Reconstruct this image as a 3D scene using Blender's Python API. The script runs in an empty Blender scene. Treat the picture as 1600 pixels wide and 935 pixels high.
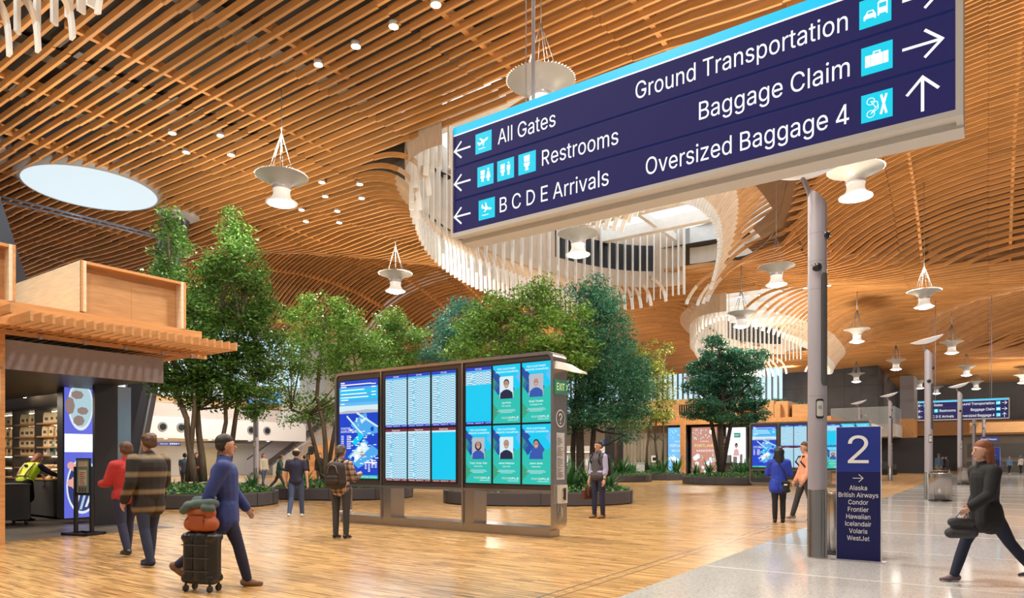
import bpy, bmesh, math, random
import numpy as np
from mathutils import Vector, Matrix, Quaternion
random.seed(7); RS = np.random.RandomState(11)
PI = math.pi
SC = bpy.context.scene
COL = SC.collection
# ---------------------------------------------------------------- camera frame (for measuring only)
F, HZ, CAMH = 1065.0, 718.0, 1.42
CA, SA = 0.8195, 0.5731            # building axes are turned 35 degrees from the view
def W2(X, Y): return (X*CA - Y*SA, X*SA + Y*CA)
def G(px, py):                      # point on the floor seen at a pixel
    Y = F*CAMH/(py-HZ); X = (px-800)/F*Y
    return W2(X, Y)
def P(px, py, Y):                   # point at depth Y along the view
    x, y = W2((px-800)/F*Y, Y); return Vector((x, y, CAMH+(HZ-py)/F*Y))
def on_y(px, y0):                   # where the pixel column meets the wall plane y = y0
    k = (px-800)/F; Y = y0/(CA+k*SA); return W2(k*Y, Y)[0], Y
def on_x(px, x0):
    k = (px-800)/F; Y = x0/(k*CA-SA); return W2(k*Y, Y)[1], Y
def zat(py, Y): return CAMH+(HZ-py)/F*Y
def to_px(x, y, z):
    X = x*CA+y*SA; Y = -x*SA+y*CA
    return 800+F*X/Y, HZ-F*(z-CAMH)/Y
# ---------------------------------------------------------------- materials
MATS = {}
def mat(name, col, rough=0.5, metal=0.0, emit=None, es=0.0, alpha=None, trans=0.0, var=0.0, noise=0.0, nscale=6.0, stretch=(1,1,1), spec=None, coat=0.0):
    if name in MATS: return MATS[name]
    m = bpy.data.materials.new(name); m.use_nodes = True
    nt = m.node_tree; b = nt.nodes['Principled BSDF']
    c = (col[0], col[1], col[2], 1)
    b.inputs['Base Color'].default_value = c
    b.inputs['Roughness'].default_value = rough
    b.inputs['Metallic'].default_value = metal
    if spec is not None: b.inputs['Specular IOR Level'].default_value = spec
    if coat: b.inputs['Coat Weight'].default_value = coat
    if trans: b.inputs['Transmission Weight'].default_value = trans
    if alpha is not None: b.inputs['Alpha'].default_value = alpha
    if emit is not None:
        b.inputs['Emission Color'].default_value = (emit[0], emit[1], emit[2], 1)
        b.inputs['Emission Strength'].default_value = es
    src = None
    if noise:
        tc = nt.nodes.new('ShaderNodeTexCoord'); mp = nt.nodes.new('ShaderNodeMapping')
        mp.inputs['Scale'].default_value = stretch
        nz = nt.nodes.new('ShaderNodeTexNoise'); nz.inputs['Scale'].default_value = nscale
        nz.inputs['Detail'].default_value = 5
        nt.links.new(tc.outputs['Object'], mp.inputs[0]); nt.links.new(mp.outputs[0], nz.inputs[0])
        mx = nt.nodes.new('ShaderNodeMix'); mx.data_type = 'RGBA'
        mx.inputs['A'].default_value = tuple(max(0, v*(1-noise)) for v in col)+(1,)
        mx.inputs['B'].default_value = tuple(min(1, v*(1+noise)) for v in col)+(1,)
        cr = nt.nodes.new('ShaderNodeMapRange'); cr.inputs[1].default_value = .3; cr.inputs[2].default_value = .7
        nt.links.new(nz.outputs[0], cr.inputs[0]); nt.links.new(cr.outputs[0], mx.inputs[0])
        nt.links.new(mx.outputs['Result'], b.inputs['Base Color']); src = mx.outputs['Result']
    if var:
        g = nt.nodes.new('ShaderNodeNewGeometry'); hs = nt.nodes.new('ShaderNodeHueSaturation')
        mr = nt.nodes.new('ShaderNodeMapRange'); mr.inputs[3].default_value = 1-var; mr.inputs[4].default_value = 1+var
        nt.links.new(g.outputs['Random Per Island'], mr.inputs[0]); nt.links.new(mr.outputs[0], hs.inputs['Value'])
        if src: nt.links.new(src, hs.inputs['Color'])
        else: hs.inputs['Color'].default_value = c
        nt.links.new(hs.outputs[0], b.inputs['Base Color'])
    MATS[name] = m; return m
def emis(name, col, s): return mat(name, (0.0, 0.0, 0.0), 0.35, emit=col, es=s)
# ---------------------------------------------------------------- mesh builder
class MB:
    def __init__(s): s.v = []; s.f = []; s.m = []; s.sm = []
    def add(s, vs, fs, mi=0, smooth=False):
        o = len(s.v); s.v.extend([tuple(v) for v in vs])
        for f in fs: s.f.append(tuple(i+o for i in f)); s.m.append(mi); s.sm.append(smooth)
    def box(s, x0, y0, z0, x1, y1, z1, mi=0):
        s.add([(x0,y0,z0),(x1,y0,z0),(x1,y1,z0),(x0,y1,z0),(x0,y0,z1),(x1,y0,z1),(x1,y1,z1),(x0,y1,z1)],
              [(0,3,2,1),(4,5,6,7),(0,1,5,4),(1,2,6,5),(2,3,7,6),(3,0,4,7)], mi)
    def quad(s, a, b, c, d, mi=0): s.add([a,b,c,d], [(0,1,2,3)], mi)
    def tube(s, pts, r, n=8, mi=0, cap=True, smooth=True):
        pts = [Vector(p) for p in pts]; k = len(pts)
        rs = r if isinstance(r, (list, tuple)) else [r]*k
        vs = []; ref = None
        for i, p in enumerate(pts):
            d = (pts[min(i+1,k-1)]-pts[max(i-1,0)]).normalized()
            if ref is None: ref = Vector((0,0,1)) if abs(d.z) < .9 else Vector((1,0,0))
            a = d.cross(ref)
            if a.length < 1e-6: a = d.cross(Vector((0,1,0)))
            a.normalize(); b = d.cross(a).normalized(); ref = b.cross(d) if False else ref
            for j in range(n):
                t = 2*PI*j/n; vs.append(p + a*math.cos(t)*rs[i] + b*math.sin(t)*rs[i])
        fs = [(i*n+j, (i+1)*n+j, (i+1)*n+(j+1)%n, i*n+(j+1)%n) for i in range(k-1) for j in range(n)]
        s.add(vs, fs, mi, smooth)
        if cap:
            o = len(s.v)-len(vs)
            s.f.append(tuple(o+j for j in range(n))); s.m.append(mi); s.sm.append(False)
            s.f.append(tuple(o+(k-1)*n+n-1-j for j in range(n))); s.m.append(mi); s.sm.append(False)
    def lathe(s, prof, n=24, mi=0, c=(0,0,0), smooth=True):
        vs = []; k = len(prof)
        for r, z in prof:
            for j in range(n):
                t = 2*PI*j/n; vs.append((c[0]+r*math.cos(t), c[1]+r*math.sin(t), c[2]+z))
        s.add(vs, [(i*n+j, i*n+(j+1)%n, (i+1)*n+(j+1)%n, (i+1)*n+j) for i in range(k-1) for j in range(n)], mi, smooth)
    def cyl(s, c, r, z0, z1, n=24, mi=0, r1=None):
        r1 = r if r1 is None else r1
        s.lathe([(0.0001,z0),(r,z0)], n, mi, (c[0],c[1],0), False); s.lathe([(r,z0),(r1,z1)], n, mi, (c[0],c[1],0), True); s.lathe([(r1,z1),(0.0001,z1)], n, mi, (c[0],c[1],0), False)
    def prism(s, pts, z0, z1, mi=0):      # closed outline in xy
        n = len(pts); vs = [(x,y,z0) for x,y in pts]+[(x,y,z1) for x,y in pts]
        s.add(vs, [tuple(range(n-1,-1,-1)), tuple(range(n,2*n))]+[(i,(i+1)%n,n+(i+1)%n,n+i) for i in range(n)], mi)
    def face_xz(s, pts, y, t=0.004, mi=0):    # outline in xz standing in front of a face that looks to -y
        n = len(pts); vs = [(x,y-t,z) for x,z in pts]+[(x,y,z) for x,z in pts]
        s.add(vs, [tuple(range(n))]+[(i,n+i,n+(i+1)%n,(i+1)%n) for i in range(n)], mi)
    def build(s, name, mats, parent=None, loc=None):
        me = bpy.data.meshes.new(name); me.from_pydata(s.v, [], s.f); 
        if not isinstance(mats, (list, tuple)): mats = [mats]
        for m in mats: me.materials.append(m)
        me.polygons.foreach_set('material_index', s.m); me.polygons.foreach_set('use_smooth', s.sm); me.update()
        o = bpy.data.objects.new(name, me); COL.objects.link(o)
        if parent: o.parent = parent
        if loc: o.location = loc
        return o
def tag(o, label, cat, group=None, kind=None):
    o['label'] = label; o['category'] = cat
    if group: o['group'] = group
    if kind: o['kind'] = kind
    return o
def thing(name, label, cat, loc=(0,0,0), rz=0.0, group=None):
    o = bpy.data.objects.new(name, None); COL.objects.link(o); o.empty_display_size = .2
    o.location = loc; o.rotation_euler = (0,0,rz)
    return tag(o, label, cat, group)
def struct(o, label=None):
    o['kind'] = 'structure'
    if label: o['label'] = label
    return o
def copy_tree(o, parent=None, root=True):
    c = o.copy(); COL.objects.link(c)
    if parent: c.parent = parent
    for ch in list(o.children): copy_tree(ch, c)
    return c
def dup(o, loc, rz=None, label=None, group=None, scale=None):
    c = copy_tree(o); c.location = loc
    if rz is not None: c.rotation_euler = (0,0,rz)
    if label: c['label'] = label
    if group: c['group'] = group
    if scale: c.scale = (scale,)*3 if not isinstance(scale, tuple) else scale
    return c
def quads_mesh(name, V, mats, parent=None, midx=None, smooth=False):    # V: (n,4,3)
    n = V.shape[0]; me = bpy.data.meshes.new(name)
    me.vertices.add(n*4); me.vertices.foreach_set('co', V.reshape(-1).astype(np.float32))
    me.loops.add(n*4); me.loops.foreach_set('vertex_index', np.arange(n*4, dtype=np.int32))
    me.polygons.add(n); me.polygons.foreach_set('loop_start', np.arange(0, n*4, 4, dtype=np.int32))
    for m in (mats if isinstance(mats, (list,tuple)) else [mats]): me.materials.append(m)
    if midx is not None: me.polygons.foreach_set('material_index', midx.astype(np.int32))
    me.update(calc_edges=True); me.validate()
    o = bpy.data.objects.new(name, me); COL.objects.link(o)
    if parent: o.parent = parent
    return o
# ---------------------------------------------------------------- lettering
_TC = {}
def text_mesh(s, bold=0.0):
    """outlines of a plain grotesque alphabet, capital height 1"""
    if s in _TC: return _TC[s]
    co = []; fs = []; x = 0.0
    for c in s:
        if c == ' ': x += .36; continue
        a, v, f = GLY[c]; v = [int(t) for t in v.split()]; o = len(co)
        co += [(x+v[i]/1000, v[i+1]/1000, 0) for i in range(0, len(v), 2)]
        fs += [tuple(int(k)+o for k in t.split('.')) for t in f.split()]; x += a/1000
    _TC[s] = (np.array(co), fs); return _TC[s]
def letters(mb, s, x0, x1, zb, cap, y, mi=0, bold=0.0, align='L', cond=1.0):
    """write s in the plane y, looking to -y: baseline zb, capital height cap, fitted from x0 to x1 (x1 None: natural)"""
    co, fs = text_mesh(s)
    a, b = co[:,0].min(), co[:,0].max()
    if x1 is None: kx = cap*cond
    else: kx = (x1-x0)/(b-a)
    if align == 'C': x0 -= (b-a)*kx/2
    if align == 'R': x0 -= (b-a)*kx
    mb.add([(x0+(v[0]-a)*kx, y, zb+v[1]*cap) for v in co], fs, mi)
    return x0+(b-a)*kx
GLY = {
'A':(943,"32 0 396 1000 543 1000 910 0 777 0 564 595 543 656 519 732 491 825 456 940 482 940 448 823 418 729 394 654 374 595 167 0 216 279 216 391 727 391 727 279","0.9.1 9.2.1 9.10.2 10.3.2 0.17.9 17.11.9 11.8.9 11.8.10 8.18.10 18.3.10 7.18.8 17.12.11 6.18.7 17.13.12 5.18.6 17.14.13 17.16.14 16.15.14 4.19.5 19.18.5 0.16.17 16.18.17 16.19.18 19.3.18 0.15.16 4.3.19"),
'B':(897,"118 0 118 1000 474 1000 569 991 646 964 706 923 749 869 774 805 783 735 777 677 760 629 734 591 700 562 661 540 619 524 619 515 667 506 714 483 756 447 791 399 814 340 821 268 813 196 787 131 742 77 677 35 592 9 485 0 245 112 481 112 581 123 648 157 686 207 699 268 692 317 673 361 642 399 601 429 549 447 488 454 245 454 245 561 468 561 520 566 566 582 605 608 635 642 654 683 660 732 649 793 614 843 556 877 472 888 245 888","0.53.1 53.2.1 53.3.2 53.4.3 53.5.4 53.52.5 52.6.5 0.41.53 51.6.52 50.6.51 50.7.6 49.7.50 49.8.7 48.8.49 48.9.8 47.9.48 46.9.47 46.10.9 45.10.46 45.11.10 44.11.45 44.12.11 43.12.44 42.12.43 42.13.12 0.40.41 40.42.41 40.13.42 40.14.13 40.15.14 40.16.15 40.17.16 40.39.17 39.18.17 0.28.40 38.18.39 37.18.38 37.19.18 36.19.37 36.20.19 35.20.36 34.20.35 34.21.20 33.21.34 32.21.33 32.22.21 31.22.32 31.23.22 30.23.31 30.24.23 29.24.30 0.29.28 0.24.29 0.25.24 0.26.25 0.27.26"),
'C':(1003,"526 -13 403 2 295 49 205 125 137 227 94 352 79 499 94 647 137 773 205 875 295 951 403 998 526 1013 599 1008 669 991 733 964 790 926 840 879 880 822 910 758 930 685 803 685 788 733 765 776 737 812 702 842 663 866 620 883 574 893 526 896 438 884 361 850 296 793 246 715 214 617 203 499 214 382 246 284 296 207 361 150 439 116 526 104 574 107 620 118 663 135 702 158 737 188 765 225 788 267 803 315 930 315 911 243 881 178 840 122 791 74 734 37 669 9 600 -8","11.13.12 11.14.13 10.14.11 10.15.14 10.16.15 9.16.10 9.29.16 29.17.16 9.30.29 28.17.29 27.17.28 9.31.30 26.17.27 26.18.17 8.31.9 25.18.26 8.32.31 24.18.25 24.19.18 23.19.24 8.33.32 22.19.23 7.33.8 22.20.19 21.20.22 7.34.33 6.34.7 6.35.34 5.35.6 5.36.35 5.37.36 4.37.5 48.50.49 48.51.50 4.38.37 47.51.48 47.52.51 3.38.4 46.52.47 3.39.38 45.52.46 45.53.52 44.53.45 3.40.39 43.53.44 2.40.3 43.54.53 42.54.43 2.41.40 41.54.42 2.54.41 2.55.54 1.55.2 1.56.55 1.57.56 0.57.1"),
'E':(823,"118 0 118 1000 732 1000 732 888 245 888 245 562 699 562 699 450 245 450 245 112 738 112 738 0","0.4.1 4.2.1 4.3.2 0.5.4 0.8.5 8.6.5 8.7.6 0.9.8 0.10.9 0.11.10"),
'F':(806,"118 0 118 1000 726 1000 726 888 245 888 245 547 681 547 681 435 245 435 245 0","0.4.1 4.2.1 4.3.2 0.5.4 0.8.5 8.6.5 8.7.6 0.9.8"),
'G':(1023,"528 -13 443 -6 365 14 294 49 231 97 179 156 136 227 104 309 85 399 79 499 85 600 104 691 136 773 179 844 231 903 293 951 362 986 438 1006 521 1013 572 1011 622 1003 669 990 714 972 755 950 793 922 827 891 857 857 883 818 904 777 921 733 932 685 802 685 791 717 777 746 761 773 743 797 723 820 700 839 675 856 649 870 620 882 589 890 556 894 521 896 464 891 410 876 360 850 315 815 277 770 246 715 222 652 208 580 203 499 208 419 222 348 246 285 278 231 317 186 362 150 413 125 469 109 528 104 582 108 632 120 678 140 718 167 751 201 779 242 799 289 811 341 815 398 854 391 556 391 556 503 940 503 940 393 934 315 916 243 886 179 846 122 798 75 740 37 676 9 605 -8","17.19.18 17.20.19 16.20.17 16.21.20 16.22.21 15.22.16 15.23.22 14.23.15 14.24.23 14.25.24 13.44.14 44.43.14 43.25.14 42.25.43 41.25.42 41.26.25 13.45.44 40.26.41 39.26.40 13.46.45 38.26.39 38.27.26 37.27.38 13.47.46 12.47.13 36.27.37 35.27.36 35.28.27 12.48.47 34.28.35 34.29.28 11.48.12 33.29.34 11.49.48 32.29.33 32.30.29 31.30.32 11.50.49 10.50.11 10.51.50 9.51.10 9.52.51 72.74.73 72.70.74 70.75.74 8.52.9 8.53.52 8.54.53 7.54.8 72.69.70 71.75.70 71.76.75 69.71.72 69.76.71 7.55.54 68.76.69 68.77.76 6.55.7 67.77.68 6.56.55 67.78.77 66.78.67 6.57.56 5.57.6 65.78.66 5.58.57 65.79.78 64.79.65 4.58.5 4.59.58 63.79.64 4.60.59 63.80.79 62.80.63 4.61.60 61.80.62 4.80.61 3.80.4 3.81.80 2.81.3 2.82.81 1.82.2 1.83.82 0.83.1"),
'H':(1016,"118 0 118 1000 245 1000 245 568 771 568 771 1000 898 1000 898 0 771 0 771 456 245 456 245 0","0.2.1 0.3.2 4.6.5 4.7.6 0.10.3 10.4.3 10.9.4 9.7.4 0.11.10 8.7.9"),
'I':(591,"61 0 61 112 232 112 232 888 61 888 61 1000 530 1000 530 888 359 888 359 112 530 112 530 0","4.6.5 4.7.6 3.7.4 2.8.3 8.7.3 2.9.8 0.2.1 0.9.2 0.10.9 0.11.10"),
'J':(779,"364 -13 244 6 148 64 86 159 65 286 65 340 192 340 192 286 204 205 239 146 294 110 364 98 433 110 487 146 522 205 534 286 534 1000 661 1000 661 286 640 159 578 64 483 6","15.17.16 15.18.17 4.6.5 4.7.6 3.7.4 3.8.7 14.18.15 14.19.18 3.9.8 13.19.14 2.9.3 13.20.19 2.10.9 12.20.13 11.20.12 2.11.10 2.20.11 1.20.2 1.21.20 0.21.1"),
'L':(772,"118 0 118 1000 245 1000 245 112 710 112 710 0","0.2.1 0.3.2 0.4.3 0.5.4"),
'N':(1029,"118 0 118 1000 268 1000 674 359 692 331 713 296 736 255 762 210 788 160 813 108 796 105 791 160 788 213 786 263 785 309 784 350 784 383 784 1000 911 1000 911 0 760 0 397 570 373 609 349 650 322 696 291 749 255 812 211 889 234 892 237 820 240 754 243 695 244 645 245 603 246 572 246 0","0.27.1 27.2.1 27.28.2 28.3.2 16.18.17 16.19.18 29.26.28 26.3.28 0.29.27 29.26.27 0.30.29 25.3.26 0.31.30 24.3.25 23.3.24 0.32.31 22.3.23 0.33.32 21.3.22 0.34.33 0.35.34 20.3.21 15.19.16 20.4.3 14.19.15 20.5.4 13.19.14 20.6.5 12.19.13 20.7.6 11.19.12 20.8.7 20.10.8 10.9.8 10.19.11 20.19.10"),
'O':(1048,"525 -13 403 2 296 49 206 125 137 227 94 352 79 499 94 647 137 773 206 875 296 951 403 998 525 1013 647 998 754 951 844 875 912 773 955 647 969 499 955 352 912 227 844 125 754 49 647 2 525 104 610 115 687 149 752 205 803 283 835 382 846 499 835 618 803 717 752 795 687 851 610 885 525 896 439 885 362 850 297 794 246 716 214 618 203 499 214 382 246 284 297 206 362 150 439 115","11.13.12 10.13.11 10.14.13 9.14.10 9.36.14 36.15.14 9.37.36 35.15.36 34.15.35 9.38.37 8.38.9 34.16.15 33.16.34 8.39.38 32.16.33 8.40.39 7.40.8 32.17.16 31.17.32 7.41.40 6.41.7 31.18.17 30.18.31 6.42.41 5.42.6 5.43.42 29.18.30 29.19.18 5.44.43 28.19.29 4.44.5 28.20.19 4.45.44 27.20.28 3.45.4 27.21.20 3.46.45 26.21.27 3.47.46 25.21.26 25.22.21 2.47.3 2.24.47 24.22.25 2.22.24 1.22.2 1.23.22 1.0.23"),
'S':(878,"440 -17 338 -9 251 18 179 61 126 118 90 188 75 268 205 268 217 216 243 172 280 139 327 115 381 101 440 97 504 102 562 118 610 145 648 181 671 224 679 274 673 317 653 352 622 379 582 402 534 421 481 437 361 470 251 512 169 568 119 641 102 732 113 811 147 880 201 936 270 979 353 1005 446 1013 540 1005 621 978 689 936 741 882 775 817 788 743 663 743 642 810 594 860 526 891 442 901 382 896 329 880 285 855 253 822 233 783 226 738 234 692 257 656 292 627 333 606 376 589 417 577 519 549 565 536 612 518 660 496 705 467 744 432 776 388 796 336 803 272 792 195 760 125 707 66 636 21 546 -8","35.37.36 34.37.35 34.38.37 33.38.34 33.39.38 33.40.39 32.47.33 47.40.33 32.48.47 46.40.47 32.49.48 45.40.46 45.41.40 31.49.32 31.50.49 44.41.45 31.51.50 31.52.51 44.42.41 30.52.31 43.42.44 30.53.52 30.54.53 29.54.30 29.55.54 29.56.55 28.56.29 28.57.56 28.58.57 28.59.58 28.60.59 27.60.28 27.61.60 27.62.61 27.63.62 26.63.27 26.64.63 25.64.26 25.65.64 24.65.25 24.66.65 23.66.24 22.66.23 22.67.66 21.67.22 20.67.21 20.68.67 19.68.20 18.68.19 18.69.68 5.7.6 5.8.7 17.69.18 5.9.8 17.70.69 4.9.5 16.70.17 4.10.9 15.70.16 4.11.10 15.71.70 14.71.15 3.11.4 3.12.11 13.71.14 3.13.12 3.71.13 3.72.71 2.72.3 2.73.72 1.73.2 1.0.73"),
'T':(882,"62 888 62 1000 819 1000 819 888 505 888 505 0 379 0 379 888","0.2.1 0.3.2 7.3.0 6.4.7 4.3.7 6.5.4"),
'U':(1017,"509 -16 398 -5 303 30 225 85 166 157 130 243 118 340 118 1000 244 1000 244 350 252 282 277 222 315 172 368 134 433 109 509 101 585 109 650 134 702 172 740 222 764 282 772 350 772 1000 899 1000 899 340 887 243 850 157 792 85 714 30 619 -5","6.8.7 6.9.8 21.23.22 21.24.23 6.10.9 20.24.21 5.10.6 20.25.24 5.11.10 19.25.20 19.26.25 4.11.5 4.12.11 18.26.19 4.13.12 17.26.18 3.13.4 17.27.26 3.14.13 16.27.17 3.15.14 15.27.16 3.27.15 2.27.3 2.28.27 1.28.2 1.29.28 0.29.1"),
'V':(943,"401 0 32 1000 166 1000 378 405 398 346 423 270 453 175 487 60 461 60 495 177 525 271 549 347 569 405 776 1000 910 1000 546 0","0.2.1 0.3.2 12.14.13 12.15.14 0.4.3 11.15.12 10.15.11 0.5.4 9.15.10 0.6.5 8.7.9 7.15.9 0.7.6 0.15.7"),
'W':(1349,"305 0 32 1000 162 1000 321 385 333 336 345 286 356 235 367 184 378 132 387 78 372 78 382 132 393 184 404 235 415 286 428 336 440 385 602 1000 746 1000 907 385 920 336 933 286 944 235 956 184 967 132 977 78 960 78 970 132 981 184 992 235 1003 286 1015 336 1028 385 1186 1000 1316 1000 1042 0 895 0 723 635 706 700 691 769 675 847 660 934 687 934 673 851 658 776 643 705 625 635 453 0","0.2.1 0.3.2 16.41.17 41.18.17 41.42.18 42.19.18 32.34.33 32.35.34 16.43.41 43.40.41 43.40.42 40.19.42 16.44.43 39.19.40 16.45.44 38.19.39 16.46.45 37.19.38 16.47.46 36.19.37 0.4.3 15.47.16 36.20.19 31.35.32 0.5.4 14.47.15 36.21.20 30.35.31 0.6.5 13.47.14 36.22.21 29.35.30 0.7.6 12.47.13 36.23.22 28.35.29 0.8.7 11.47.12 36.24.23 27.35.28 0.10.8 10.9.8 10.47.11 36.26.24 26.25.24 26.35.27 0.47.10 36.35.26"),
'X':(932,"36 0 427 559 427 464 58 1000 205 1000 350 787 378 745 401 710 421 678 439 647 458 613 479 574 456 574 477 612 495 646 514 678 534 710 558 745 587 787 734 1000 877 1000 509 470 509 564 896 0 750 0 574 254 549 292 528 324 509 354 491 384 473 417 453 454 481 454 461 418 443 386 425 356 405 326 383 293 357 254 180 0","2.4.3 2.5.4 18.20.19 18.21.20 2.6.5 17.21.18 2.7.6 16.21.17 2.8.7 15.21.16 2.1.8 1.9.8 14.22.15 22.21.15 1.10.9 13.22.14 1.12.10 12.11.10 12.22.13 1.22.12 1.23.22 0.31.1 31.32.1 32.23.1 0.33.31 33.30.31 33.30.32 30.23.32 0.34.33 29.23.30 0.35.34 28.23.29 0.36.35 27.23.28 0.37.36 26.23.27 0.38.37 25.23.26 0.39.38 24.23.25"),
'Y':(928,"400 0 400 409 32 1000 179 1000 378 677 409 625 437 574 463 519 491 453 440 453 467 520 494 576 521 626 551 677 749 1000 895 1000 527 409 527 0","1.3.2 1.4.3 13.15.14 13.16.15 1.5.4 12.16.13 11.16.12 1.6.5 10.16.11 1.7.6 9.8.10 8.16.10 1.8.7 1.16.8 0.16.1 0.17.16"),
'a':(765,"314 -17 247 -10 186 10 134 42 94 88 68 144 60 212 66 270 85 316 114 352 152 380 197 400 246 414 298 424 350 432 411 440 459 446 496 452 521 462 537 477 542 501 542 505 537 547 524 583 502 612 471 633 432 646 385 650 335 646 293 634 259 615 231 591 211 565 197 538 81 572 112 633 154 680 205 715 261 738 321 751 381 756 423 753 470 746 517 731 562 708 602 675 634 630 655 570 662 494 662 0 544 0 544 102 536 102 519 76 495 48 464 23 423 2 374 -12 335 89 397 96 448 115 488 145 518 183 536 226 542 271 542 373 530 365 510 358 484 351 455 346 424 341 394 337 367 333 345 330 303 323 264 312 230 296 203 274 186 244 181 206 185 171 200 142 224 119 255 103 292 93","39.41.40 39.42.41 38.42.39 38.43.42 37.43.38 37.44.43 36.44.37 36.45.44 35.45.36 35.27.45 27.46.45 35.28.27 26.46.27 35.29.28 25.46.26 35.30.29 34.30.35 24.46.25 24.47.46 34.31.30 23.47.24 34.32.31 22.47.23 33.32.34 22.48.47 21.48.22 20.48.21 19.48.20 19.49.48 18.49.19 17.65.18 65.49.18 16.65.17 15.65.16 14.65.15 13.65.14 12.65.13 11.65.12 10.65.11 9.65.10 9.66.65 64.49.65 9.67.66 9.68.67 8.68.9 8.69.68 8.70.69 8.71.70 8.72.71 8.73.72 8.74.73 8.75.74 7.75.8 7.76.75 7.77.76 7.78.77 63.49.64 6.78.7 6.79.78 62.49.63 5.79.6 5.80.79 61.51.62 51.49.62 5.81.80 60.51.61 4.81.5 4.82.81 4.83.82 59.52.60 52.51.60 4.84.83 59.53.52 50.49.51 58.53.59 4.58.84 4.53.58 3.53.4 3.54.53 3.55.54 2.55.3 2.56.55 1.56.2 1.57.56 0.57.1"),
'b':(834,"451 -16 389 -10 339 7 300 33 271 61 249 90 232 115 220 115 220 0 103 0 103 1000 223 1000 223 628 232 628 249 652 270 680 299 708 337 733 387 750 450 756 538 744 615 709 679 652 727 575 757 481 767 371 757 261 727 166 679 89 616 32 539 -4 433 92 497 101 549 129 591 172 621 229 639 297 645 372 639 447 621 513 591 569 550 612 497 639 433 648 369 640 317 613 276 572 246 517 228 450 221 372 228 294 246 226 276 170 318 128 370 101","9.11.10 9.12.11 18.20.19 17.20.18 17.21.20 16.21.17 16.22.21 15.22.16 14.22.15 14.43.22 43.42.22 42.23.22 13.43.14 13.44.43 13.45.44 41.23.42 9.13.12 9.47.13 47.46.13 46.45.13 40.23.41 40.24.23 39.24.40 9.48.47 38.24.39 38.25.24 9.49.48 37.25.38 9.50.49 36.25.37 36.26.25 35.26.36 9.51.50 35.27.26 34.27.35 9.7.51 7.52.51 33.27.34 7.53.52 33.28.27 32.28.33 7.6.53 6.54.53 9.8.7 5.54.6 31.28.32 5.31.54 5.28.31 4.28.5 4.29.28 3.29.4 2.29.3 2.30.29 1.30.2 1.0.30"),
'c':(778,"407 -16 312 -4 230 32 161 90 110 167 78 261 67 368 78 478 110 572 161 649 230 707 312 744 407 756 461 752 511 741 558 724 600 700 637 669 668 633 693 591 711 544 595 515 585 543 571 568 553 591 531 611 505 627 476 639 443 646 407 648 340 639 285 610 243 565 213 508 195 441 189 368 195 297 213 231 243 174 285 130 340 101 407 91 444 94 477 101 506 114 532 130 555 150 573 174 588 201 598 230 713 201 696 153 671 110 639 73 602 42 559 17 512 -1 461 -12","11.13.12 11.14.13 10.14.11 10.15.14 10.16.15 9.16.10 9.17.16 9.29.17 29.18.17 8.30.9 30.29.9 28.18.29 27.18.28 8.31.30 26.18.27 26.19.18 25.19.26 24.19.25 8.32.31 23.19.24 23.20.19 7.32.8 22.20.23 7.33.32 22.21.20 7.34.33 6.34.7 6.35.34 5.35.6 5.36.35 5.37.36 4.37.5 4.38.37 48.50.49 48.51.50 47.51.48 46.51.47 4.39.38 3.39.4 46.52.51 45.52.46 44.52.45 3.40.39 43.52.44 43.53.52 42.53.43 3.41.40 41.53.42 3.53.41 2.53.3 2.54.53 2.55.54 1.55.2 1.56.55 1.57.56 0.57.1"),
'd':(834,"384 -16 296 -4 219 32 155 89 107 166 77 261 67 371 77 481 108 575 156 652 220 709 297 744 385 756 448 750 497 733 536 708 565 680 586 652 602 628 611 628 611 1000 731 1000 731 0 615 0 615 115 603 115 586 90 564 61 534 33 496 7 446 -10 402 92 465 101 517 128 559 170 589 226 607 294 613 372 607 450 589 517 559 572 518 613 465 640 402 648 337 639 284 612 243 569 213 513 195 447 189 372 195 297 213 229 243 172 285 129 338 101","19.21.20 19.22.21 11.13.12 11.14.13 10.14.11 10.15.14 9.15.10 9.16.15 9.17.16 8.44.9 44.43.9 43.17.9 43.18.17 42.18.43 41.18.42 8.45.44 41.19.18 41.40.19 40.39.19 39.22.19 8.46.45 7.46.8 7.47.46 38.22.39 7.48.47 6.48.7 37.22.38 6.49.48 6.50.49 36.22.37 5.50.6 5.51.50 35.22.36 4.51.5 4.52.51 34.24.35 24.22.35 4.53.52 33.24.34 3.53.4 3.54.53 32.25.33 25.24.33 32.26.25 23.22.24 3.31.54 31.26.32 3.26.31 3.27.26 2.27.3 2.28.27 2.29.28 1.29.2 1.30.29 0.30.1"),
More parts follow.
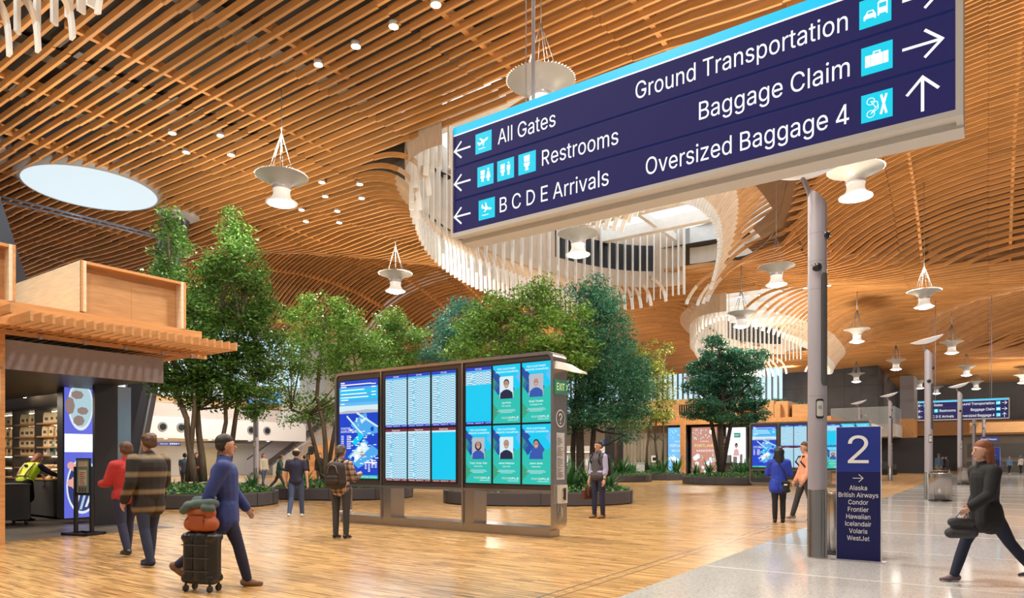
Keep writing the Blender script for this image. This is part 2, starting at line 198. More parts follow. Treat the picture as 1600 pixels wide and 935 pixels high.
'e':(794,"417 -16 364 -13 316 -4 271 11 230 32 193 59 161 90 133 126 109 167 91 212 78 260 70 312 67 367 70 423 78 475 91 524 109 569 132 611 159 647 190 679 226 706 266 728 308 743 354 753 403 756 434 754 464 751 493 744 522 735 551 723 578 709 603 691 628 670 650 646 670 619 687 588 702 554 714 516 723 475 728 430 730 381 730 333 147 333 147 434 664 434 609 397 607 433 603 467 596 498 585 528 572 555 556 578 538 599 516 617 492 631 465 641 436 647 403 649 371 647 341 641 313 630 288 616 265 598 245 578 228 555 214 530 203 503 195 474 190 445 189 415 189 349 190 309 196 273 205 239 217 209 233 182 251 158 273 138 297 121 324 108 353 98 384 92 417 91 439 91 460 94 480 98 499 104 516 111 532 120 547 131 561 143 573 157 584 172 593 189 601 207 717 179 707 151 694 124 678 100 659 77 637 57 612 38 585 22 555 9 524 -2 490 -10 454 -15","23.25.24 23.26.25 22.26.23 22.27.26 22.28.27 21.28.22 21.29.28 20.29.21 20.30.29 20.31.30 19.31.20 19.32.31 18.32.19 18.57.32 57.33.32 18.58.57 56.33.57 17.58.18 55.33.56 17.59.58 55.34.33 54.34.55 17.60.59 53.34.54 17.61.60 53.35.34 52.35.53 17.62.61 16.62.17 51.35.52 16.63.62 51.36.35 50.36.51 16.64.63 15.64.16 15.65.64 49.36.50 49.37.36 15.66.65 48.37.49 14.66.15 48.38.37 14.67.66 47.38.48 47.39.38 13.67.14 13.68.67 46.44.47 44.39.47 13.43.68 43.69.68 13.42.43 69.46.43 46.44.43 45.39.44 69.45.46 45.40.39 12.42.13 70.45.69 70.40.45 70.41.40 11.42.12 71.41.70 11.41.42 11.71.41 10.71.11 10.72.71 10.73.72 9.73.10 9.74.73 8.74.9 8.75.74 93.95.94 92.95.93 8.76.75 92.96.95 91.96.92 7.76.8 7.77.76 90.96.91 90.97.96 89.97.90 7.78.77 88.97.89 6.78.7 88.98.97 6.79.78 87.98.88 86.98.87 6.80.79 85.98.86 85.99.98 6.81.80 84.99.85 83.99.84 6.82.81 82.99.83 6.99.82 5.99.6 5.100.99 4.100.5 4.101.100 4.102.101 3.102.4 3.103.102 2.103.3 2.104.103 2.105.104 1.105.2 1.106.105 0.106.1"),
'f':(499,"448 746 448 643 13 643 13 746 158 0 158 848 166 907 188 955 222 993 266 1020 316 1036 368 1042 406 1040 437 1036 461 1030 477 1024 447 921 436 924 422 928 405 931 383 932 336 925 303 904 285 870 279 823 279 0","10.12.11 10.13.12 9.13.10 9.14.13 9.15.14 9.16.15 8.17.9 17.16.9 7.19.8 19.18.8 18.17.8 6.20.7 20.19.7 6.21.20 6.22.21 5.22.6 5.23.22 5.24.23 4.24.5 4.25.24 2.0.3 2.1.0"),
'g':(836,"407 -296 330 -291 263 -274 207 -249 162 -216 126 -178 99 -136 199 -80 217 -104 239 -130 267 -154 303 -173 349 -187 407 -191 489 -180 555 -148 598 -92 612 -11 612 134 602 134 585 109 563 82 534 54 496 31 446 15 383 9 298 20 221 52 157 105 108 177 77 268 67 376 77 484 108 577 157 652 221 709 298 744 385 756 448 750 498 733 537 708 566 680 588 652 605 627 615 627 615 746 732 746 732 -17 721 -106 689 -177 637 -230 571 -267 493 -289 403 116 466 124 518 148 559 186 590 238 608 302 614 379 608 454 590 519 560 573 519 614 466 640 403 648 338 639 285 612 243 570 213 516 195 451 189 379 195 305 214 241 244 188 286 149 339 124","36.38.37 36.39.38 44.46.45 44.47.46 35.39.36 35.40.39 34.40.35 34.41.40 34.42.41 33.66.34 66.65.34 65.42.34 65.43.42 64.43.65 63.43.64 33.67.66 63.44.43 63.62.44 62.61.44 61.60.44 60.47.44 33.68.67 32.68.33 32.69.68 32.70.69 31.70.32 59.47.60 31.71.70 31.72.71 58.47.59 30.72.31 30.73.72 57.47.58 29.73.30 29.74.73 56.18.57 18.47.57 29.75.74 55.18.56 28.75.29 28.76.75 54.19.55 19.18.55 54.20.19 17.47.18 28.53.76 53.20.54 28.20.53 28.21.20 27.21.28 27.22.21 27.23.22 26.23.27 26.24.23 25.24.26 16.47.17 16.48.47 6.8.7 15.48.16 6.9.8 15.49.48 6.10.9 5.10.6 14.49.15 5.11.10 5.12.11 14.50.49 4.12.5 13.50.14 4.13.12 4.50.13 3.50.4 3.51.50 2.51.3 2.52.51 1.52.2 1.0.52"),
'h':(806,"223 446 223 0 103 0 103 1000 223 1000 223 565 201 565 243 653 299 712 368 745 447 756 518 748 580 724 631 685 670 631 694 560 702 472 702 0 582 0 582 462 571 540 537 598 483 635 413 647 362 641 316 624 278 595 248 556 230 506","2.4.3 2.6.4 6.5.4 9.11.10 9.12.11 8.12.9 8.13.12 7.13.8 7.23.13 23.14.13 6.25.7 25.24.7 24.23.7 22.14.23 21.14.22 21.15.14 6.26.25 20.15.21 6.27.26 2.28.6 28.27.6 20.16.15 19.16.20 2.0.28 19.17.16 18.17.19 2.1.0"),
'i':(328,"164 870 133 876 106 894 87 919 81 950 87 981 106 1006 133 1024 164 1030 197 1024 224 1006 242 981 248 950 242 919 224 894 197 876 103 0 103 746 223 746 223 0","16.18.17 16.19.18 7.9.8 6.9.7 6.10.9 5.10.6 5.11.10 4.11.5 4.12.11 3.12.4 3.13.12 2.13.3 2.14.13 1.14.2 1.15.14 0.15.1"),
'j':(328,"164 870 132 876 105 894 87 919 81 950 87 981 105 1006 132 1024 164 1030 196 1024 223 1006 242 981 248 950 242 919 223 894 196 876 103 746 223 746 223 -59 218 -123 200 -178 169 -222 127 -254 73 -274 7 -281 -19 -281 -19 -170 4 -170 49 -163 80 -141 97 -106 103 -57","31.17.16 31.18.17 30.18.31 30.19.18 29.19.30 29.20.19 28.20.29 27.20.28 25.27.26 25.20.27 25.21.20 25.22.21 25.23.22 25.24.23 7.9.8 6.9.7 6.10.9 5.10.6 5.11.10 4.11.5 4.12.11 3.12.4 3.13.12 2.13.3 2.14.13 1.14.2 1.15.14 0.15.1"),
'l':(372,"274 -5 198 6 145 40 114 93 103 166 103 1000 223 1000 223 194 227 151 236 122 255 107 287 102 303 102 315 103 325 105 334 107 355 5 338 2 318 -2 296 -4","4.6.5 4.7.6 4.8.7 3.8.4 3.9.8 3.10.9 3.11.10 14.16.15 13.16.14 12.16.13 11.16.12 3.16.11 2.16.3 1.16.2 0.16.1 0.17.16 0.18.17 0.19.18"),
'm':(1199,"103 0 103 746 220 746 221 581 211 581 231 635 260 680 297 715 338 739 384 754 431 759 506 747 565 709 607 652 631 579 614 579 633 631 663 674 702 710 748 737 801 754 858 759 921 752 977 731 1025 695 1063 646 1087 581 1095 501 1095 0 974 0 974 499 963 568 929 615 880 641 823 650 776 644 736 629 703 603 679 570 664 531 659 486 659 0 539 0 539 511 529 567 497 611 450 640 392 650 350 645 310 629 275 604 247 568 229 523 223 468 223 0","9.11.10 20.22.21 8.11.9 19.22.20 19.23.22 8.12.11 0.2.1 0.4.2 4.3.2 7.12.8 18.23.19 18.24.23 6.12.7 17.24.18 6.13.12 17.25.24 5.47.6 47.13.6 16.34.17 34.25.17 47.46.13 46.14.13 5.48.47 16.35.34 33.25.34 33.26.25 5.49.48 16.36.35 32.26.33 45.14.46 4.49.5 15.36.16 4.50.49 15.37.36 31.26.32 44.15.45 15.14.45 4.51.50 15.38.37 31.27.26 0.52.4 52.51.4 44.38.15 44.39.38 30.27.31 43.39.44 43.40.39 0.53.52 42.40.43 30.28.27 29.28.30 42.41.40 0.54.53"),
'n':(805,"223 446 223 0 103 0 103 746 219 746 220 565 201 565 243 653 299 712 368 745 447 756 518 748 580 724 631 685 669 631 694 560 702 472 702 0 582 0 582 462 571 540 537 598 483 635 413 647 362 641 316 624 278 595 248 556 230 506","9.11.10 9.12.11 2.4.3 2.6.4 6.5.4 8.12.9 8.13.12 7.13.8 7.23.13 23.14.13 6.25.7 25.24.7 24.23.7 22.14.23 21.14.22 21.15.14 6.26.25 20.15.21 6.27.26 2.28.6 28.27.6 20.16.15 19.16.20 2.0.28 19.17.16 18.17.19 2.1.0"),
'o':(816,"407 -16 312 -4 230 32 161 90 110 167 78 261 67 368 78 478 110 572 161 649 230 707 312 744 407 756 504 744 587 707 655 649 706 572 738 478 749 368 738 261 706 167 655 90 587 32 504 -4 407 91 476 101 531 130 574 174 604 231 622 297 628 368 622 441 604 507 574 565 531 610 476 639 407 648 340 639 285 610 243 565 213 508 195 441 189 368 195 297 213 231 243 174 285 130 340 101","11.13.12 10.13.11 10.14.13 9.14.10 9.15.14 8.37.9 37.36.9 36.15.9 36.35.15 35.16.15 8.38.37 34.16.35 8.39.38 33.16.34 7.39.8 33.17.16 7.40.39 32.17.33 7.41.40 31.17.32 6.41.7 31.18.17 6.42.41 30.18.31 5.42.6 5.43.42 29.18.30 29.19.18 5.44.43 28.19.29 28.20.19 4.44.5 4.45.44 27.20.28 4.46.45 26.20.27 3.46.4 26.21.20 3.47.46 25.21.26 3.24.47 24.21.25 3.21.24 2.21.3 2.22.21 1.22.2 1.23.22 0.23.1"),
'p':(834,"103 -281 103 746 220 746 220 628 232 628 248 652 270 680 299 708 337 733 387 750 450 756 538 744 615 709 679 652 727 575 757 481 767 371 757 261 727 166 679 89 616 32 539 -4 451 -16 389 -10 339 7 301 33 271 61 249 90 232 115 223 115 223 -281 433 92 497 101 549 129 591 172 621 229 639 297 645 372 639 447 621 513 591 569 550 612 497 639 433 648 369 640 317 613 276 572 246 517 228 450 221 372 228 294 246 226 276 170 318 128 370 101","9.11.10 8.11.9 0.2.1 0.3.2 8.12.11 7.12.8 7.13.12 6.13.7 5.13.6 5.43.13 43.42.13 42.14.13 4.43.5 4.44.43 4.45.44 41.14.42 0.4.3 0.48.4 48.47.4 47.46.4 46.45.4 40.14.41 40.15.14 39.15.40 38.15.39 38.16.15 0.49.48 37.16.38 0.50.49 36.16.37 36.17.16 35.17.36 0.51.50 35.18.17 34.18.35 0.29.51 29.52.51 33.18.34 29.53.52 33.19.18 32.19.33 29.28.53 28.54.53 0.30.29 27.54.28 31.19.32 27.31.54 27.19.31 26.19.27 26.20.19 25.20.26 24.20.25 24.21.20 23.21.24 23.22.21"),
'q':(834,"731 -281 611 -281 611 115 602 115 586 90 564 61 534 33 496 7 446 -10 384 -16 296 -4 219 32 155 89 107 166 77 261 67 371 77 481 108 575 156 652 220 709 297 744 385 756 448 750 497 733 536 708 565 680 586 652 603 628 615 628 615 746 731 746 402 92 465 101 517 128 559 170 589 226 607 294 613 372 607 450 589 517 559 572 518 613 465 640 402 648 337 639 284 612 243 569 213 513 195 447 189 372 195 297 213 229 243 172 285 129 338 101","20.22.21 20.23.22 28.30.29 28.0.30 19.23.20 19.24.23 18.24.19 18.25.24 18.26.25 17.44.18 44.43.18 43.26.18 43.27.26 42.27.43 41.27.42 17.45.44 41.28.27 41.40.28 40.39.28 39.38.28 38.0.28 17.46.45 16.46.17 16.47.46 16.48.47 15.48.16 37.0.38 15.49.48 15.50.49 36.0.37 14.50.15 14.51.50 35.0.36 13.51.14 13.52.51 34.2.35 2.0.35 13.53.52 33.2.34 12.53.13 12.54.53 32.3.33 3.2.33 32.4.3 1.0.2 12.31.54 31.4.32 12.4.31 12.5.4 11.5.12 11.6.5 11.7.6 10.7.11 10.8.7 9.8.10"),
'r':(509,"103 0 103 746 219 746 219 631 227 631 255 682 300 722 355 748 419 756 434 756 451 756 467 755 479 754 479 634 469 635 452 638 430 640 407 640 357 635 313 618 276 592 247 557 229 515 223 466 223 0","7.9.8 7.10.9 7.11.10 7.12.11 7.13.12 6.13.7 0.2.1 0.3.2 5.13.6 4.17.5 17.16.5 16.15.5 15.14.5 14.13.5 4.18.17 4.19.18 0.4.3 0.22.4 22.21.4 21.20.4 20.19.4 0.23.22 0.24.23"),
's':(717,"358 -16 285 -10 220 7 166 35 121 74 89 125 70 185 185 209 207 156 244 118 294 97 356 89 426 98 481 122 515 159 527 202 520 238 499 267 465 289 417 305 293 334 205 365 142 409 104 467 92 538 101 599 128 652 170 695 226 728 293 749 368 756 439 750 499 732 548 704 588 667 617 622 637 570 527 545 508 585 477 620 431 645 368 654 307 646 257 623 224 588 213 545 221 507 244 478 282 456 338 438 451 411 540 381 602 337 639 280 651 209 642 147 614 93 570 47 511 13 439 -9","29.31.30 29.32.31 28.32.29 28.33.32 27.33.28 27.34.33 26.34.27 26.41.34 41.35.34 26.42.41 40.35.41 25.42.26 25.43.42 39.35.40 25.44.43 39.36.35 38.36.39 24.44.25 24.45.44 37.36.38 24.46.45 23.46.24 23.47.46 23.48.47 22.48.23 22.49.48 22.50.49 22.51.50 21.51.22 21.52.51 20.52.21 20.53.52 19.53.20 18.53.19 17.53.18 17.54.53 16.54.17 15.54.16 6.8.7 15.55.54 14.55.15 5.8.6 13.55.14 5.9.8 13.56.55 4.9.5 12.56.13 4.10.9 11.56.12 4.11.10 11.57.56 4.57.11 3.57.4 3.58.57 2.58.3 2.59.58 1.59.2 1.0.59"),
't':(447,"401 746 401 643 13 643 13 746 128 926 248 926 248 192 253 150 267 120 294 104 335 98 348 99 364 100 381 103 397 105 419 3 399 -2 377 -5 354 -7 331 -8 245 4 181 42 141 102 128 183","23.5.4 23.6.5 2.0.3 2.1.0 23.7.6 22.7.23 22.8.7 22.9.8 13.15.14 22.10.9 12.15.13 21.10.22 11.15.12 10.15.11 21.15.10 20.15.21 19.15.20 19.16.15 19.17.16 19.18.17"),
'u':(806,"358 -10 288 -2 226 21 175 60 136 115 111 186 103 273 103 746 223 746 223 283 235 206 269 147 323 111 393 99 444 104 490 122 528 151 557 190 576 240 582 300 582 746 702 746 702 0 586 0 586 181 604 181 562 92 505 33 437 1","6.8.7 6.9.8 19.21.20 19.22.21 18.22.19 6.10.9 5.10.6 17.25.18 25.22.18 5.11.10 16.24.17 24.25.17 4.11.5 16.26.24 26.23.24 26.22.25 15.26.16 4.12.11 14.26.15 3.12.4 3.13.12 13.26.14 3.26.13 3.27.26 23.22.26 2.27.3 2.28.27 1.28.2 1.0.28"),
'v':(765,"319 0 34 746 166 746 325 305 348 238 367 171 385 105 404 41 362 41 381 105 399 171 418 238 440 305 599 746 730 746 445 0","0.2.1 0.3.2 12.14.13 12.15.14 0.4.3 11.15.12 0.5.4 10.15.11 0.9.5 9.6.5 9.6.10 6.15.10 0.8.9 7.15.6 0.7.8 0.15.7"),
'y':(765,"93 -272 121 -168 140 -172 174 -177 204 -175 231 -165 256 -145 278 -114 296 -70 319 -3 34 746 166 746 325 305 348 237 367 170 385 105 404 41 361 41 380 105 398 171 418 238 440 305 600 746 730 746 401 -114 376 -167 347 -210 313 -243 274 -267 230 -281 180 -285 152 -284 127 -281 107 -277","9.11.10 9.12.11 21.23.22 21.24.23 9.13.12 20.24.21 19.16.20 16.24.20 9.14.13 18.15.19 15.16.19 9.18.14 18.15.14 9.17.18 9.16.17 9.24.16 8.24.9 7.24.8 7.25.24 6.25.7 5.25.6 4.25.5 4.26.25 0.2.1 0.3.2 3.26.4 0.26.3 0.27.26 0.28.27 0.29.28 33.29.0 32.29.33 32.30.29 31.30.32"),
'z':(748,"82 0 82 90 499 628 499 635 94 635 94 746 654 746 654 650 248 118 248 111 666 111 666 0","4.6.5 4.7.6 4.3.7 3.2.7 2.8.7 1.8.2 1.9.8 1.10.9 1.11.10 0.11.1"),
'0':(891,"446 -13 342 2 255 47 186 122 135 223 104 349 94 499 104 649 136 776 187 878 256 952 343 998 446 1013 548 998 635 952 704 878 755 776 786 649 797 499 786 349 755 223 705 122 636 47 549 2 446 97 513 109 570 145 616 203 649 283 669 382 676 499 669 618 649 717 616 797 570 855 513 891 446 903 377 891 320 855 275 797 242 717 222 618 215 499 222 382 242 283 275 203 320 145 377 109","11.13.12 10.13.11 10.14.13 9.14.10 9.36.14 36.15.14 9.37.36 35.15.36 9.38.37 34.15.35 8.38.9 34.16.15 8.39.38 33.16.34 8.40.39 32.16.33 7.40.8 32.17.16 7.41.40 31.17.32 6.41.7 31.18.17 6.42.41 30.18.31 5.42.6 5.43.42 29.18.30 29.19.18 5.44.43 28.19.29 4.44.5 28.20.19 4.45.44 27.20.28 3.45.4 27.21.20 3.46.45 26.21.27 3.47.46 25.21.26 2.47.3 25.22.21 2.24.47 24.22.25 2.22.24 1.22.2 1.23.22 1.0.23"),
'1':(891,"150 0 150 107 768 107 768 0 542 1000 542 0 417 0 417 881 411 881 169 703 169 839 390 1000","10.4.11 10.8.4 8.7.4 7.5.4 10.9.8 6.5.7 0.2.1 0.3.2"),
'2':(891,"126 0 126 93 460 450 513 506 555 555 587 600 611 642 625 685 630 730 623 780 605 823 575 857 537 883 491 898 440 903 385 897 339 880 301 851 273 813 255 766 250 711 129 711 139 796 169 869 218 930 281 976 357 1004 442 1013 527 1004 601 976 663 932 710 875 739 808 749 732 744 677 729 624 702 569 660 508 602 437 525 353 300 119 300 111 765 111 765 0","26.28.27 26.29.28 25.29.26 25.30.29 24.30.25 24.31.30 23.15.24 15.14.24 14.13.24 13.31.24 12.31.13 23.16.15 11.31.12 23.17.16 11.32.31 22.17.23 10.32.11 22.18.17 9.32.10 22.19.18 9.33.32 21.19.22 8.33.9 21.20.19 8.34.33 7.34.8 6.34.7 6.35.34 5.35.6 5.36.35 4.36.5 4.37.36 3.37.4 3.38.37 2.38.3 1.38.2 1.39.38 1.40.39 1.41.40 1.42.41 1.43.42 0.43.1"),
'3':(891,"428 -13 341 -5 261 19 192 59 138 113 102 180 86 259 215 259 226 211 249 171 282 139 325 116 374 103 430 98 488 103 541 119 585 146 618 183 640 229 647 285 641 337 621 386 588 427 540 459 476 480 395 487 308 487 308 588 566 881 566 889 137 889 137 1000 732 1000 732 905 415 547 415 568 518 567 606 542 677 498 729 437 762 365 772 285 761 202 728 130 676 70 607 24 523 -4","30.32.31 30.33.32 30.29.33 29.28.33 28.34.33 27.35.28 35.34.28 26.35.27 26.36.35 26.37.36 26.38.37 26.25.38 25.24.38 24.39.38 23.39.24 22.39.23 22.40.39 21.40.22 20.40.21 20.41.40 19.41.20 18.41.19 18.42.41 5.7.6 5.8.7 17.42.18 5.9.8 17.43.42 16.43.17 4.9.5 4.10.9 15.43.16 4.11.10 15.44.43 14.44.15 4.12.11 3.12.4 13.44.14 3.13.12 3.44.13 3.45.44 2.45.3 2.46.45 1.46.2 1.0.46"),
'5':(891,"435 -13 350 -5 275 22 212 64 163 118 130 183 117 256 240 256 250 213 271 175 302 143 341 118 385 103 435 98 492 105 543 127 585 160 617 205 638 258 644 319 637 380 616 435 583 480 540 515 488 537 428 544 378 540 329 528 285 508 252 483 132 497 189 1000 720 1000 720 889 296 889 263 593 268 593 305 619 349 639 399 651 451 656 517 649 578 631 632 601 678 561 716 511 745 454 763 390 768 321 758 229 725 149 674 81 607 30 526 -3","30.34.31 34.32.31 34.33.32 30.35.34 39.41.40 38.41.39 38.42.41 37.42.38 37.43.42 36.43.37 36.44.43 30.36.35 30.26.36 26.25.36 25.44.36 25.45.44 24.45.25 30.27.26 23.45.24 30.28.27 22.45.23 22.46.45 30.29.28 21.46.22 21.47.46 20.47.21 20.48.47 19.48.20 19.49.48 18.49.19 17.49.18 5.7.6 5.8.7 17.50.49 5.9.8 16.50.17 4.9.5 4.10.9 15.50.16 15.51.50 4.11.10 14.51.15 4.12.11 3.12.4 13.51.14 3.13.12 3.51.13 3.52.51 2.52.3 2.53.52 1.53.2 1.0.53"),
'6':(891,"445 -13 357 -3 280 29 215 79 166 146 135 227 125 318 133 392 157 470 201 560 270 669 496 1000 633 1000 297 513 286 513 302 541 324 565 352 587 385 603 421 614 462 617 547 608 621 579 681 533 727 471 755 396 764 309 754 221 723 143 674 78 609 28 532 -3 445 95 500 102 548 123 587 156 618 199 637 251 644 309 637 368 618 419 587 462 548 494 500 515 445 521 390 515 342 495 302 463 271 420 252 370 246 311 252 252 271 200 302 156 342 123 390 102","10.12.11 10.16.12 16.13.12 9.16.10 19.21.20 18.21.19 18.22.21 17.22.18 16.22.17 16.23.22 9.15.16 13.44.16 44.23.16 8.15.9 8.14.15 44.43.23 43.24.23 13.45.44 13.46.45 42.24.43 8.13.14 8.46.13 8.47.46 41.24.42 41.25.24 7.47.8 7.48.47 40.25.41 7.49.48 39.25.40 39.26.25 6.49.7 6.50.49 38.26.39 5.50.6 5.51.50 37.26.38 37.27.26 5.52.51 36.27.37 4.52.5 36.28.27 4.53.52 35.28.36 4.54.53 34.28.35 3.54.4 34.29.28 3.55.54 33.29.34 3.32.55 32.29.33 3.29.32 2.29.3 2.30.29 1.30.2 1.31.30 0.31.1"),
'7':(891,"191 0 636 881 636 889 122 889 122 1000 768 1000 768 882 324 0","3.5.4 3.2.5 2.6.5 1.6.2 1.7.6 0.7.1"),
'8':(891,"445 -13 350 -4 266 22 198 65 146 121 113 189 102 266 108 327 128 384 158 433 199 474 246 504 300 520 300 525 234 554 182 605 149 672 138 748 148 820 178 884 225 938 287 979 361 1005 445 1013 528 1005 602 979 663 938 710 884 740 820 750 748 739 672 706 605 655 554 591 525 591 520 643 504 690 474 730 433 761 384 781 327 788 266 777 189 744 121 692 65 623 22 540 -4 445 97 507 102 560 118 603 145 635 180 655 223 662 272 655 325 634 371 600 409 556 438 504 456 445 462 385 456 333 438 289 409 255 371 234 325 227 272 233 223 253 180 285 145 329 118 382 102 445 569 495 574 539 590 576 616 604 650 622 691 628 738 622 785 605 826 577 859 541 884 496 899 445 904 393 899 349 884 312 859 284 826 267 785 261 738 267 691 284 650 312 616 349 590 394 574","22.24.23 21.24.22 21.25.24 20.25.21 20.26.25 19.26.20 19.82.26 82.27.26 19.83.82 81.27.82 19.84.83 80.27.81 18.84.19 80.28.27 18.85.84 79.28.80 18.86.85 78.28.79 18.87.86 77.28.78 17.87.18 77.29.28 17.88.87 76.29.77 16.88.17 76.30.29 16.89.88 75.30.76 16.90.89 74.30.75 74.31.30 15.90.16 15.91.90 73.31.74 15.92.91 72.31.73 72.32.31 14.92.15 14.93.92 71.32.72 14.70.93 70.32.71 14.32.70 14.33.32 13.33.14 12.33.13 12.34.33 11.34.12 11.35.34 10.35.11 10.36.35 9.58.10 58.36.10 58.37.36 9.59.58 57.37.58 9.60.59 56.37.57 9.61.60 55.37.56 8.61.9 55.38.37 8.62.61 54.38.55 7.62.8 54.39.38 7.63.62 53.39.54 6.63.7 53.40.39 6.64.63 52.40.53 6.65.64 51.40.52 5.65.6 51.41.40 5.66.65 50.41.51 4.66.5 50.42.41 4.67.66 49.42.50 4.68.67 48.42.49 3.68.4 48.43.42 3.69.68 47.43.48 3.46.69 46.43.47 3.43.46 2.43.3 2.44.43 1.44.2 1.45.44 0.45.1"),
'9':(891,"444 1013 532 1003 610 971 674 921 723 854 754 773 764 682 756 608 733 530 688 440 619 331 394 0 256 0 593 487 604 487 588 459 565 435 537 413 505 397 468 386 428 383 343 392 269 421 209 467 163 529 134 604 125 691 135 780 166 858 216 922 280 972 357 1003 444 905 390 898 342 877 302 844 272 801 253 749 246 691 253 632 272 581 302 538 342 506 390 485 444 479 499 485 548 505 588 537 618 580 637 631 644 689 637 748 618 800 588 844 548 877 500 898","31.1.0 30.1.31 30.2.1 29.2.30 29.3.2 28.33.29 33.32.29 32.3.29 32.55.3 55.4.3 28.34.33 54.4.55 28.35.34 53.4.54 27.35.28 53.5.4 27.36.35 52.5.53 27.37.36 51.5.52 26.37.27 51.6.5 26.38.37 50.6.51 25.38.26 25.39.38 49.6.50 49.7.6 25.40.39 48.7.49 48.8.7 24.40.25 24.41.40 47.8.48 24.42.41 46.8.47 46.14.8 14.9.8 23.42.24 23.43.42 45.13.46 13.14.46 45.17.13 17.12.13 15.9.14 23.44.43 44.17.45 23.17.44 22.17.23 16.9.15 16.10.9 17.10.16 21.17.22 21.18.17 12.10.17 21.19.18 20.19.21 12.11.10"),
'?':(705,"322 -9 287 -2 258 17 239 46 232 81 239 115 258 144 287 163 322 170 356 163 385 144 405 115 411 81 405 46 385 17 356 -2 260 298 260 313 264 392 278 451 300 495 330 529 367 558 410 586 452 618 485 656 507 702 514 754 509 798 492 836 467 866 433 889 394 903 349 907 308 903 269 890 235 868 208 836 189 795 181 744 54 744 66 823 96 889 143 943 202 982 272 1005 349 1013 431 1005 501 980 558 940 601 887 628 823 637 750 628 675 601 612 558 558 500 513 461 487 431 462 408 435 392 404 383 364 381 311 381 298","45.47.46 44.47.45 44.48.47 43.48.44 43.49.48 42.49.43 42.33.49 33.50.49 42.34.33 32.50.33 42.35.34 31.50.32 42.36.35 41.36.42 30.50.31 30.51.50 41.37.36 29.51.30 41.38.37 28.51.29 40.38.41 28.52.51 27.52.28 40.39.38 26.52.27 26.53.52 25.53.26 25.54.53 24.54.25 23.54.24 23.55.54 22.55.23 21.55.22 21.56.55 20.56.21 20.57.56 19.57.20 19.58.57 19.59.58 18.59.19 18.60.59 18.61.60 17.61.18 17.62.61 16.62.17 16.63.62 7.9.8 6.9.7 6.10.9 5.10.6 5.11.10 4.11.5 4.12.11 3.12.4 3.13.12 2.13.3 2.14.13 1.14.2 1.15.14 0.15.1"),
'-':(891,"662 481 662 369 224 369 224 481","2.0.3 2.1.0"),
':':(369,"187 532 153 539 124 558 104 587 97 621 104 656 124 685 153 705 187 711 222 705 251 685 271 656 277 621 271 587 251 558 222 539 187 -9 153 -2 124 17 104 46 97 81 104 115 124 144 153 164 187 170 222 164 251 144 271 115 277 81 271 46 251 17 222 -2","23.25.24 22.25.23 22.26.25 21.26.22 21.27.26 20.27.21 20.28.27 19.28.20 19.29.28 18.29.19 18.30.29 17.30.18 17.31.30 16.31.17 7.9.8 6.9.7 6.10.9 5.10.6 5.11.10 4.11.5 4.12.11 3.12.4 3.13.12 2.13.3 2.14.13 1.14.2 1.15.14 0.15.1"),
'.':(369,"187 -9 153 -2 124 17 104 46 97 81 104 115 124 144 153 164 187 170 222 164 251 144 271 115 277 81 271 46 251 17 222 -2","7.9.8 6.9.7 6.10.9 5.10.6 5.11.10 4.11.5 4.12.11 3.12.4 3.13.12 2.13.3 2.14.13 1.14.2 1.15.14 0.15.1"),
',':(369,"74 -235 133 140 269 140 166 -235","0.2.1 0.3.2"),
"'":(405,"153 624 138 1000 266 1000 252 624","0.2.1 0.3.2"),
'+':(891,"389 67 389 715 501 715 501 67 121 338 121 444 768 444 768 338","0.2.1 0.3.2 4.6.5 4.7.6"),
}
def _strokes(adv, lines, arcs=(), w=.122):
    v = []; f = []
    for x0, y0, x1, y1 in lines:
        l = math.hypot(x1-x0, y1-y0); nx, ny = -(y1-y0)/l*w/2, (x1-x0)/l*w/2; o = len(v)
        v += [(x0+nx, y0+ny), (x0-nx, y0-ny), (x1-nx, y1-ny), (x1+nx, y1+ny)]; f.append((o, o+1, o+2, o+3))
    for cx, cy, rx, ry, a0, a1 in arcs:
        n = 14; o = len(v)
        for i in range(n+1):
            t = math.radians(a0+(a1-a0)*i/n); c, s = math.cos(t), math.sin(t); v += [(cx+(rx-w/2)*c, cy+(ry-w/2)*s), (cx+(rx+w/2)*c, cy+(ry+w/2)*s)]
        f += [(o+2*i, o+2*i+1, o+2*i+3, o+2*i+2) for i in range(n)]
    return (int(adv*1000), ' '.join('%d %d' % (round(a*1000), round(b*1000)) for a, b in v), ' '.join('.'.join(map(str, q)) for q in f))
_st = (.18, 0, .18, 1)
_bowl = [(.18, .939, .46, .939), (.18, .46, .46, .46)]
GLY['P'] = _strokes(.86, [_st]+_bowl, [(.46, .70, .27, .2395, -90, 90)]); GLY['R'] = _strokes(.90, [_st]+_bowl+[(.45, .46, .74, .0)], [(.46, .70, .27, .2395, -90, 90)])
GLY['D'] = _strokes(.99, [_st, (.18, .939, .42, .939), (.18, .061, .42, .061)], [(.42, .5, .43, .439, -90, 90)])
GLY['K'] = _strokes(.92, [_st, (.20, .34, .76, .98), (.38, .56, .80, .02)]); GLY['M'] = _strokes(1.20, [_st, (1.02, 0, 1.02, 1), (.16, .95, .60, .12), (1.04, .95, .60, .12)])
GLY['Z'] = _strokes(.86, [(.10, .939, .76, .939), (.10, .061, .76, .061), (.70, .93, .16, .07)]); GLY['Q'] = _strokes(1.05, [(.58, .28, .90, -.02)], [(.52, .5, .40, .44, 0, 360)])
GLY['k'] = _strokes(.74, [(.165, 0, .165, 1.0), (.18, .24, .58, .73), (.31, .40, .64, .01)]); GLY['w'] = _strokes(1.10, [(.08, .74, .28, .03), (.30, .03, .53, .72), (.57, .72, .79, .03), (.81, .03, 1.01, .74)], w=.115)
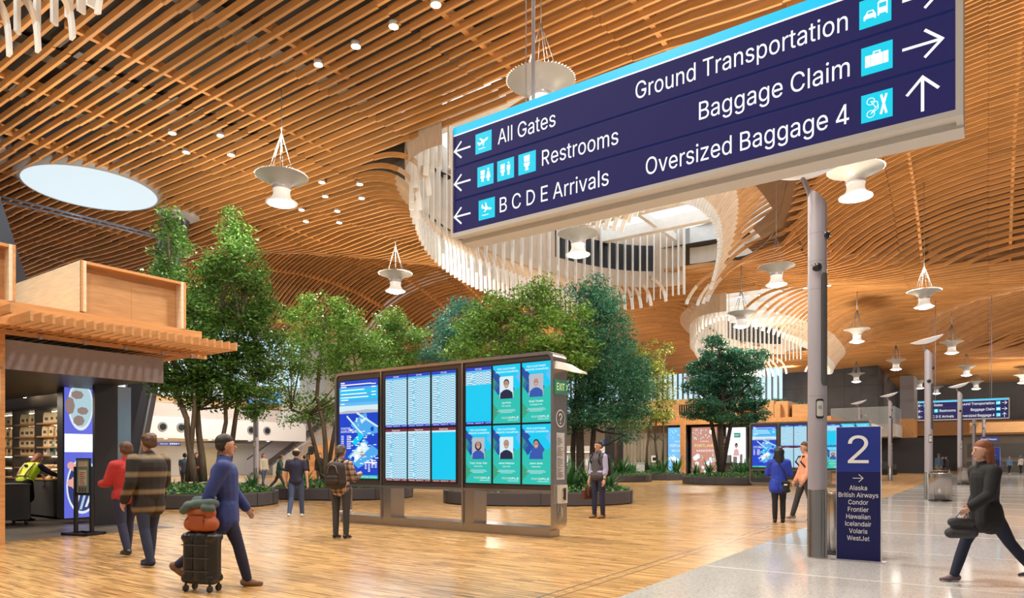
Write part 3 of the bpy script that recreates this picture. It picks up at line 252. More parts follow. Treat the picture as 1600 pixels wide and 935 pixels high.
GLY['4'] = _strokes(.88, [(.58, 0, .58, 1), (.05, .235, .80, .235), (.56, .96, .10, .25)]); GLY['x'] = _strokes(.72, [(.08, .74, .62, .01), (.62, .74, .08, .01)]); GLY['&'] = _strokes(.90, [(.28, .80, .80, .02), (.30, .52, .55, .70), (.80, .45, .56, .16)], [(.40, .78, .17, .17, 0, 360), (.36, .28, .25, .23, 60, 330)])
GLY['I'] = _strokes(.36, [_st]); GLY['l'] = _strokes(.33, [(.165, 0, .165, 1.02)])
# ================================================================ camera, sky
cam = bpy.data.cameras.new('camera'); camo = bpy.data.objects.new('camera', cam); COL.objects.link(camo); SC.camera = camo
cam.sensor_width = 36; cam.lens = 36*F/1600; cam.shift_y = (HZ-467.5)/1600
camo.location = (0, 0, CAMH); camo.rotation_euler = (PI/2, 0, math.atan2(SA, CA)); cam.clip_end = 400
SC.view_settings.view_transform = 'Standard'; SC.view_settings.look = 'None'; SC.view_settings.gamma = 1
SC.view_settings.use_curve_mapping = False; SC.view_settings.exposure = -0.06
w = bpy.data.worlds.new('sky'); SC.world = w; w.use_nodes = True
bg = w.node_tree.nodes['Background']; bg.inputs[0].default_value = (0.90, 0.86, 0.80, 1); bg.inputs[1].default_value = 0.38
# ================================================================ materials of the hall
WOODC = (0.56, 0.275, 0.092)
M_slat = mat('slat_fir', WOODC, 0.55, var=.16, noise=.16, nscale=1.2, stretch=(.5, 6, 6))
M_slatp = mat('slat_white_paint', (0.80, 0.78, 0.75), 0.5, noise=.05, nscale=3)
M_slatmid = mat('slat_whitewashed', (0.72, 0.55, 0.40), 0.5, var=.06, noise=.08, nscale=2)
M_deck = mat('ceiling_deck_dark', (0.035, 0.030, 0.027), 0.9)
M_duct = mat('duct_grey', (0.20, 0.19, 0.18), 0.5, 0.3)
M_ply = mat('plywood', (0.54, 0.29, 0.12), 0.45, noise=.14, nscale=2.2, stretch=(1, 1, 9))
M_plylit = mat('plywood_lit', (0.78, 0.66, 0.48), 0.45, noise=.10, nscale=2.2, stretch=(1, 1, 9))  # light on the box ends put into a paler plywood colour
M_glulam = mat('glulam', (0.62, 0.30, 0.105), 0.5, noise=.16, nscale=2.0, stretch=(3, .6, 9))
M_char = mat('charcoal', (0.045, 0.045, 0.052), 0.5)
M_dark = mat('dark_panel', (0.022, 0.022, 0.028), 0.45)
M_steel = mat('brushed_steel', (0.40, 0.375, 0.36), 0.26, 1.0, noise=.05, nscale=20, stretch=(40, 40, .5))
M_alu = mat('silver_paint', (0.40, 0.38, 0.43), 0.38, 0.35)
M_white = mat('white_paint', (0.82, 0.82, 0.81), 0.5)
M_offw = mat('off_white_paint', (0.62, 0.60, 0.55), 0.55)
M_greyboard = mat('grey_board', (0.30, 0.27, 0.29), 0.7, noise=.06, nscale=14)
M_grey = mat('mid_grey_paint', (0.28, 0.28, 0.31), 0.5)
M_glass = mat('glass', (0.75, 0.86, 0.92), 0.03, alpha=.28)
M_black = mat('black_plastic', (0.012, 0.012, 0.014), 0.35)
M_lamp = emis('lamp_glow', (1.0, 0.96, 0.88), 20.0)
M_spot = emis('downlight_glow', (1.0, 0.95, 0.86), 30.0)
# ================================================================ floors
def floor_material():
    m = bpy.data.materials.new('parquet'); m.use_nodes = True; nt = m.node_tree; b = nt.nodes['Principled BSDF']
    tc = nt.nodes.new('ShaderNodeTexCoord'); L = nt.links.new
    br = nt.nodes.new('ShaderNodeTexBrick'); mp = nt.nodes.new('ShaderNodeMapping')
    L(tc.outputs['Object'], mp.inputs[0]); L(mp.outputs[0], br.inputs[0])
    br.inputs['Scale'].default_value = 1.0; br.inputs['Brick Width'].default_value = .62; br.inputs['Row Height'].default_value = .042
    br.inputs['Mortar Size'].default_value = .0014; br.offset = .37; br.offset_frequency = 3; br.inputs['Bias'].default_value = -.15
    br.inputs['Color1'].default_value = (.68, .41, .165, 1); br.inputs['Color2'].default_value = (.33, .17, .058, 1); br.inputs['Mortar'].default_value = (.16, .08, .03, 1)
    nz = nt.nodes.new('ShaderNodeTexNoise'); mp2 = nt.nodes.new('ShaderNodeMapping'); mp2.inputs['Scale'].default_value = (.9, 13, 1)
    L(tc.outputs['Object'], mp2.inputs[0]); L(mp2.outputs[0], nz.inputs[0]); nz.inputs['Scale'].default_value = 2.4; nz.inputs['Detail'].default_value = 6
    hs = nt.nodes.new('ShaderNodeHueSaturation'); mr = nt.nodes.new('ShaderNodeMapRange')
    mr.inputs[1].default_value = .3; mr.inputs[2].default_value = .7; mr.inputs[3].default_value = .48; mr.inputs[4].default_value = 1.38
    L(nz.outputs[0], mr.inputs[0]); L(mr.outputs[0], hs.inputs['Value']); L(br.outputs[0], hs.inputs['Color']); L(hs.outputs[0], b.inputs['Base Color'])
    b.inputs['Roughness'].default_value = .24; b.inputs['Specular IOR Level'].default_value = .55
    bp = nt.nodes.new('ShaderNodeBump'); bp.inputs['Strength'].default_value = .10; bp.inputs['Distance'].default_value = .01
    L(nz.outputs[0], bp.inputs['Height']); L(bp.outputs[0], b.inputs['Normal'])
    return m
def terrazzo_material():
    m = bpy.data.materials.new('terrazzo'); m.use_nodes = True; nt = m.node_tree; b = nt.nodes['Principled BSDF']; L = nt.links.new
    tc = nt.nodes.new('ShaderNodeTexCoord')
    vo = nt.nodes.new('ShaderNodeTexVoronoi'); vo.inputs['Scale'].default_value = 75; L(tc.outputs['Object'], vo.inputs[0])
    cr = nt.nodes.new('ShaderNodeValToRGB'); cr.color_ramp.elements[0].color = (.34, .33, .33, 1); cr.color_ramp.elements[1].color = (.56, .55, .54, 1)
    e = cr.color_ramp.elements.new(.12); e.color = (.36, .35, .35, 1); e = cr.color_ramp.elements.new(.2); e.color = (.50, .49, .48, 1)
    sp = nt.nodes.new('ShaderNodeSeparateColor'); L(vo.outputs['Color'], sp.inputs[0]); L(sp.outputs[0], cr.inputs[0]); L(cr.outputs[0], b.inputs['Base Color'])
    b.inputs['Roughness'].default_value = .10; b.inputs['Specular IOR Level'].default_value = .6
    return m
M_floor = floor_material(); M_terr = terrazzo_material()
XE = -3.12                                      # edge between wood and terrazzo
mb = MB(); mb.box(-75, -8, -.1, XE, 112, 0); struct(mb.build('floor', M_floor), 'glossy end grain wood parquet floor of the hall')
mb = MB(); mb.box(XE, -8, -.1, 60, 112, 0); struct(mb.build('floor', M_terr), 'polished grey terrazzo floor beside the wood parquet')
mb = MB()
for x, wd in ((-3.80, .02), (-3.645, .014)): mb.box(x, -8, 0, x+wd, 100, .003)
struct(mb.build('trim_1', mat('expansion_track', (.42, .36, .30), .3, .8)), 'pair of thin metal joint strips in the wood floor')
mb = MB(); mb.box(-60, 14.83, 0, -3.8, 14.86, .003); struct(mb.build('trim_2', M_alu), 'thin metal strip across the wood floor')
mb = MB()
for k in range(14):
    y = 2.9+3.0*k; mb.box(XE+.02, y, 0, 40, y+.05, .0025)
mb.add([(XE+.02,4.2,.002),(12,14.2,.002),(12,14.23,.002),(XE+.02,4.23,.002)], [(0,1,2,3)])
struct(mb.build('trim_3', mat('terrazzo_strip', (.72, .70, .67), .12)), 'pale divider strips in the terrazzo floor')
mb = MB(); mb.box(-26, -6, 0, -13.88, 7.6, .004); struct(mb.build('trim_4', mat('shop_floor_grey', (.12, .10, .09), .35, noise=.3, nscale=3, stretch=(1, 8, 1))), 'dark grey floor covering inside the coffee shop')
# ================================================================ wooden ceiling
SKY = [(-15.7, 28.9, 4.9, 10.9, 3.2), (-15.3, 58.5, 4.6, 11.0, 3.1), (-16.4, -3.6, 4.5, 10.6, 3.0)]   # openings: centre, half sizes, drop of the fringe
DISC = (-31.0, 13.4, 2.5)
DOMES = [(-38.0, 37, 11.5, 15, 4.8), (2.8, 33.5, 12.5, 14.5, 4.6), (8.0, 66, 12.0, 13, 3.6)]
def sstep(t): t = max(0.0, min(1.0, t)); return t*t*(3-2*t)
def Hc(x, y):
    z = 12.9 - 2.3*sstep((y-38)/62.0)
    z += .22*math.sin(x*.12+1.0)*math.sin(y*.09+.4)
    for cx, cy, rx, ry, h in DOMES:
        d = math.hypot((x-cx)/rx, (y-cy)/ry)
        if d < 1: z += h*(1-d*d)**.75*(1.0) - 0.0
        elif d < 1.35: z -= .28*math.sin((d-1)/.35*PI)
    return z
def ceil_hit(px, py):
    Y = 12.0
    while Y < 110:
        p = P(px, py, Y)
        if p.z >= Hc(p.x, p.y): return p
        Y += .05
    return P(px, py, 60)
STEP = .8; JL = 4.2
def in_sky(x, y, g=0.0):
    for cx, cy, a, b, d in SKY:
        if ((x-cx)/(a+g))**2+((y-cy)/(b+g))**2 < 1: return True
    return False
def rim_x(s, y):
    cx, cy, a, b, d = s; q = 1-((y-cy)/b)**2
    return a*math.sqrt(q) if q > 0 else None
def ribbon(mb, pts, y, th, dp, m0=0, mats=None):
    """plank standing in the xz plane following pts (underside), depth dp above it"""
    n = len(pts); vs = []
    for i in range(n):
        a = pts[max(i-1,0)]; b = pts[min(i+1,n-1)]; dx, dz = b[0]-a[0], b[1]-a[1]; l = math.hypot(dx, dz) or 1
        nx, nz = -dz/l, dx/l
        x, z = pts[i]
        vs += [(x, y-th/2, z), (x, y+th/2, z), (x+nx*dp, y+th/2, z+nz*dp), (x+nx*dp, y-th/2, z+nz*dp)]
    o = len(mb.v); mb.v.extend(vs)
    for i in range(n-1):
        a, b = o+4*i, o+4*i+4; mi = mats[i] if mats else m0
        for f in ((a,b,b+1,a+1), (a+1,b+1,b+2,a+2), (a+2,b+2,b+3,a+3), (a+3,b+3,b,a)):
            mb.f.append(f); mb.m.append(mi); mb.sm.append(False)
    e = o+4*(n-1); ml = mats[-1] if mats else m0
    mb.f.append((o,o+1,o+2,o+3)); mb.m.append(mats[0] if mats else m0); mb.sm.append(False)
    mb.f.append((e+3,e+2,e+1,e)); mb.m.append(ml); mb.sm.append(False)
slats = MB(); fringe = MB(); shaft = MB()
XMIN, XMAX = -62, 34
PITCH = .40; TH = .085; DP = .20
k = 0; y = -7.5
while y < 100:
    near = y < 60
    cuts = []                                       # (x0, x1, bend at x0, bend at x1)
    spans = [(XMIN, None), (XMAX, None)]
    x0, bend0 = XMIN, None
    pieces = []
    for s in sorted(SKY, key=lambda q: q[0]):
        if abs(y-s[1]) < s[3]:
            dx = rim_x(s, y); pieces.append((x0, s[0]-dx, bend0, s)); x0, bend0 = s[0]+dx, s
    # the round light cuts the planks too
    pieces.append((x0, XMAX, bend0, None))
    dq = DISC[2]**2-(y-DISC[1])**2
    out = []
    for a, b, ba, bb in pieces:
        if dq > 0 and a < DISC[0] < b:
            d = math.sqrt(dq)+.12; out += [(a, DISC[0]-d, ba, None), (DISC[0]+d, b, None, bb)]
        else: out.append((a, b, ba, bb))
    off = (k % 2)*.02
    for a, b, ba, bb in out:
        R = 2.1
        # the bending ends: a quarter turn down, then a straight tail painted white
        for side, x_end, s in ((1, b, bb), (-1, a, ba)):
            if s is None: continue
            q = math.sqrt(max(0, 1-((y-s[1])/s[3])**2)); 
            drop = (s[4]*(.55+.45*q))*(1.0 if side > 0 else 1.0); Rk = min(R, drop*.9)
            HX = 1.5 if side > 0 else 1.25; TM = .93 if side > 0 else .74; Rk = Rk if side > 0 else drop/(1-math.cos(PI/2*TM))*.86; xs = x_end-side*Rk*HX
            z0 = Hc(xs, y); pts = []; ms = []
            nseg = 12
            for i in range(nseg+1):
                t = PI/2*i/nseg*TM
                px_ = xs+side*Rk*HX*math.sin(t); pz_ = z0-Rk*(1-math.cos(t))
                pts.append((px_, pz_)); 
            tail = drop-Rk*(1-math.cos(PI/2*TM)); sl = .05 if side > 0 else tail*.32
            pts.append((pts[-1][0]+side*sl*.7, pts[-1][1]-tail*.5)); pts.append((pts[-1][0]+side*sl*.4, pts[-1][1]-tail*.5))
            if side < 0: pts = pts[::-1]
            nm = len(pts)-1
            for i in range(nm):
                u = (i if side > 0 else nm-1-i)/nm
                ms.append((0 if u < .42 else (2 if u < .72 else 1)) if side > 0 else (0 if u < .58 else (2 if u < .84 else 1)))
            ribbon(fringe, pts, y, TH*.8, DP*.9, mats=ms)
            if side > 0: b = xs+.02
            else: a = xs-.02
        # straight lengths with butt joints
        x = a; j0 = math.floor((a-off)/JL)
        while x < b-.05:
            nx_ = min(b, (math.floor((x+1e-4)/JL)+1)*JL)
            if nx_-x > .02:
                ns = max(1, int(math.ceil((nx_-x)/ (1.4 if near else 2.1)))); seg = int(math.floor((x+.01)/JL))
                dz = .035*((seg+k*0) % 2); xx = [x+.006+(nx_-x-.012)*i/ns for i in range(ns+1)]
                ribbon(slats, [(v, Hc(v, y)+dz) for v in xx], y+off, TH, DP)
            x = nx_
    k += 1; y += PITCH
ceil = slats.build('ceiling', [M_slat]); struct(ceil, 'undulating ceiling of long warm wooden slats')
fr = fringe.build('curved_fringe', [M_slat, M_slatp, M_slatmid], ceil); fr['label'] = 'slat ends bent down round the roof openings, tips painted white'
# cross joists above the slats, dark deck, ducts
jo = MB()
x = XMIN
while x < XMAX:
    y = -7
    while y < 62:
        if not in_sky(x, y, 2.4) and not in_sky(x, y+3, 2.4) and math.hypot(x-DISC[0], y-DISC[1]-1.5) > DISC[2]+1.6:
            jo.add([(x-.07,y,Hc(x,y)+.14),(x+.07,y,Hc(x,y)+.14),(x+.07,y+3,Hc(x,y+3)+.14),(x-.07,y+3,Hc(x,y+3)+.14),
                    (x-.07,y,Hc(x,y)+.42),(x+.07,y,Hc(x,y)+.42),(x+.07,y+3,Hc(x,y+3)+.42),(x-.07,y+3,Hc(x,y+3)+.42)],
                   [(0,3,2,1),(4,5,6,7),(0,1,5,4),(1,2,6,5),(2,3,7,6),(3,0,4,7)])
        y += 3
    x += JL
jo.build('joist', M_slat, ceil)['label'] = 'cross joists lying above the slats'
dk = MB()
y = -8.0
while y < 101:
    x = XMIN-1
    while x < XMAX+1:
        if not in_sky(x+.5, y+.5, .5) and not in_sky(x-1.6, y+.5, .4):
            rt = x > -12 or y > 44; z = [Hc(a, b)+(.55 if rt else 1.5) for a, b in ((x,y),(x+1,y),(x+1,y+1),(x,y+1))]
            dk.quad((x,y,z[0]),(x,y+1,z[3]),(x+1,y+1,z[2]),(x+1,y,z[1]), 1 if rt else 0)
        x += 1
    y += 1
dk.build('deck', [M_deck, mat('ceiling_deck_timber', (.17, .078, .026), .8, noise=.2, nscale=2, stretch=(.3, 5, 1))], ceil)['label'] = 'dark roof deck seen between the slats'
du = MB()
for x in (-19.5+1.5, -27, -34.5, -24): 
    for y0, y1 in ((4, 17),):
        if x > -20: y0, y1 = 9, 17
        du.box(x, y0, 13.75, x+.5, y1, 14.05)
for y in (9.5, 13.2, 16.4): du.box(-40, y, 13.6, -19.6, y+.12, 13.7)
for i in range(46):
    x = random.uniform(-38, -6); y = random.uniform(8, 22)
    if in_sky(x, y, 1.5): continue
    du.box(x, y, 13.5, x+random.uniform(.3, 1.6), y+random.uniform(.05, .3), 13.5+random.uniform(.1, .4))
du.build('services', M_duct, ceil)['label'] = 'grey pipes and ducts above the slats'
# roof openings: battened shaft walls, white beams
def shaft_for(s, n=86):
    cx, cy, a, b, d = s; mb = MB(); zt = Hc(cx, cy)+2.6; zb = Hc(cx, cy)-d*.72
    for i in range(n):
        t = 2*PI*i/n
        if math.cos(t) > .12: continue
        x = cx+(a+.15)*math.cos(t); y = cy+(b+.15)*math.sin(t)
        tt = math.atan2((b)*math.cos(t), -(a)*math.sin(t))
        c_, s_ = math.cos(tt), math.sin(tt)
        wd, th = .035, .09
        vs = []
        zlow = zb+ .9*abs(math.sin(t))**8
        for z in (zlow, zt):
            for u, v in ((-wd,-th),(wd,-th),(wd,th),(-wd,th)): vs.append((x+u*c_-v*s_, y+u*s_+v*c_, z))
        mb.add(vs, [(0,3,2,1),(4,5,6,7),(0,1,5,4),(1,2,6,5),(2,3,7,6),(3,0,4,7)])
    return mb, zt
for i, s in enumerate(SKY):
    mb, zt = shaft_for(s); cx, cy, a, b, d = s
    o = mb.build('shaft_batten_wall', M_slatp, ceil); o['label'] = 'white vertical battens lining a roof opening'
    mb = MB()
    # lining boards behind the battens, open band high up
    n = 72
    for j in range(n):
        t0, t1 = 2*PI*j/n, 2*PI*(j+1)/n
        q = lambda t, e: (cx+(a+e)*math.cos(t), cy+(b+e)*math.sin(t))
        zl = Hc(cx, cy)-.75; sn = math.sin((t0+t1)/2)
        mi = 1 if (sn > .70 and sn < .985 and math.cos((t0+t1)/2) < .0) else 0
        if math.cos((t0+t1)/2) > .12:
            e0, e1 = (.9+2.9*max(0, math.cos(t)) for t in (t0, t1)); p0, p1 = q(t0, e0), q(t1, e1)
            mb.quad((p0[0],p0[1],Hc(*p0)+.5),(p1[0],p1[1],Hc(*p1)+.5),(p1[0],p1[1],zt+.35),(p0[0],p0[1],zt+.35), 2); continue
        p0, p1 = q(t0, .42), q(t1, .42); mi = 1 if (sn > .45 and sn < .97) else 0; z1 = zl+1.0; z2 = zl+2.6
        for za, zb_, m_ in ((zl, z1, 0), (z1, z2, mi), (z2, zt+.3, 0)): mb.quad((p0[0],p0[1],za),(p1[0],p1[1],za),(p1[0],p1[1],zb_),(p0[0],p0[1],zb_), m_)
    o = mb.build('shaft_lining', [mat('lining_board', (.62, .50, .40), .6, noise=.1, nscale=3, stretch=(4,4,.6)), M_dark, M_slatp], ceil); o['label'] = 'whitewashed timber lining of a roof opening'
    mb = MB()
    for f in (-.75, -.45, -.15, .15, .45, .75):
        y = cy+b*f; dx = a*math.sqrt(1-f*f)+.3
        mb.box(cx-dx, y-.25, zt-.9, cx+dx, y+.25, zt-.25)
    mb.box(cx-.12, cy-b, zt-.7, cx+.12, cy+b, zt-.3)
    mb.build('shaft_beam', M_slatp, ceil)['label'] = 'white beams across a roof opening'
    mb = MB(); mb.add([(cx+(a+1.0)*math.cos(2*PI*j/48)+3.2*max(0, math.cos(2*PI*j/48)), cy+(b+1.2)*math.sin(2*PI*j/48), zt+.32) for j in range(48)], [tuple(range(48))]); mb.build('roof_glazing', emis('glazing_daylight', (.86, .94, 1.0), 1.7), ceil)['label'] = 'bright daylight glazing over a roof opening'

# ================================================================ colours of signs and screens
M_navy = mat('sign_navy', (0.012, 0.011, 0.035), 0.6, emit=(.021, .019, .105), es=.80, spec=.12)
M_navygap = mat('sign_gap_blue', (0.01, 0.02, 0.08), 0.4, emit=(.008, .02, .12), es=.6)
E_cyan = emis('sign_cyan_light', (0.0, .62, 1.0), 1.05)
E_icon = emis('icon_cyan_light', (0.0, .70, .92), 1.0)
E_white = emis('sign_white_light', (1, 1, 1), 1.15)
M_navy2 = mat('pylon_navy', (0.010, 0.012, 0.085), 0.5, spec=.25)
M_blue2 = mat('pylon_blue', (0.018, 0.036, 0.25), 0.5, spec=.25)
M_paint = mat('lettering_white', (0.80, 0.80, 0.80), 0.5)
def arrow(mb, cx, cz, s, d, y, w=.16, mi=0):
    """arrow of half length s pointing along d ('L','R','U') in the plane y"""
    R = {'R': 0, 'U': PI/2, 'L': PI}[d]
    def st(p, q):
        (x0, z0), (x1, z1) = p, q; l = math.hypot(x1-x0, z1-z0); nx, nz = -(z1-z0)/l*w*s/2, (x1-x0)/l*w*s/2
        pts = [(x0+nx, z0+nz), (x0-nx, z0-nz), (x1-nx, z1-nz), (x1+nx, z1+nz)]
        c_, s_ = math.cos(R), math.sin(R)
        mb.add([(cx+a*c_-b*s_, y, cz+a*s_+b*c_) for a, b in pts], [(0,1,2,3)], mi)
    st((-s, 0), (s*.93, 0)); st((s, -.05*s), (.10*s, .78*s)); st((s, .05*s), (.10*s, -.78*s))
def poly(mb, pts, cx, cz, s, y, mi=0): mb.add([(cx+a*s, y, cz+b*s) for a, b in pts], [tuple(range(len(pts)))], mi)
def disc2(mb, cx, cz, r, y, mi=0, n=16, rx=None):
    rx = rx or r; mb.add([(cx+rx*math.cos(2*PI*i/n), y, cz+r*math.sin(2*PI*i/n)) for i in range(n)], [tuple(range(n))], mi)
def ring2(mb, cx, cz, r, w, y, mi=0, n=20):
    vs = []
    for i in range(n):
        t = 2*PI*i/n; vs += [(cx+(r-w)*math.cos(t), y, cz+(r-w)*math.sin(t)), (cx+r*math.cos(t), y, cz+r*math.sin(t))]
    mb.add(vs, [(2*i, 2*i+1, (2*i+3)%(2*n), (2*i+2)%(2*n)) for i in range(n)], mi)
def line2(mb, x0, z0, x1, z1, w, y, mi=0):
    l = math.hypot(x1-x0, z1-z0) or 1; nx, nz = -(z1-z0)/l*w/2, (x1-x0)/l*w/2
    mb.add([(x0+nx, y, z0+nz), (x0-nx, y, z0-nz), (x1-nx, y, z1-nz), (x1+nx, y, z1+nz)], [(0,1,2,3)], mi)
def icon(mb, kind, cx, cz, s, y):      # s half size, drawn white
    if kind in ('depart', 'arrive'):
        a = .35 if kind == 'depart' else -.3; c_, s_ = math.cos(a), math.sin(a)
        for p in ([(-.62,-.1),(-.5,-.12),(.45,-.12),(.66,-.02),(.62,.08),(.4,.1),(-.42,.06),(-.6,.3),(-.7,.3)], [(-.12,.0),(.18,.0),(-.22,.52),(-.36,.52)], [(-.05,-.08),(.15,-.08),(-.12,-.42),(-.24,-.42)]):
            poly(mb, [(u*c_-v*s_, u*s_+v*c_+.08) for u, v in p], cx, cz, s, y)
        poly(mb, [(-.55,-.62),(.25,-.62),(.25,-.54),(-.55,-.54)], cx, cz, s, y)
    elif kind in ('wc', 'wcm', 'wcf'):
        ox = 0 if kind == 'wc' else -.32; k = 1.0 if kind == 'wc' else .78
        for p in ([(-.3,.1),(.3,.1),(.34,.72),(-.34,.72)], [(-.36,.02),(.36,.02),(.28,-.3),(.1,-.42),(-.1,-.42),(-.28,-.3)], [(-.13,-.4),(.13,-.4),(.2,-.72),(-.2,-.72)]):
            poly(mb, [(ox+u*k, v*k) for u, v in p], cx, cz, s, y)
        if kind != 'wc':
            ox = .38; poly(mb, [(ox-.1,.42),(ox,.5),(ox+.1,.42),(ox+.1,.6),(ox,.68),(ox-.1,.6)], cx, cz, s, y)
            if kind == 'wcm': poly(mb, [(ox-.2,.36),(ox-.2,-.1),(ox-.12,-.1),(ox-.12,-.62),(ox+.12,-.62),(ox+.12,-.1),(ox+.2,-.1),(ox+.2,.36)], cx, cz, s, y)
            else: poly(mb, [(ox-.12,.36),(ox-.28,-.3),(ox-.12,-.3),(ox-.12,-.62),(ox+.12,-.62),(ox+.12,-.3),(ox+.28,-.3),(ox+.12,.36)], cx, cz, s, y)
    elif kind == 'car':
        poly(mb, [(-.72,-.5),(-.72,-.2),(-.58,-.06),(-.48,.14),(-.12,.14),(-.02,-.06),(.06,-.2),(.06,-.5),(-.06,-.5),(-.06,-.4),(-.6,-.4),(-.6,-.5)], cx, cz, s, y)
        poly(mb, [(.16,-.42),(.16,.5),(.28,.62),(.66,.62),(.78,.5),(.78,-.42),(.68,-.42),(.68,-.3),(.26,-.3),(.26,-.42)], cx, cz, s, y)
        mb.quad((cx+.24*s,y-.002,cz+.1*s),(cx+.70*s,y-.002,cz+.1*s),(cx+.70*s,y-.002,cz+.42*s),(cx+.24*s,y-.002,cz+.42*s), 1)
        mb.quad((cx-.50*s,y-.002,cz-.1*s),(cx-.12*s,y-.002,cz-.1*s),(cx-.17*s,y-.002,cz+.06*s),(cx-.43*s,y-.002,cz+.06*s), 1)
    elif kind == 'case':
        for x0, x1 in ((-.74,-.42),(-.39,.39),(.42,.74)): poly(mb, [(x0,-.5),(x1,-.5),(x1,.34),(x0,.34)], cx, cz, s, y)
        for a in ((-.2,.34,-.2,.54),(-.2,.5,.2,.5),(.2,.54,.2,.34)): line2(mb, cx+a[0]*s, cz+a[1]*s, cx+a[2]*s, cz+a[3]*s, .09*s, y)
    elif kind == 'bike':
        ring2(mb, cx-.38*s, cz+.42*s, .27*s, .05*s, y); ring2(mb, cx-.38*s, cz-.48*s, .27*s, .05*s, y)
        for a in ((-.38,.42,.05,.3),(-.38,.42,-.05,-.1),(-.05,-.1,-.38,-.48),(-.05,-.1,.12,.05),(.05,.3,.1,-.2),(.1,-.2,-.38,-.48)): line2(mb, cx+a[0]*s, cz+a[1]*s, cx+a[2]*s, cz+a[3]*s, .05*s, y)
        line2(mb, cx+.28*s, cz+.72*s, cx+.62*s, cz-.68*s, .15*s, y); line2(mb, cx+.62*s, cz+.72*s, cx+.26*s, cz-.68*s, .15*s, y)
# ================================================================ the big hanging direction sign
SY = 6.30; SX0, SX1 = -5.25, -.21; SZ0, SZ1 = 4.12, 5.39
def sx(px): return on_y(px, SY)[0]
def sz(px, py): return zat(py, on_y(px, SY)[1])
def overhead_sign():
    t = thing('overhead_sign', 'huge hanging navy sign close by, with All Gates, Restrooms and Baggage Claim', 'sign', ((SX0+SX1)/2, SY, SZ0))
    ox, oz = (SX0+SX1)/2, SZ0
    def B(mb, name, mats, label=None):
        mb.v = [(v[0]-ox, v[1]-SY, v[2]-oz) for v in mb.v]; o = mb.build(name, mats, t)
        if label: o['label'] = label
        return o
    mb = MB()
    mb.box(SX0-.03, SY+.012, SZ0-.02, SX1+.02, SY+.36, SZ0+.02); mb.box(SX0-.03, SY-.03, SZ0-.05, SX1+.05, SY+.05, SZ0); mb.box(SX0-.03, SY+.17, SZ0-.07, SX1+.05, SY+.40, SZ0-.0)
    mb.box(SX1, SY-.03, SZ0-.05, SX1+.05, SY+.40, SZ1+.02); mb.box(SX0-.03, SY-.03, SZ0-.05, SX0, SY+.40, SZ1+.02); mb.box(SX0, SY+.06, SZ0, SX1, SY+.38, SZ1+.02)
    B(mb, 'housing', mat('sign_housing_cream', (.60, .59, .56), .5), 'pale metal housing with stepped underside')
    bandh = .095; rh = (SZ1-bandh-SZ0)/3
    mb = MB(); mb.box(SX0, SY-.01, SZ1-bandh, SX1, SY+.06, SZ1); B(mb, 'light_band', E_cyan, 'glowing cyan band along the top')
    mb = MB(); mb.box(SX0, SY-.012, SZ1-bandh-.008, SX1, SY+.05, SZ1-bandh+.001); B(mb, 'band_edge', E_white)
    mb = MB(); mb.box(SX0, SY+.006, SZ0, SX1, SY+.058, SZ1-bandh-.01); B(mb, 'back_panel', M_navygap)
    for r in range(3):
        mb = MB(); mb.box(SX0+.004, SY-.01, SZ0+r*rh+(.014 if r else .006), SX1-.004, SY+.02, SZ0+(r+1)*rh-.014); B(mb, 'message_panel', M_navy, 'navy message row')
    y = SY-.014
    rows = [SZ0+rh*2.5, SZ0+rh*1.5, SZ0+rh*.5]
    def ticon(px0, px1, r, kind):
        x0, x1 = sx(px0), sx(px1); c = (x0+x1)/2; s = min(.145, (x1-x0)/2); ic = MB(); wh = MB()
        ic.box(c-s, SY-.013, rows[r]-s, c+s, SY-.008, rows[r]+s); icon(wh, kind, c, rows[r], s, SY-.016)
        til = B(ic, 'icon_tile', E_icon, 'glowing cyan square with a white pictogram'); B(wh, 'pictogram', [E_white, E_icon]).parent = til
    ticon(744, 769, 0, 'depart'); ticon(747, 772, 1, 'wcf'); ticon(778, 804, 1, 'wcm'); ticon(811, 838, 1, 'wc'); ticon(749, 774, 2, 'arrive')
    ticon(1343, 1393, 0, 'car'); ticon(1346, 1395, 1, 'case'); ticon(1346, 1395, 2, 'bike')
    for r in range(3):
        wh = MB(); arrow(wh, (sx(711)+sx(736))/2, rows[r], .125, 'L', y, .17); B(wh, 'arrow', E_white)
        wh = MB(); arrow(wh, (sx(1416)+sx(1468))/2, rows[r], .14, 'RRU'[r], y, .16); B(wh, 'arrow', E_white)
    cap = .168
    for s, a, b, r in (('All Gates', 779, 869, 0), ('Restrooms', 848, 967, 1), ('B C D E Arrivals', 782, 952, 2), ('Ground Transportation', 994, 1325, 0), ('Baggage Claim', 1093, 1328, 1), ('Oversized Baggage 4', 1010, 1327, 2)):
        mb = MB(); letters(mb, s, sx(a), sx(b), rows[r]-cap*.5, cap, y, bold=.004); B(mb, 'lettering', E_white)
    mb = MB()
    for x in (sx(818), SX1-.9):
        mb.tube([(x, SY+.2, SZ1), (x, SY+.2, 12.8)], .022); mb.tube([(x-.1, SY+.2, SZ1), (x-.1, SY+.2, 12.8)], .006)
    B(mb, 'hanging_rod', M_alu)
    return t
osign = overhead_sign()
dup(osign, ((27.9+32.1)/2*CA-(46.9+44)/2*SA, 30*SA+45.5*CA, SZ0), label='direction sign hanging far off beyond the poles, over the terrazzo')
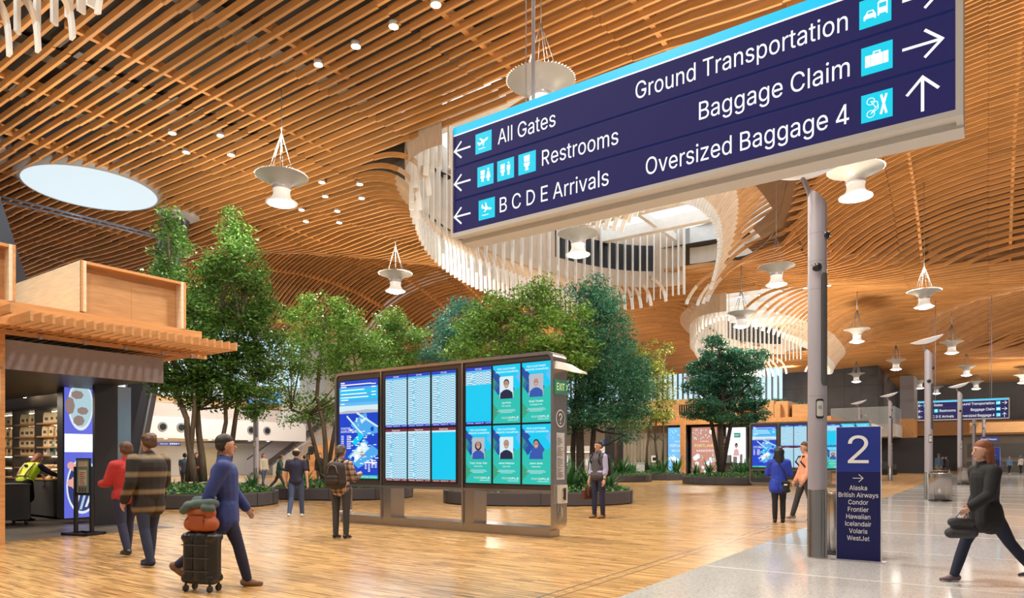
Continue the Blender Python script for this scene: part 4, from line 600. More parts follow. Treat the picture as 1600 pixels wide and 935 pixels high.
# ================================================================ number pylons
def pylon(num, airlines, label, loc, w=.55, h=1.87):
    t = thing('number_pylon', label, 'sign', loc)
    mb = MB(); mb.box(-w/2, 0, .012, w/2, .05, h*.665); mb.build('lower_panel', M_navy2, t)['label'] = 'dark navy panel listing airlines'
    mb = MB(); mb.box(-w/2, 0, h*.665, w/2, .05, h); mb.build('upper_panel', M_blue2, t)['label'] = 'brighter blue panel with the number'
    mb = MB(); mb.box(-w/2-.004, .004, .012, -w/2, .054, h+.004); mb.box(w/2, -.002, .012, w/2+.006, .054, h+.004); mb.box(-w/2, .004, h, w/2, .054, h+.005); mb.build('edge_strip', M_white, t)
    mb = MB(); mb.box(-w/2-.06, -.07, 0, w/2+.06, .14, .012); mb.build('base', M_alu, t)
    mb = MB(); letters(mb, num, -w*.235, w*.235, h*.73, h*.205, -.003, bold=-.004); mb.build('number', M_paint, t)
    mb = MB(); arrow(mb, 0, h*.618, w*.12, 'R', -.003, .13); mb.build('arrow', M_paint, t)
    for i, a in enumerate(airlines):
        mb = MB(); letters(mb, a, 0, None, h*(.546-i*.0537)-h*.017, h*.034, -.003, align='C', cond=.84); mb.build('lettering', M_paint, t)
    return t
pylon('2', ['Alaska', 'British Airways', 'Condor', 'Frontier', 'Hawaiian', 'Icelandair', 'Volaris', 'WestJet'],
      'navy blue sign pylon with a big white 2 and airline names', (-1.49, 10.55, 0), .555)
x, y = G(1549, 757); pylon('3', ['Air Canada', 'Delta', 'Southwest'], 'far purple-blue pylon with a white 3, behind the walking person', (x, y, 0), .80, 2.1)
# ================================================================ light poles
def light_pole(label, loc, bin_=False, cams=True, h=5.27, r=.128):
    t = thing('light_pole', label, 'light pole', loc)
    mb = MB(); zt = 1.03 
    prof = [(r, .97), (r, h-.30)]
    mb.lathe(prof, 32)
    # slanted top
    n = 32; vs = []
    for j in range(n):
        a = 2*PI*j/n; vs.append((r*math.cos(a), r*math.sin(a), h-.30))
    for j in range(n):
        a = 2*PI*j/n; d = (math.cos(a)*CA+math.sin(a)*SA); vs.append((r*math.cos(a), r*math.sin(a), h-.10-.13*d))
    mb.add(vs, [(j, (j+1)%n, n+(j+1)%n, n+j) for j in range(n)]+[tuple(range(n, 2*n))], 0, False)
    mb.build('shaft', M_alu, t)
    mb = MB(); mb.lathe([(.0001, 0), (r*1.06, 0), (r*1.06, .02), (r*1.04, .03), (r*1.04, .97), (r, .985)], 32); mb.build('steel_base', M_steel, t)['label'] = 'shiny steel lower sleeve'
    mb = MB()
    for z in (.97, 2.32, 4.20, h-.62, h-1.02, h-1.42): mb.lathe([(r+.0015, z), (r+.0015, z+.008)], 32)
    mb.build('joint_ring', M_grey, t)
    # speaker grille on the side facing the viewer
    ang = math.atan2(-CA, SA)     # towards the viewer
    def shell(mb, a0, a1, z0, z1, e, rr=.05, n=10):
        vs = []; m = 7
        zs = [z0, z0+rr*.3, z0+rr, z1-rr, z1-rr*.3, z1]; sh = [.55, .85, 1, 1, .85, .55]
        for z, k in zip(zs, sh):
            for j in range(n+1):
                a = (a0+a1)/2+(a1-a0)/2*k*(2*j/n-1); vs.append(((r+e)*math.cos(a), (r+e)*math.sin(a), z))
        mb.add(vs, [(i*(n+1)+j, i*(n+1)+j+1, (i+1)*(n+1)+j+1, (i+1)*(n+1)+j) for i in range(5) for j in range(n)], 0, True)
    mb = MB(); shell(mb, ang-.05, ang+1.05, 2.47, 4.08, .004, .07); mb.build('speaker_grille', mat('grille_grey', (.085, .085, .095), .7), t)
    if cams:
        mb = MB(); 
        for da, z in ((.85, h-.66), (-.45, h-1.12)):
            a = ang+da; c = Vector((r*.86*math.cos(a), r*.86*math.sin(a), z))
            vs = []; n = 12
            mb.lathe([(.0001, .075), (.035, .065), (.06, .04), (.066, 0), (.055, -.03), (.03, -.05), (.0001, -.055)], 14, 0, c)
        mb.build('camera_dome', M_black, t)
        mb = MB(); a0 = ang-.15
        shell(mb, a0-.42, a0+.42, 2.00, 2.28, .004, .03); mb.build('call_box_surround', M_black, t)
        mb = MB(); shell(mb, a0-.33, a0+.33, 2.03, 2.25, .012, .02)
        mb.build('call_box', mat('pale_plastic', (.50, .50, .46), .5), t)
        mb = MB(); c = Vector(((r+.014)*math.cos(a0), (r+.014)*math.sin(a0), 2.16)); tx = Vector((-math.sin(a0), math.cos(a0), 0))
        mb.add([c+tx*.028*math.cos(2*PI*i/14)+Vector((0,0,.028*math.sin(2*PI*i/14))) for i in range(14)], [tuple(range(14))]); mb.build('button', M_grey, t)
    # arm and leaf reflector
    mb = MB(); d = Vector((-CA, -SA, 0)); p0 = Vector((0,0,h-.16))+d*(r*.45); p1 = p0+d*.22+Vector((0,0,.52))
    mb.tube([p0, p1], [.036, .028], 4, smooth=False); mb.build('arm', M_grey, t)
    c = p1+Vector((0,0,.02))-d*.22; ax = Vector((CA, SA, 0)).lerp(Vector((0,-1,0)), .0).normalized(); ay = Vector((-SA, CA, 0)); up = Vector((0,0,1))
    tilt = Quaternion(ay, -.26); ax = tilt @ ax; up = tilt @ up
    mb = MB(); vs = []; nu, nv = 22, 8
    for sgn in (1, -1):
        for i in range(nu+1):
            u = -1+2*i/nu; wdt = .30*(1-u*u)**.62*(1-.25*u)
            for j in range(nv+1):
                v = -1+2*j/nv
                bul = (1-v*v)*(1-u*u)
                vs.append(c+ax*(u*.62)+ay*(v*wdt)+up*((.015 if sgn > 0 else -.17)*bul+.02))
    m = (nu+1)*(nv+1); fs = []
    for k in range(2):
        for i in range(nu):
            for j in range(nv):
                a = k*m+i*(nv+1)+j; f = (a, a+nv+1, a+nv+2, a+1); fs.append(f if k == 0 else f[::-1])
    mb.add(vs, fs, 0, True); mb.build('leaf_reflector', mat('reflector_white', (.85, .86, .88), .35, emit=(.9, .93, 1), es=.18), t)['label'] = 'white leaf shaped reflector'  # faint emission imitates the pole spotlight falling on the reflector
    return t
def bin_(label, loc, r=.245, h=.92):
    t = thing('trash_bin', label, 'trash bin', loc, group='steel trash bins')
    mb = MB(); mb.lathe([(.0001, .03), (r, .03), (r, h-.06), (r*.99, h-.03)], 40); mb.build('body', M_steel, t)
    mb = MB(); mb.lathe([(r*.99, h-.03), (r*1.05, h-.02), (r*1.05, h), (r*.9, h+.012), (r*.5, h+.012), (r*.42, h-.04), (.0001, h-.05)], 40); mb.build('rim', mat('bin_rim', (.30, .25, .20), .25, 1.0), t)
    mb = MB(); mb.lathe([(.0001, 0), (r*1.02, 0), (r*1.02, .03), (r, .032)], 40); mb.build('foot_ring', M_black, t)
    mb = MB()
    for a in (0, 2.1, 4.2): mb.box(r*math.cos(a)-.004, r*math.sin(a)-.004, .04, r*math.cos(a)+.004, r*math.sin(a)+.004, h-.06)
    mb.build('seam', M_grey, t)
    return t
x, y = P(1277, 872, 9.82)[:2]
pole0 = light_pole('tall silver light pole beside the pylon with the number 2', (x, y, 0))
x, y = P(1313, 869, 10.25)[:2]; bin0 = bin_('round steel trash bin wedged between silver pole and number 2 pylon', (x, y, 0))
for px, py, lab in ((400, 764, 'plain grey pole rising between the tall left trees and the bushy tree'), (1451, 781, 'silver light pole standing behind the luggage cart'), (1500, 757, 'light pole far off, in front of the far direction sign'), (1522, 746, 'slim light pole beneath the far direction sign, left of two'),
                    (1537, 743, 'slim light pole beneath the far direction sign, right of two'), (1343, 748, 'small far light pole before the second floor balcony of the dark building'), (1391, 752, 'small far light pole at the foot of the balcony with black equipment')):
    x, y = G(px, py); k = 1.0; dup(pole0, (x, y, 0), label=lab)
for px, py, lab in ((1452, 782, 'steel trash bin at the foot of the pole beside the luggage cart'), (1496, 757, 'steel trash bin at the foot of the pole behind the walking person'), (1531, 749, 'distant steel trash bin just left of the number 3 pylon')):
    x, y = G(px, py); a, b = P(px, py, 1)[:2]; d = Vector((SA, -CA))*.60
    dup(bin0, (x+d[0], y+d[1], 0), label=lab, scale=(1.40, 1.40, 1.02))
# ================================================================ luggage cart
x, y = G(1474, 779)
t = thing('luggage_cart', 'wheeled luggage cart with blue panel, parked beside a steel bin', 'luggage cart', (x, y, 0), .25)
mb = MB(); 
for s in (-.28, .28): mb.tube([(s, -.35, .12), (s, .30, .14), (s, .42, 1.02), (s*.9, .52, 1.06)], .016)
mb.tube([(-.28, .42, 1.0), (.28, .42, 1.0)], .02); mb.tube([(-.28, -.35, .12), (.28, -.35, .12)], .016); mb.tube([(-.28, .36, .55), (.28, .36, .55)], .012)
mb.build('frame', M_steel, t)
mb = MB(); mb.box(-.25, .355, .42, .25, .375, .92); mb.build('advert_panel', mat('cart_blue', (.02, .10, .42), .4), t)
mb = MB(); mb.box(-.2, .35, .78, .2, .353, .83); mb.box(-.2, .35, .5, .05, .353, .56); mb.build('panel_print', mat('cart_print', (.25, .6, .8), .5), t)
mb = MB(); mb.tube([(-.33, .52, 1.06), (.33, .52, 1.06)], .022); mb.build('handle_bar', M_black, t)
for wx, wy in ((-.28, .32), (.28, .32), (0, -.38)):
    mb = MB(); mb.tube([(wx-.025, wy, .095), (wx+.025, wy, .095)], .095, 16); mb.build('wheel', M_black, t)
mb = MB(); mb.box(-.26, -.33, .14, .26, .3, .155); mb.build('deck', M_steel, t)
# ================================================================ flight information board
E_lblue = emis('screen_cyan', (0.0, .62, .93), 1.0)
E_head = emis('screen_header_blue', (.02, .05, .62), 1.0)
E_red = emis('screen_header_maroon', (.25, .03, .05), .8)
E_row = emis('screen_row_white', (.62, .88, 1.0), 1.0)
E_row2 = emis('screen_row_cyan', (.10, .55, .82), 1.0)
E_txt = emis('screen_text_dark', (.04, .22, .40), .8)
E_map = emis('screen_map_blue', (.01, .06, .62), 1.0)
E_mapl = emis('screen_map_light', (.08, .42, .90), 1.0)
E_pale = emis('screen_pale', (.70, .88, .95), 1.0)
E_teal = emis('screen_teal', (.02, .62, .52), .9)
E_green = emis('screen_green', (.05, .48, .28), .8)
E_dteal = emis('screen_dark_blue', (.01, .10, .48), .8)
E_yel = emis('screen_yellow', (.75, .80, .10), 1.0)
SCR = [E_lblue, E_head, E_red, E_row, E_row2, E_txt, E_map, E_mapl, E_pale, E_teal, E_green, E_dteal, E_yel, E_white,
       emis('screen_skin', (.62, .36, .26), .8), emis('screen_hair', (.03, .025, .03), .5), emis('screen_grey', (.55, .58, .66), .9), emis('screen_navy_shirt', (.02, .03, .10), .6), emis('screen_shirt_blue', (.04, .12, .55), .8),
       emis('screen_lightblue_top', (.12, .55, .95), 1.0)]
def rect(mb, x0, z0, x1, z1, y, mi): mb.quad((x0,y,z0),(x1,y,z0),(x1,y,z1),(x0,y,z1), mi)
def flights(mb, x0, z0, x1, z1, kind, frac=1.0, seed=0):
    r = random.Random(seed); w = x1-x0; h = z1-z0; hd = .045*h*1.2
    rect(mb, x0, z0, x1, z1, 0, 0)
    hm = 1 if kind == 'Arrivals' else 2
    rect(mb, x0, z1-hd, x1, z1, -.001, hm); rect(mb, x0, z0, x1, z0+hd*.8, -.001, hm)
    letters(mb, kind, (x0+x1)/2, None, z1-hd*.78, hd*.55, -.002, 13, .02, 'C')
    for s, u in (('Wednesday', .05), ('September 18', .38), ('2:47 PM', .80)): letters(mb, s, x0+w*u, None, z0+hd*.22, hd*.36, -.002, 13, .01)
    rect(mb, x0, z1-hd*1.6, x1, z1-hd, -.001, 4 if kind == 'Arrivals' else 8)
    n = 20; top = z1-hd*1.6; rhh = (top-z0-hd*.8)/n; k = int(n*frac)
    for i in range(k):
        za = top-(i+1)*rhh
        rect(mb, x0, za, x1, za+rhh*.52, -.001, 3); rect(mb, x0, za+rhh*.52, x1, za+rhh*.98, -.001, 4)
        for zz, mt in ((za+rhh*.16, 5), (za+rhh*.66, 13)):
            for u, ww in ((.03, r.uniform(.16, .3)), (.42, .1), (.56, .09), (.70, .05), (.80, .15)):
                rect(mb, x0+w*u, zz, x0+w*(u+ww), zz+rhh*.20, -.002, mt)
def portrait(mb, x0, z0, x1, z1, name, job, look):
    w, h = x1-x0, z1-z0
    rect(mb, x0, z0, x1, z1, 0, 9)
    n = 12                                           # screen fades from cyan at the top to green below: stepped bands with diamonds over
    mb.add([(x0,-.001,z0+h*.42),(x1,-.001,z0+h*.60),(x1,-.001,z1),(x0,-.001,z1)], [(0,1,2,3)], 0)
    for pts, mi in (([(0,.94),(.30,.80),(0,.62)], 11), ([(0,.80),(.22,.66),(0,.50)], 10), ([(0,.60),(.26,.46),(.12,.34),(0,.40)], 9), ([(.2,.76),(.42,.62),(.2,.48),(.02,.62)], 11), ([(1,.62),(.7,.45),(1,.28)], 9),
                    ([(.55,.75),(.80,.58),(.58,.42),(.3,.58)], 18), ([(.0,.34),(.25,.2),(0,.06)], 10), ([(1,.9),(.82,.78),(1,.66)], 19)):
        mb.add([(x0+w*u, -.0015, z0+h*v) for u, v in pts], [tuple(range(len(pts)))], mi)
    letters(mb, 'PDX CUSTOMER', x0+w*.17, x0+w*.83, z0+h*.915, h*.030, -.003, 13, -.006)
    letters(mb, 'SERVICE CHAMPION', x0+w*.10, x0+w*.92, z0+h*.862, h*.030, -.003, 13, -.006)
    a0, a1, b0, b1 = x0+w*.25, x0+w*.75, z0+h*.42, z0+h*.80
    bgc, hair, top, lng = look
    if bgc is not None: rect(mb, a0, b0, a1, b1, -.003, bgc)
    cx = (a0+a1)/2; hw = w*.105; hz = b0+(b1-b0)*.66; y = -.004
    poly(mb, [(-1,-1),(-.86,-.05),(-.45,.22),(0,.30),(.45,.22),(.86,-.05),(1,-1)], cx, b0+(b1-b0)*.30, (b1-b0)*.30, y, top) if False else mb.add([(cx+u*w*.24, y, b0+(b1-b0)*v) for u, v in [(-1,0),(-.92,.26),(-.45,.38),(0,.42),(.45,.38),(.92,.26),(1,0)]], [tuple(range(7))], top)
    if lng: disc2(mb, cx, hz-.02*h, hw*1.35, y-.001, hair, 18, hw*1.25)
    else: disc2(mb, cx, hz+hw*.28, hw*1.10, y-.001, hair, 18, hw*.98)
    disc2(mb, cx, hz-hw*.12, hw*1.1, y-.002, 14, 18, hw*.82)
    for s in (-1, 1): disc2(mb, cx+s*hw*.33, hz+hw*.08, hw*.07, y-.003, 15, 8, hw*.13)
    rect(mb, cx-hw*.3, hz-hw*.66, cx+hw*.3, hz-hw*.54, y-.003, 13)
    letters(mb, name, cx, None, z0+h*.335, h*.032, -.004, 13, .02, 'C'); letters(mb, job, cx, None, z0+h*.285, h*.020, -.004, 13, .02, 'C')
    for i, u in enumerate((.30, .34, .22)): rect(mb, cx-w*u, z0+h*(.225-i*.022), cx+w*u, z0+h*(.232-i*.022), -.004, 8)
    e = letters(mb, 'PDX', x0+w*.33, None, z0+h*.075, h*.034, -.004, 8, -.01); e = letters(mb, 'PE', e+w*.01, None, z0+h*.075, h*.034, -.004, 12, .025); letters(mb, 'OPLE', e+w*.005, x0+w*.95, z0+h*.075, h*.034, -.004, 13, .025)
    rect(mb, x0+w*.55, z0+h*.045, x0+w*.94, z0+h*.054, -.004, 8)
def terminal_map(mb, x0, z0, x1, z1):
    w, h = x1-x0, z1-z0; X = lambda u: x0+w*u; Z = lambda v: z0+h*v
    rect(mb, x0, z0, x1, z1, 0, 6)
    for i in range(9):                                 # picture on the screen: banded sky
        rect(mb, x0, Z(.68+.032*i), x1, Z(.68+.032*(i+1)), -.001, [8, 8, 19, 7, 0, 7, 0, 7, 6][i])
    mb.add([(X(0),-.002,Z(.665)),(X(1),-.002,Z(.665)),(X(1),-.002,Z(.69)),(X(.7),-.002,Z(.70)),(X(.45),-.002,Z(.69)),(X(.2),-.002,Z(.695)),(X(0),-.002,Z(.68))], [tuple(range(7))], 16)
    for i, (v, u) in enumerate(((.955,.8),(.935,.15),(.90,.62),(.86,.68),(.825,.72),(.80,.2),(.76,.1))): rect(mb, X(.04), Z(v), X(.04+u), Z(v+.010), -.002, 13)
    for v in (.95, .92, .87, .84): rect(mb, X(.84), Z(v), X(.95), Z(v+.009), -.002, 13)
    rect(mb, X(.04), Z(.975), X(.14), Z(.987), -.002, 13)
    for a in ((.20,.64,.62,.44,.035),(.46,.67,1.0,.52,.035),(.44,.60,.62,.58,.07),(.50,.54,.72,.62,.05),(.30,.44,.95,.24,.0),):
        if a[4]: line2(mb, X(a[0]), Z(a[1]), X(a[2]), Z(a[3]), a[4]*w, -.003, 8)
    for u, v in ((.52,.59),(.68,.64),(.55,.55)): disc2(mb, X(u), Z(v), .03*h*.9, -.0035, 7, 6)
    mb.add([(X(u), -.0025, Z(v)) for u, v in ((.30,.55),(.62,.66),(1,.50),(1,.46),(.55,.42))], [tuple(range(5))], 7)
    mb.add([(X(u), -.003, Z(v)) for u, v in ((.22,.22),(.66,.40),(1,.29),(1,.24),(.62,.13),(.50,.10))], [tuple(range(6))], 7)
    mb.add([(X(u), -.0035, Z(v)) for u, v in ((.27,.22),(.66,.375),(.80,.31),(.42,.16))], [tuple(range(4))], 8)
    mb.add([(X(u), -.0035, Z(v)) for u, v in ((.32,.37),(.55,.47),(.66,.43),(.43,.33))], [tuple(range(4))], 0)
    for u, v, c in ((.78,.34,6),(.36,.20,6),(.86,.50,6),(.60,.25,14),(.46,.22,13),(.52,.30,13)): disc2(mb, X(u), Z(v), .045*h*.6, -.004, c, 6)
    for _ in range(46):
        r = random; u, v = r.uniform(.25, .95), r.uniform(.12, .5)
        rect(mb, X(u), Z(v), X(u+r.uniform(.03,.09)), Z(v+.008), -.0045, 13)
    letters(mb, 'TICKETING,', X(.04), X(.32), Z(.50), h*.022, -.004, 13, .0); letters(mb, 'SHOPS & DINING', X(.04), X(.46), Z(.468), h*.022, -.004, 13, .0)
    for i in range(8):
        rect(mb, X(.05), Z(.43-i*.018), X(.12), Z(.437-i*.018), -.004, 13); rect(mb, X(.20), Z(.43-i*.018), X(.31), Z(.437-i*.018), -.004, 13)
    rect(mb, X(.66), Z(.155), X(.98), Z(.168), -.004, 13)
    for j, n in enumerate((4, 6, 3, 3)):
        for i in range(n): rect(mb, X(.67+.085*j), Z(.14-i*.014), X(.72+.085*j), Z(.146-i*.014), -.004, 13)
    rect(mb, x0, z0, x1, Z(.035), -.004, 9); letters(mb, '4:00 AM-7:00 PM  5 am-11:30 pm', X(.30), X(.97), Z(.010), h*.014, -.005, 13, .01)
BW, BD, BH = 5.84, .47, 3.37       # board width, depth, height
def info_board(label, loc, detail=True):
    t = thing('flight_board', label, 'flight information board', loc)
    # origin: front right foot; board runs to -x, front looks to -y
    X0, X1 = -BW, 0.0; fz = .30
    # hooped steel frame: flat band with rounded corners
    mb = MB(); rc = .14
    def loop(e):
        pts = []
        x0, x1, z0, z1, r = X0+e, X1-e, .12+e, BH-e, rc-e*.9
        for cx, cz, a0 in ((x1-r, z1-r, 0), (x0+r, z1-r, PI/2), (x0+r, z0+r, PI), (x1-r, z0+r, 1.5*PI)):
            for i in range(7): a = a0+PI/2*i/6; pts.append((cx+r*math.cos(a), cz+r*math.sin(a)))
        return pts
    lo, li = loop(0), loop(.06); n = len(lo); vs = []
    for p in lo: vs += [(p[0], 0, p[1]), (p[0], BD, p[1])]
    for p in li: vs += [(p[0], 0, p[1]), (p[0], BD, p[1])]
    fs = []
    for i in range(n):
        j = (i+1) % n; o = 2*n
        fs += [(2*i, 2*i+1, 2*j+1, 2*j), (o+2*i, o+2*j, o+2*j+1, o+2*i+1), (2*i, 2*j, o+2*j, o+2*i), (2*i+1, o+2*i+1, o+2*j+1, 2*j+1)]
    mb.add(vs, fs); mb.build('frame', M_steel, t)['label'] = 'rounded brushed steel hoop frame'
    mb = MB(); mb.box(X0+.12, .06, 0, X1-.12, BD-.06, .13); mb.build('plinth', M_steel, t)
    sb = .86; st = BH-.06                              # screen body
    mb = MB(); mb.box(X0+.06, .03, sb, X1-.06, BD-.03, st); mb.build('screen_body', mat('board_bronze', (.10, .085, .08), .35, .6), t)
    mb = MB(); mb.box(X0+.06, -.005, sb-.05, X1-.06, BD, sb); mb.build('bottom_rail', M_steel, t)
    post = [on_y(p, loc[1])[0]-loc[0] for p in (595, 722)] if detail else post_x
    for i, xx in enumerate(post):
        mb = MB(); mb.box(xx, .02, .12, xx+.28, BD-.04, sb-.04); mb.build('post', M_steel, t)
        mb = MB(); mb.box(xx-.01, -.012, .12, xx+.03, .04, st); mb.build('mullion', M_steel, t)
    # screens
    U = lambda px: on_y(px, loc[1])[0]-loc[0]
    Zf = lambda px, py: zat(py, on_y(px, loc[1])[1])
    global scr
    if detail: 
        scr = []
        zb, zt = Zf(700, 754), Zf(700, 579); zm = (zb+zt)/2
        scr.append(('map', U(530), Zf(560, 748), U(590), Zf(560, 594.5)))
        for i, (a, b) in enumerate(((602, 635), (637, 671.5), (674.5, 711.5))):
            scr.append(('Arrivals', U(a), zm+.018, U(b), zt, 1.0, i)); scr.append(('Departures', U(a), zb, U(b), zm-.018, 1.0 if i < 2 else 0.0, i+5))
        c3 = ((727.5, 767), (770, 812.5), (815.5, 860))
        scr.append(('Arrivals', U(c3[0][0]), zm+.018, U(c3[0][1]), zt, .28, 9))
        ppl = {(1,1): ('Jon Khoo', 'PDX Volunteer', (8, 15, 17, False)), (2,1): ('Rusty Temple', 'Avis Budget Group', (16, 16, 18, False)), (0,0): ('Tracy Turner-Pain', 'Alaska Airlines', (16, 15, 18, True)),
               (1,0): ('James Peterson', "Capers Cafe", (8, 14, 17, False)), (2,0): ('Javon Jones', 'Mudbay News', (None, 15, 18, False))}
        for (i, j), v in ppl.items():
            scr.append(('face', U(c3[i][0]), (zm+.018) if j else zb, U(c3[i][1]), zt if j else zm-.018, v))
    for s in scr:
        k, x0, z0, x1, z1 = s[:5]
        mb = MB(); mb.box(x0-.028, .012, z0-.025, x1+.028, .04, z1+.025); bez = mb.build('screen', M_black, t)
        mb = MB()
        if k == 'map': terminal_map(mb, x0, z0, x1, z1)
        elif k == 'face': portrait(mb, x0, z0, x1, z1, *s[5])
        else: flights(mb, x0, z0, x1, z1, k, s[5], s[6])
        mb.v = [(v[0], v[1]+.009, v[2]) for v in mb.v]
        mb.build('display', SCR, bez)
    # end panel fittings (side that looks to +x)
    def E(mb, name, m, lab=None):                      # drawn facing -y at x in 0..BD, turned to face +x
        mb.v = [(X1-v[1]+.002, v[0], v[2]) for v in mb.v]; mb.f = [f for f in mb.f]; o = mb.build(name, m, t)
        if lab: o['label'] = lab
        return o
    mb = MB(); mb.box(.02, -.03, 2.60, BD-.02, 0, 2.86); E(mb, 'exit_sign', mat('exit_green', (.02, .14, .09), .4, emit=(.02,.12,.07), es=.6), 'green exit sign')
    mb = MB(); letters(mb, 'EXIT', .06, BD-.14, 2.665, .13, -.034, 0, .02); line2(mb, BD-.075, 2.78, BD-.045, 2.73, .014, -.034); line2(mb, BD-.045, 2.73, BD-.075, 2.68, .014, -.034); E(mb, 'lettering', emis('exit_glow', (.85, 1, .35), 1.1))
    mb = MB(); ring2(mb, BD*.5, 2.16, .16, .018, -.004, 0, 28); letters(mb, '?', BD*.5, None, 2.06, .19, -.004, 0, .01, 'C'); E(mb, 'question_mark', M_paint)
    mb = MB(); mb.box(.10, -.008, .92 if False else 1.05, BD-.10, 0, 1.90); pl = E(mb, 'directory_plate', mat('plate_grey', (.55, .54, .56), .4))
    mb = MB(); r = random.Random(3)
    for z in (1.86, 1.52, 1.36, 1.28): letters(mb, str(1 if z > 1.8 else 2), .115, None, z-.03, .028, -.010, 0, .01)
    for i in range(34):
        if i % 9 == 7: continue
        rect(mb, .115, 1.80-i*.0215, .115+r.uniform(.08, .23), 1.808-i*.0215, -.010, 0)
    E(mb, 'plate_print', mat('print_dark', (.05, .05, .06), .5))
    mb = MB(); mb.box(.12, -.07, .62, BD-.10, 0, .95); E(mb, 'phone_box', mat('phone_cream', (.68, .66, .60), .4), 'cream courtesy phone box')
    mb = MB(); mb.tube([(.20,-.09,.70),(.22,-.10,.76),(.22,-.10,.84),(.20,-.09,.89)], .018); mb.box(.25, -.078, .68, .31, -.07, .90); E(mb, 'handset', M_black)
    mb = MB(); mb.tube([(.2,-.03,.62),(.19,-.05,.50),(.23,-.05,.40),(.20,-.04,.30),(.26,-.03,.45),(.28,-.03,.60)], .008); E(mb, 'phone_cord', mat('phone_cord', (.55,.50,.40), .5))
    mb = MB(); vs = []
    for k_, (yy, zz, hw, th) in enumerate(((0, 3.12, .20, .14), (-.16, 3.08, .17, .12), (-.34, 3.00, .15, .07), (-.50, 2.95, .10, .03))):
        c = BD*.5; vs += [(c-hw, yy, zz-th/2), (c+hw, yy, zz-th/2), (c+hw*.85, yy, zz+th/2), (c-hw*.85, yy, zz+th/2)]
    mb.add(vs, [(0,1,2,3), (12,15,14,13)]+[(4*i+j, 4*i+4+j, 4*i+4+(j+1)%4, 4*i+(j+1)%4) for i in range(3) for j in range(4)], 0, False)
    E(mb, 'access_point', mat('cream_plastic', (.70, .69, .65), .4), 'cream wedge shaped lamp housing on the end')
    return t
brd = info_board('wide steel framed board of arrival and departure screens in mid hall', (-6.38, 10.42, 0))
dup(brd, (-4.72, 37.4, 0), label='second flight board far off, half hidden by the nearest silver pole')
# ================================================================ pendant lamps
M_fin = mat('lamp_fin', (.72, .71, .68), .4, emit=(1, .95, .86), es=.04)
M_bell = mat('lamp_bell', (.80, .79, .76), .35, emit=(1, .96, .9), es=.30)
def pendant(label, loc, far=False):
    t = thing('pendant_lamp', label, 'pendant lamp', loc, group='flared pendant lamps')   # origin: middle of the lamp neck
    zc = Hc(loc[0], loc[1])-loc[2]+.3
    n = 56
    prof = [(.27, -.06), (.30, .02), (.42, .12), (.60, .21), (.80, .27)]
    mb = MB(); mb.lathe([(p[0]*.97, p[1]-.012) for p in prof], 40); mb.build('upper_dish', mat('lamp_dish', (.30, .29, .27), .5, emit=(1, .95, .85), es=.05), t)
    mb = MB()
    for i in range(n):
        a = 2*PI*i/n; c_, s_ = math.cos(a), math.sin(a)
        for k in range(len(prof)-1):
            (r0, z0), (r1, z1) = prof[k], prof[k+1]; h0, h1 = .05+.05*k, .05+.05*(k+1) if k < 3 else .02
            mb.add([(r0*c_, r0*s_, z0), (r1*c_, r1*s_, z1), (r1*c_, r1*s_, z1+h1*.55), (r0*c_, r0*s_, z0+h0*.55)], [(0,1,2,3)])
    mb.build('radial_fin', M_fin, t)['label'] = 'ring of thin radial fins'
    mb = MB(); mb.lathe([(.27, -.06), (.275, -.13), (.26, -.14)], 40, 0); mb.build('neck_ring', mat('lamp_ring', (.45, .42, .46), .35, .4), t)
    mb = MB(); mb.lathe([(.26, -.14), (.245, -.25), (.27, -.36), (.34, -.46), (.44, -.53), (.47, -.535), (.47, -.56), (.42, -.57), (.33, -.50)], 40); mb.build('lower_bell', M_bell, t)
    mb = MB(); mb.lathe([(.0001, -.66), (.18, -.645), (.30, -.60), (.40, -.565)], 32); mb.build('glowing_lens', M_lamp, t)
    mb = MB(); mb.tube([(0, 0, 1.55), (0, 0, zc)], .014 if not far else .03, 5)
    for i in range(6):
        a = 2*PI*i/6+.3; mb.tube([(0, 0, 1.6), (.46*math.cos(a), .46*math.sin(a), .17)], .008 if not far else .015, 4)
    mb.build('cable', mat('cable_grey', (.30, .29, .28), .4, .5), t)
    return t
PEND = [(440, 282, 'at the upper left, nearest to the round skylight'), (618, 432, 'above the trees, left of the big roof opening'), (903, 370, 'inside the big roof opening, under the sign'),
        (1337, 272, 'large and near, just right of the leaf reflector pole top'), (1213, 421, 'left of the nearest silver pole, at half its height'), (1444, 459, 'above the leaf reflector of the second silver pole'),
        (1339, 518, 'over the dark building, right of the second roof opening'), (1487, 537, 'between second pole and far right poles, highest of the far ones'), (1158, 492, 'at the left end of the second roof opening'),
        (1400, 565, 'in front of the corner where the dark building steps back'), (1338, 586, 'small, low before the dark panelled wall'), (1437, 597, 'small, left of the second silver pole head'), (845, 134, 'behind the top edge of the huge sign, next to its rods'),
        (1525, 598, 'small, above the right half of the far direction sign'), (1534, 612, 'tiny, just over the cyan band of the far direction sign'), (1193, 596, 'tiny, right beside the crown of the layered tree'), (1077, 592, 'tiny, before the blue window left of the layered tree'), (1065, 606, 'tiniest, lowest before the blue window by the wispy tree'),
        (1510, 575, 'small, beside the third pole leaf reflector'), (1598, 588, 'small, at the right border of the view'), (884, 566, 'tiny, above the flight board behind tree leaves'), (1463, 606, 'tiny, at the left end of the far direction sign'), (409, 575, 'small, showing between the left tall tree and the bushy one')]
for i, (px, py, lab) in enumerate(PEND):
    Y = 8.55*F/(HZ-py); Y = min(Y, 84); p = P(px, py, Y)
    pendant('white flared pendant lamp ' + lab, (p.x, p.y, p.z-.15), far=Y > 40)
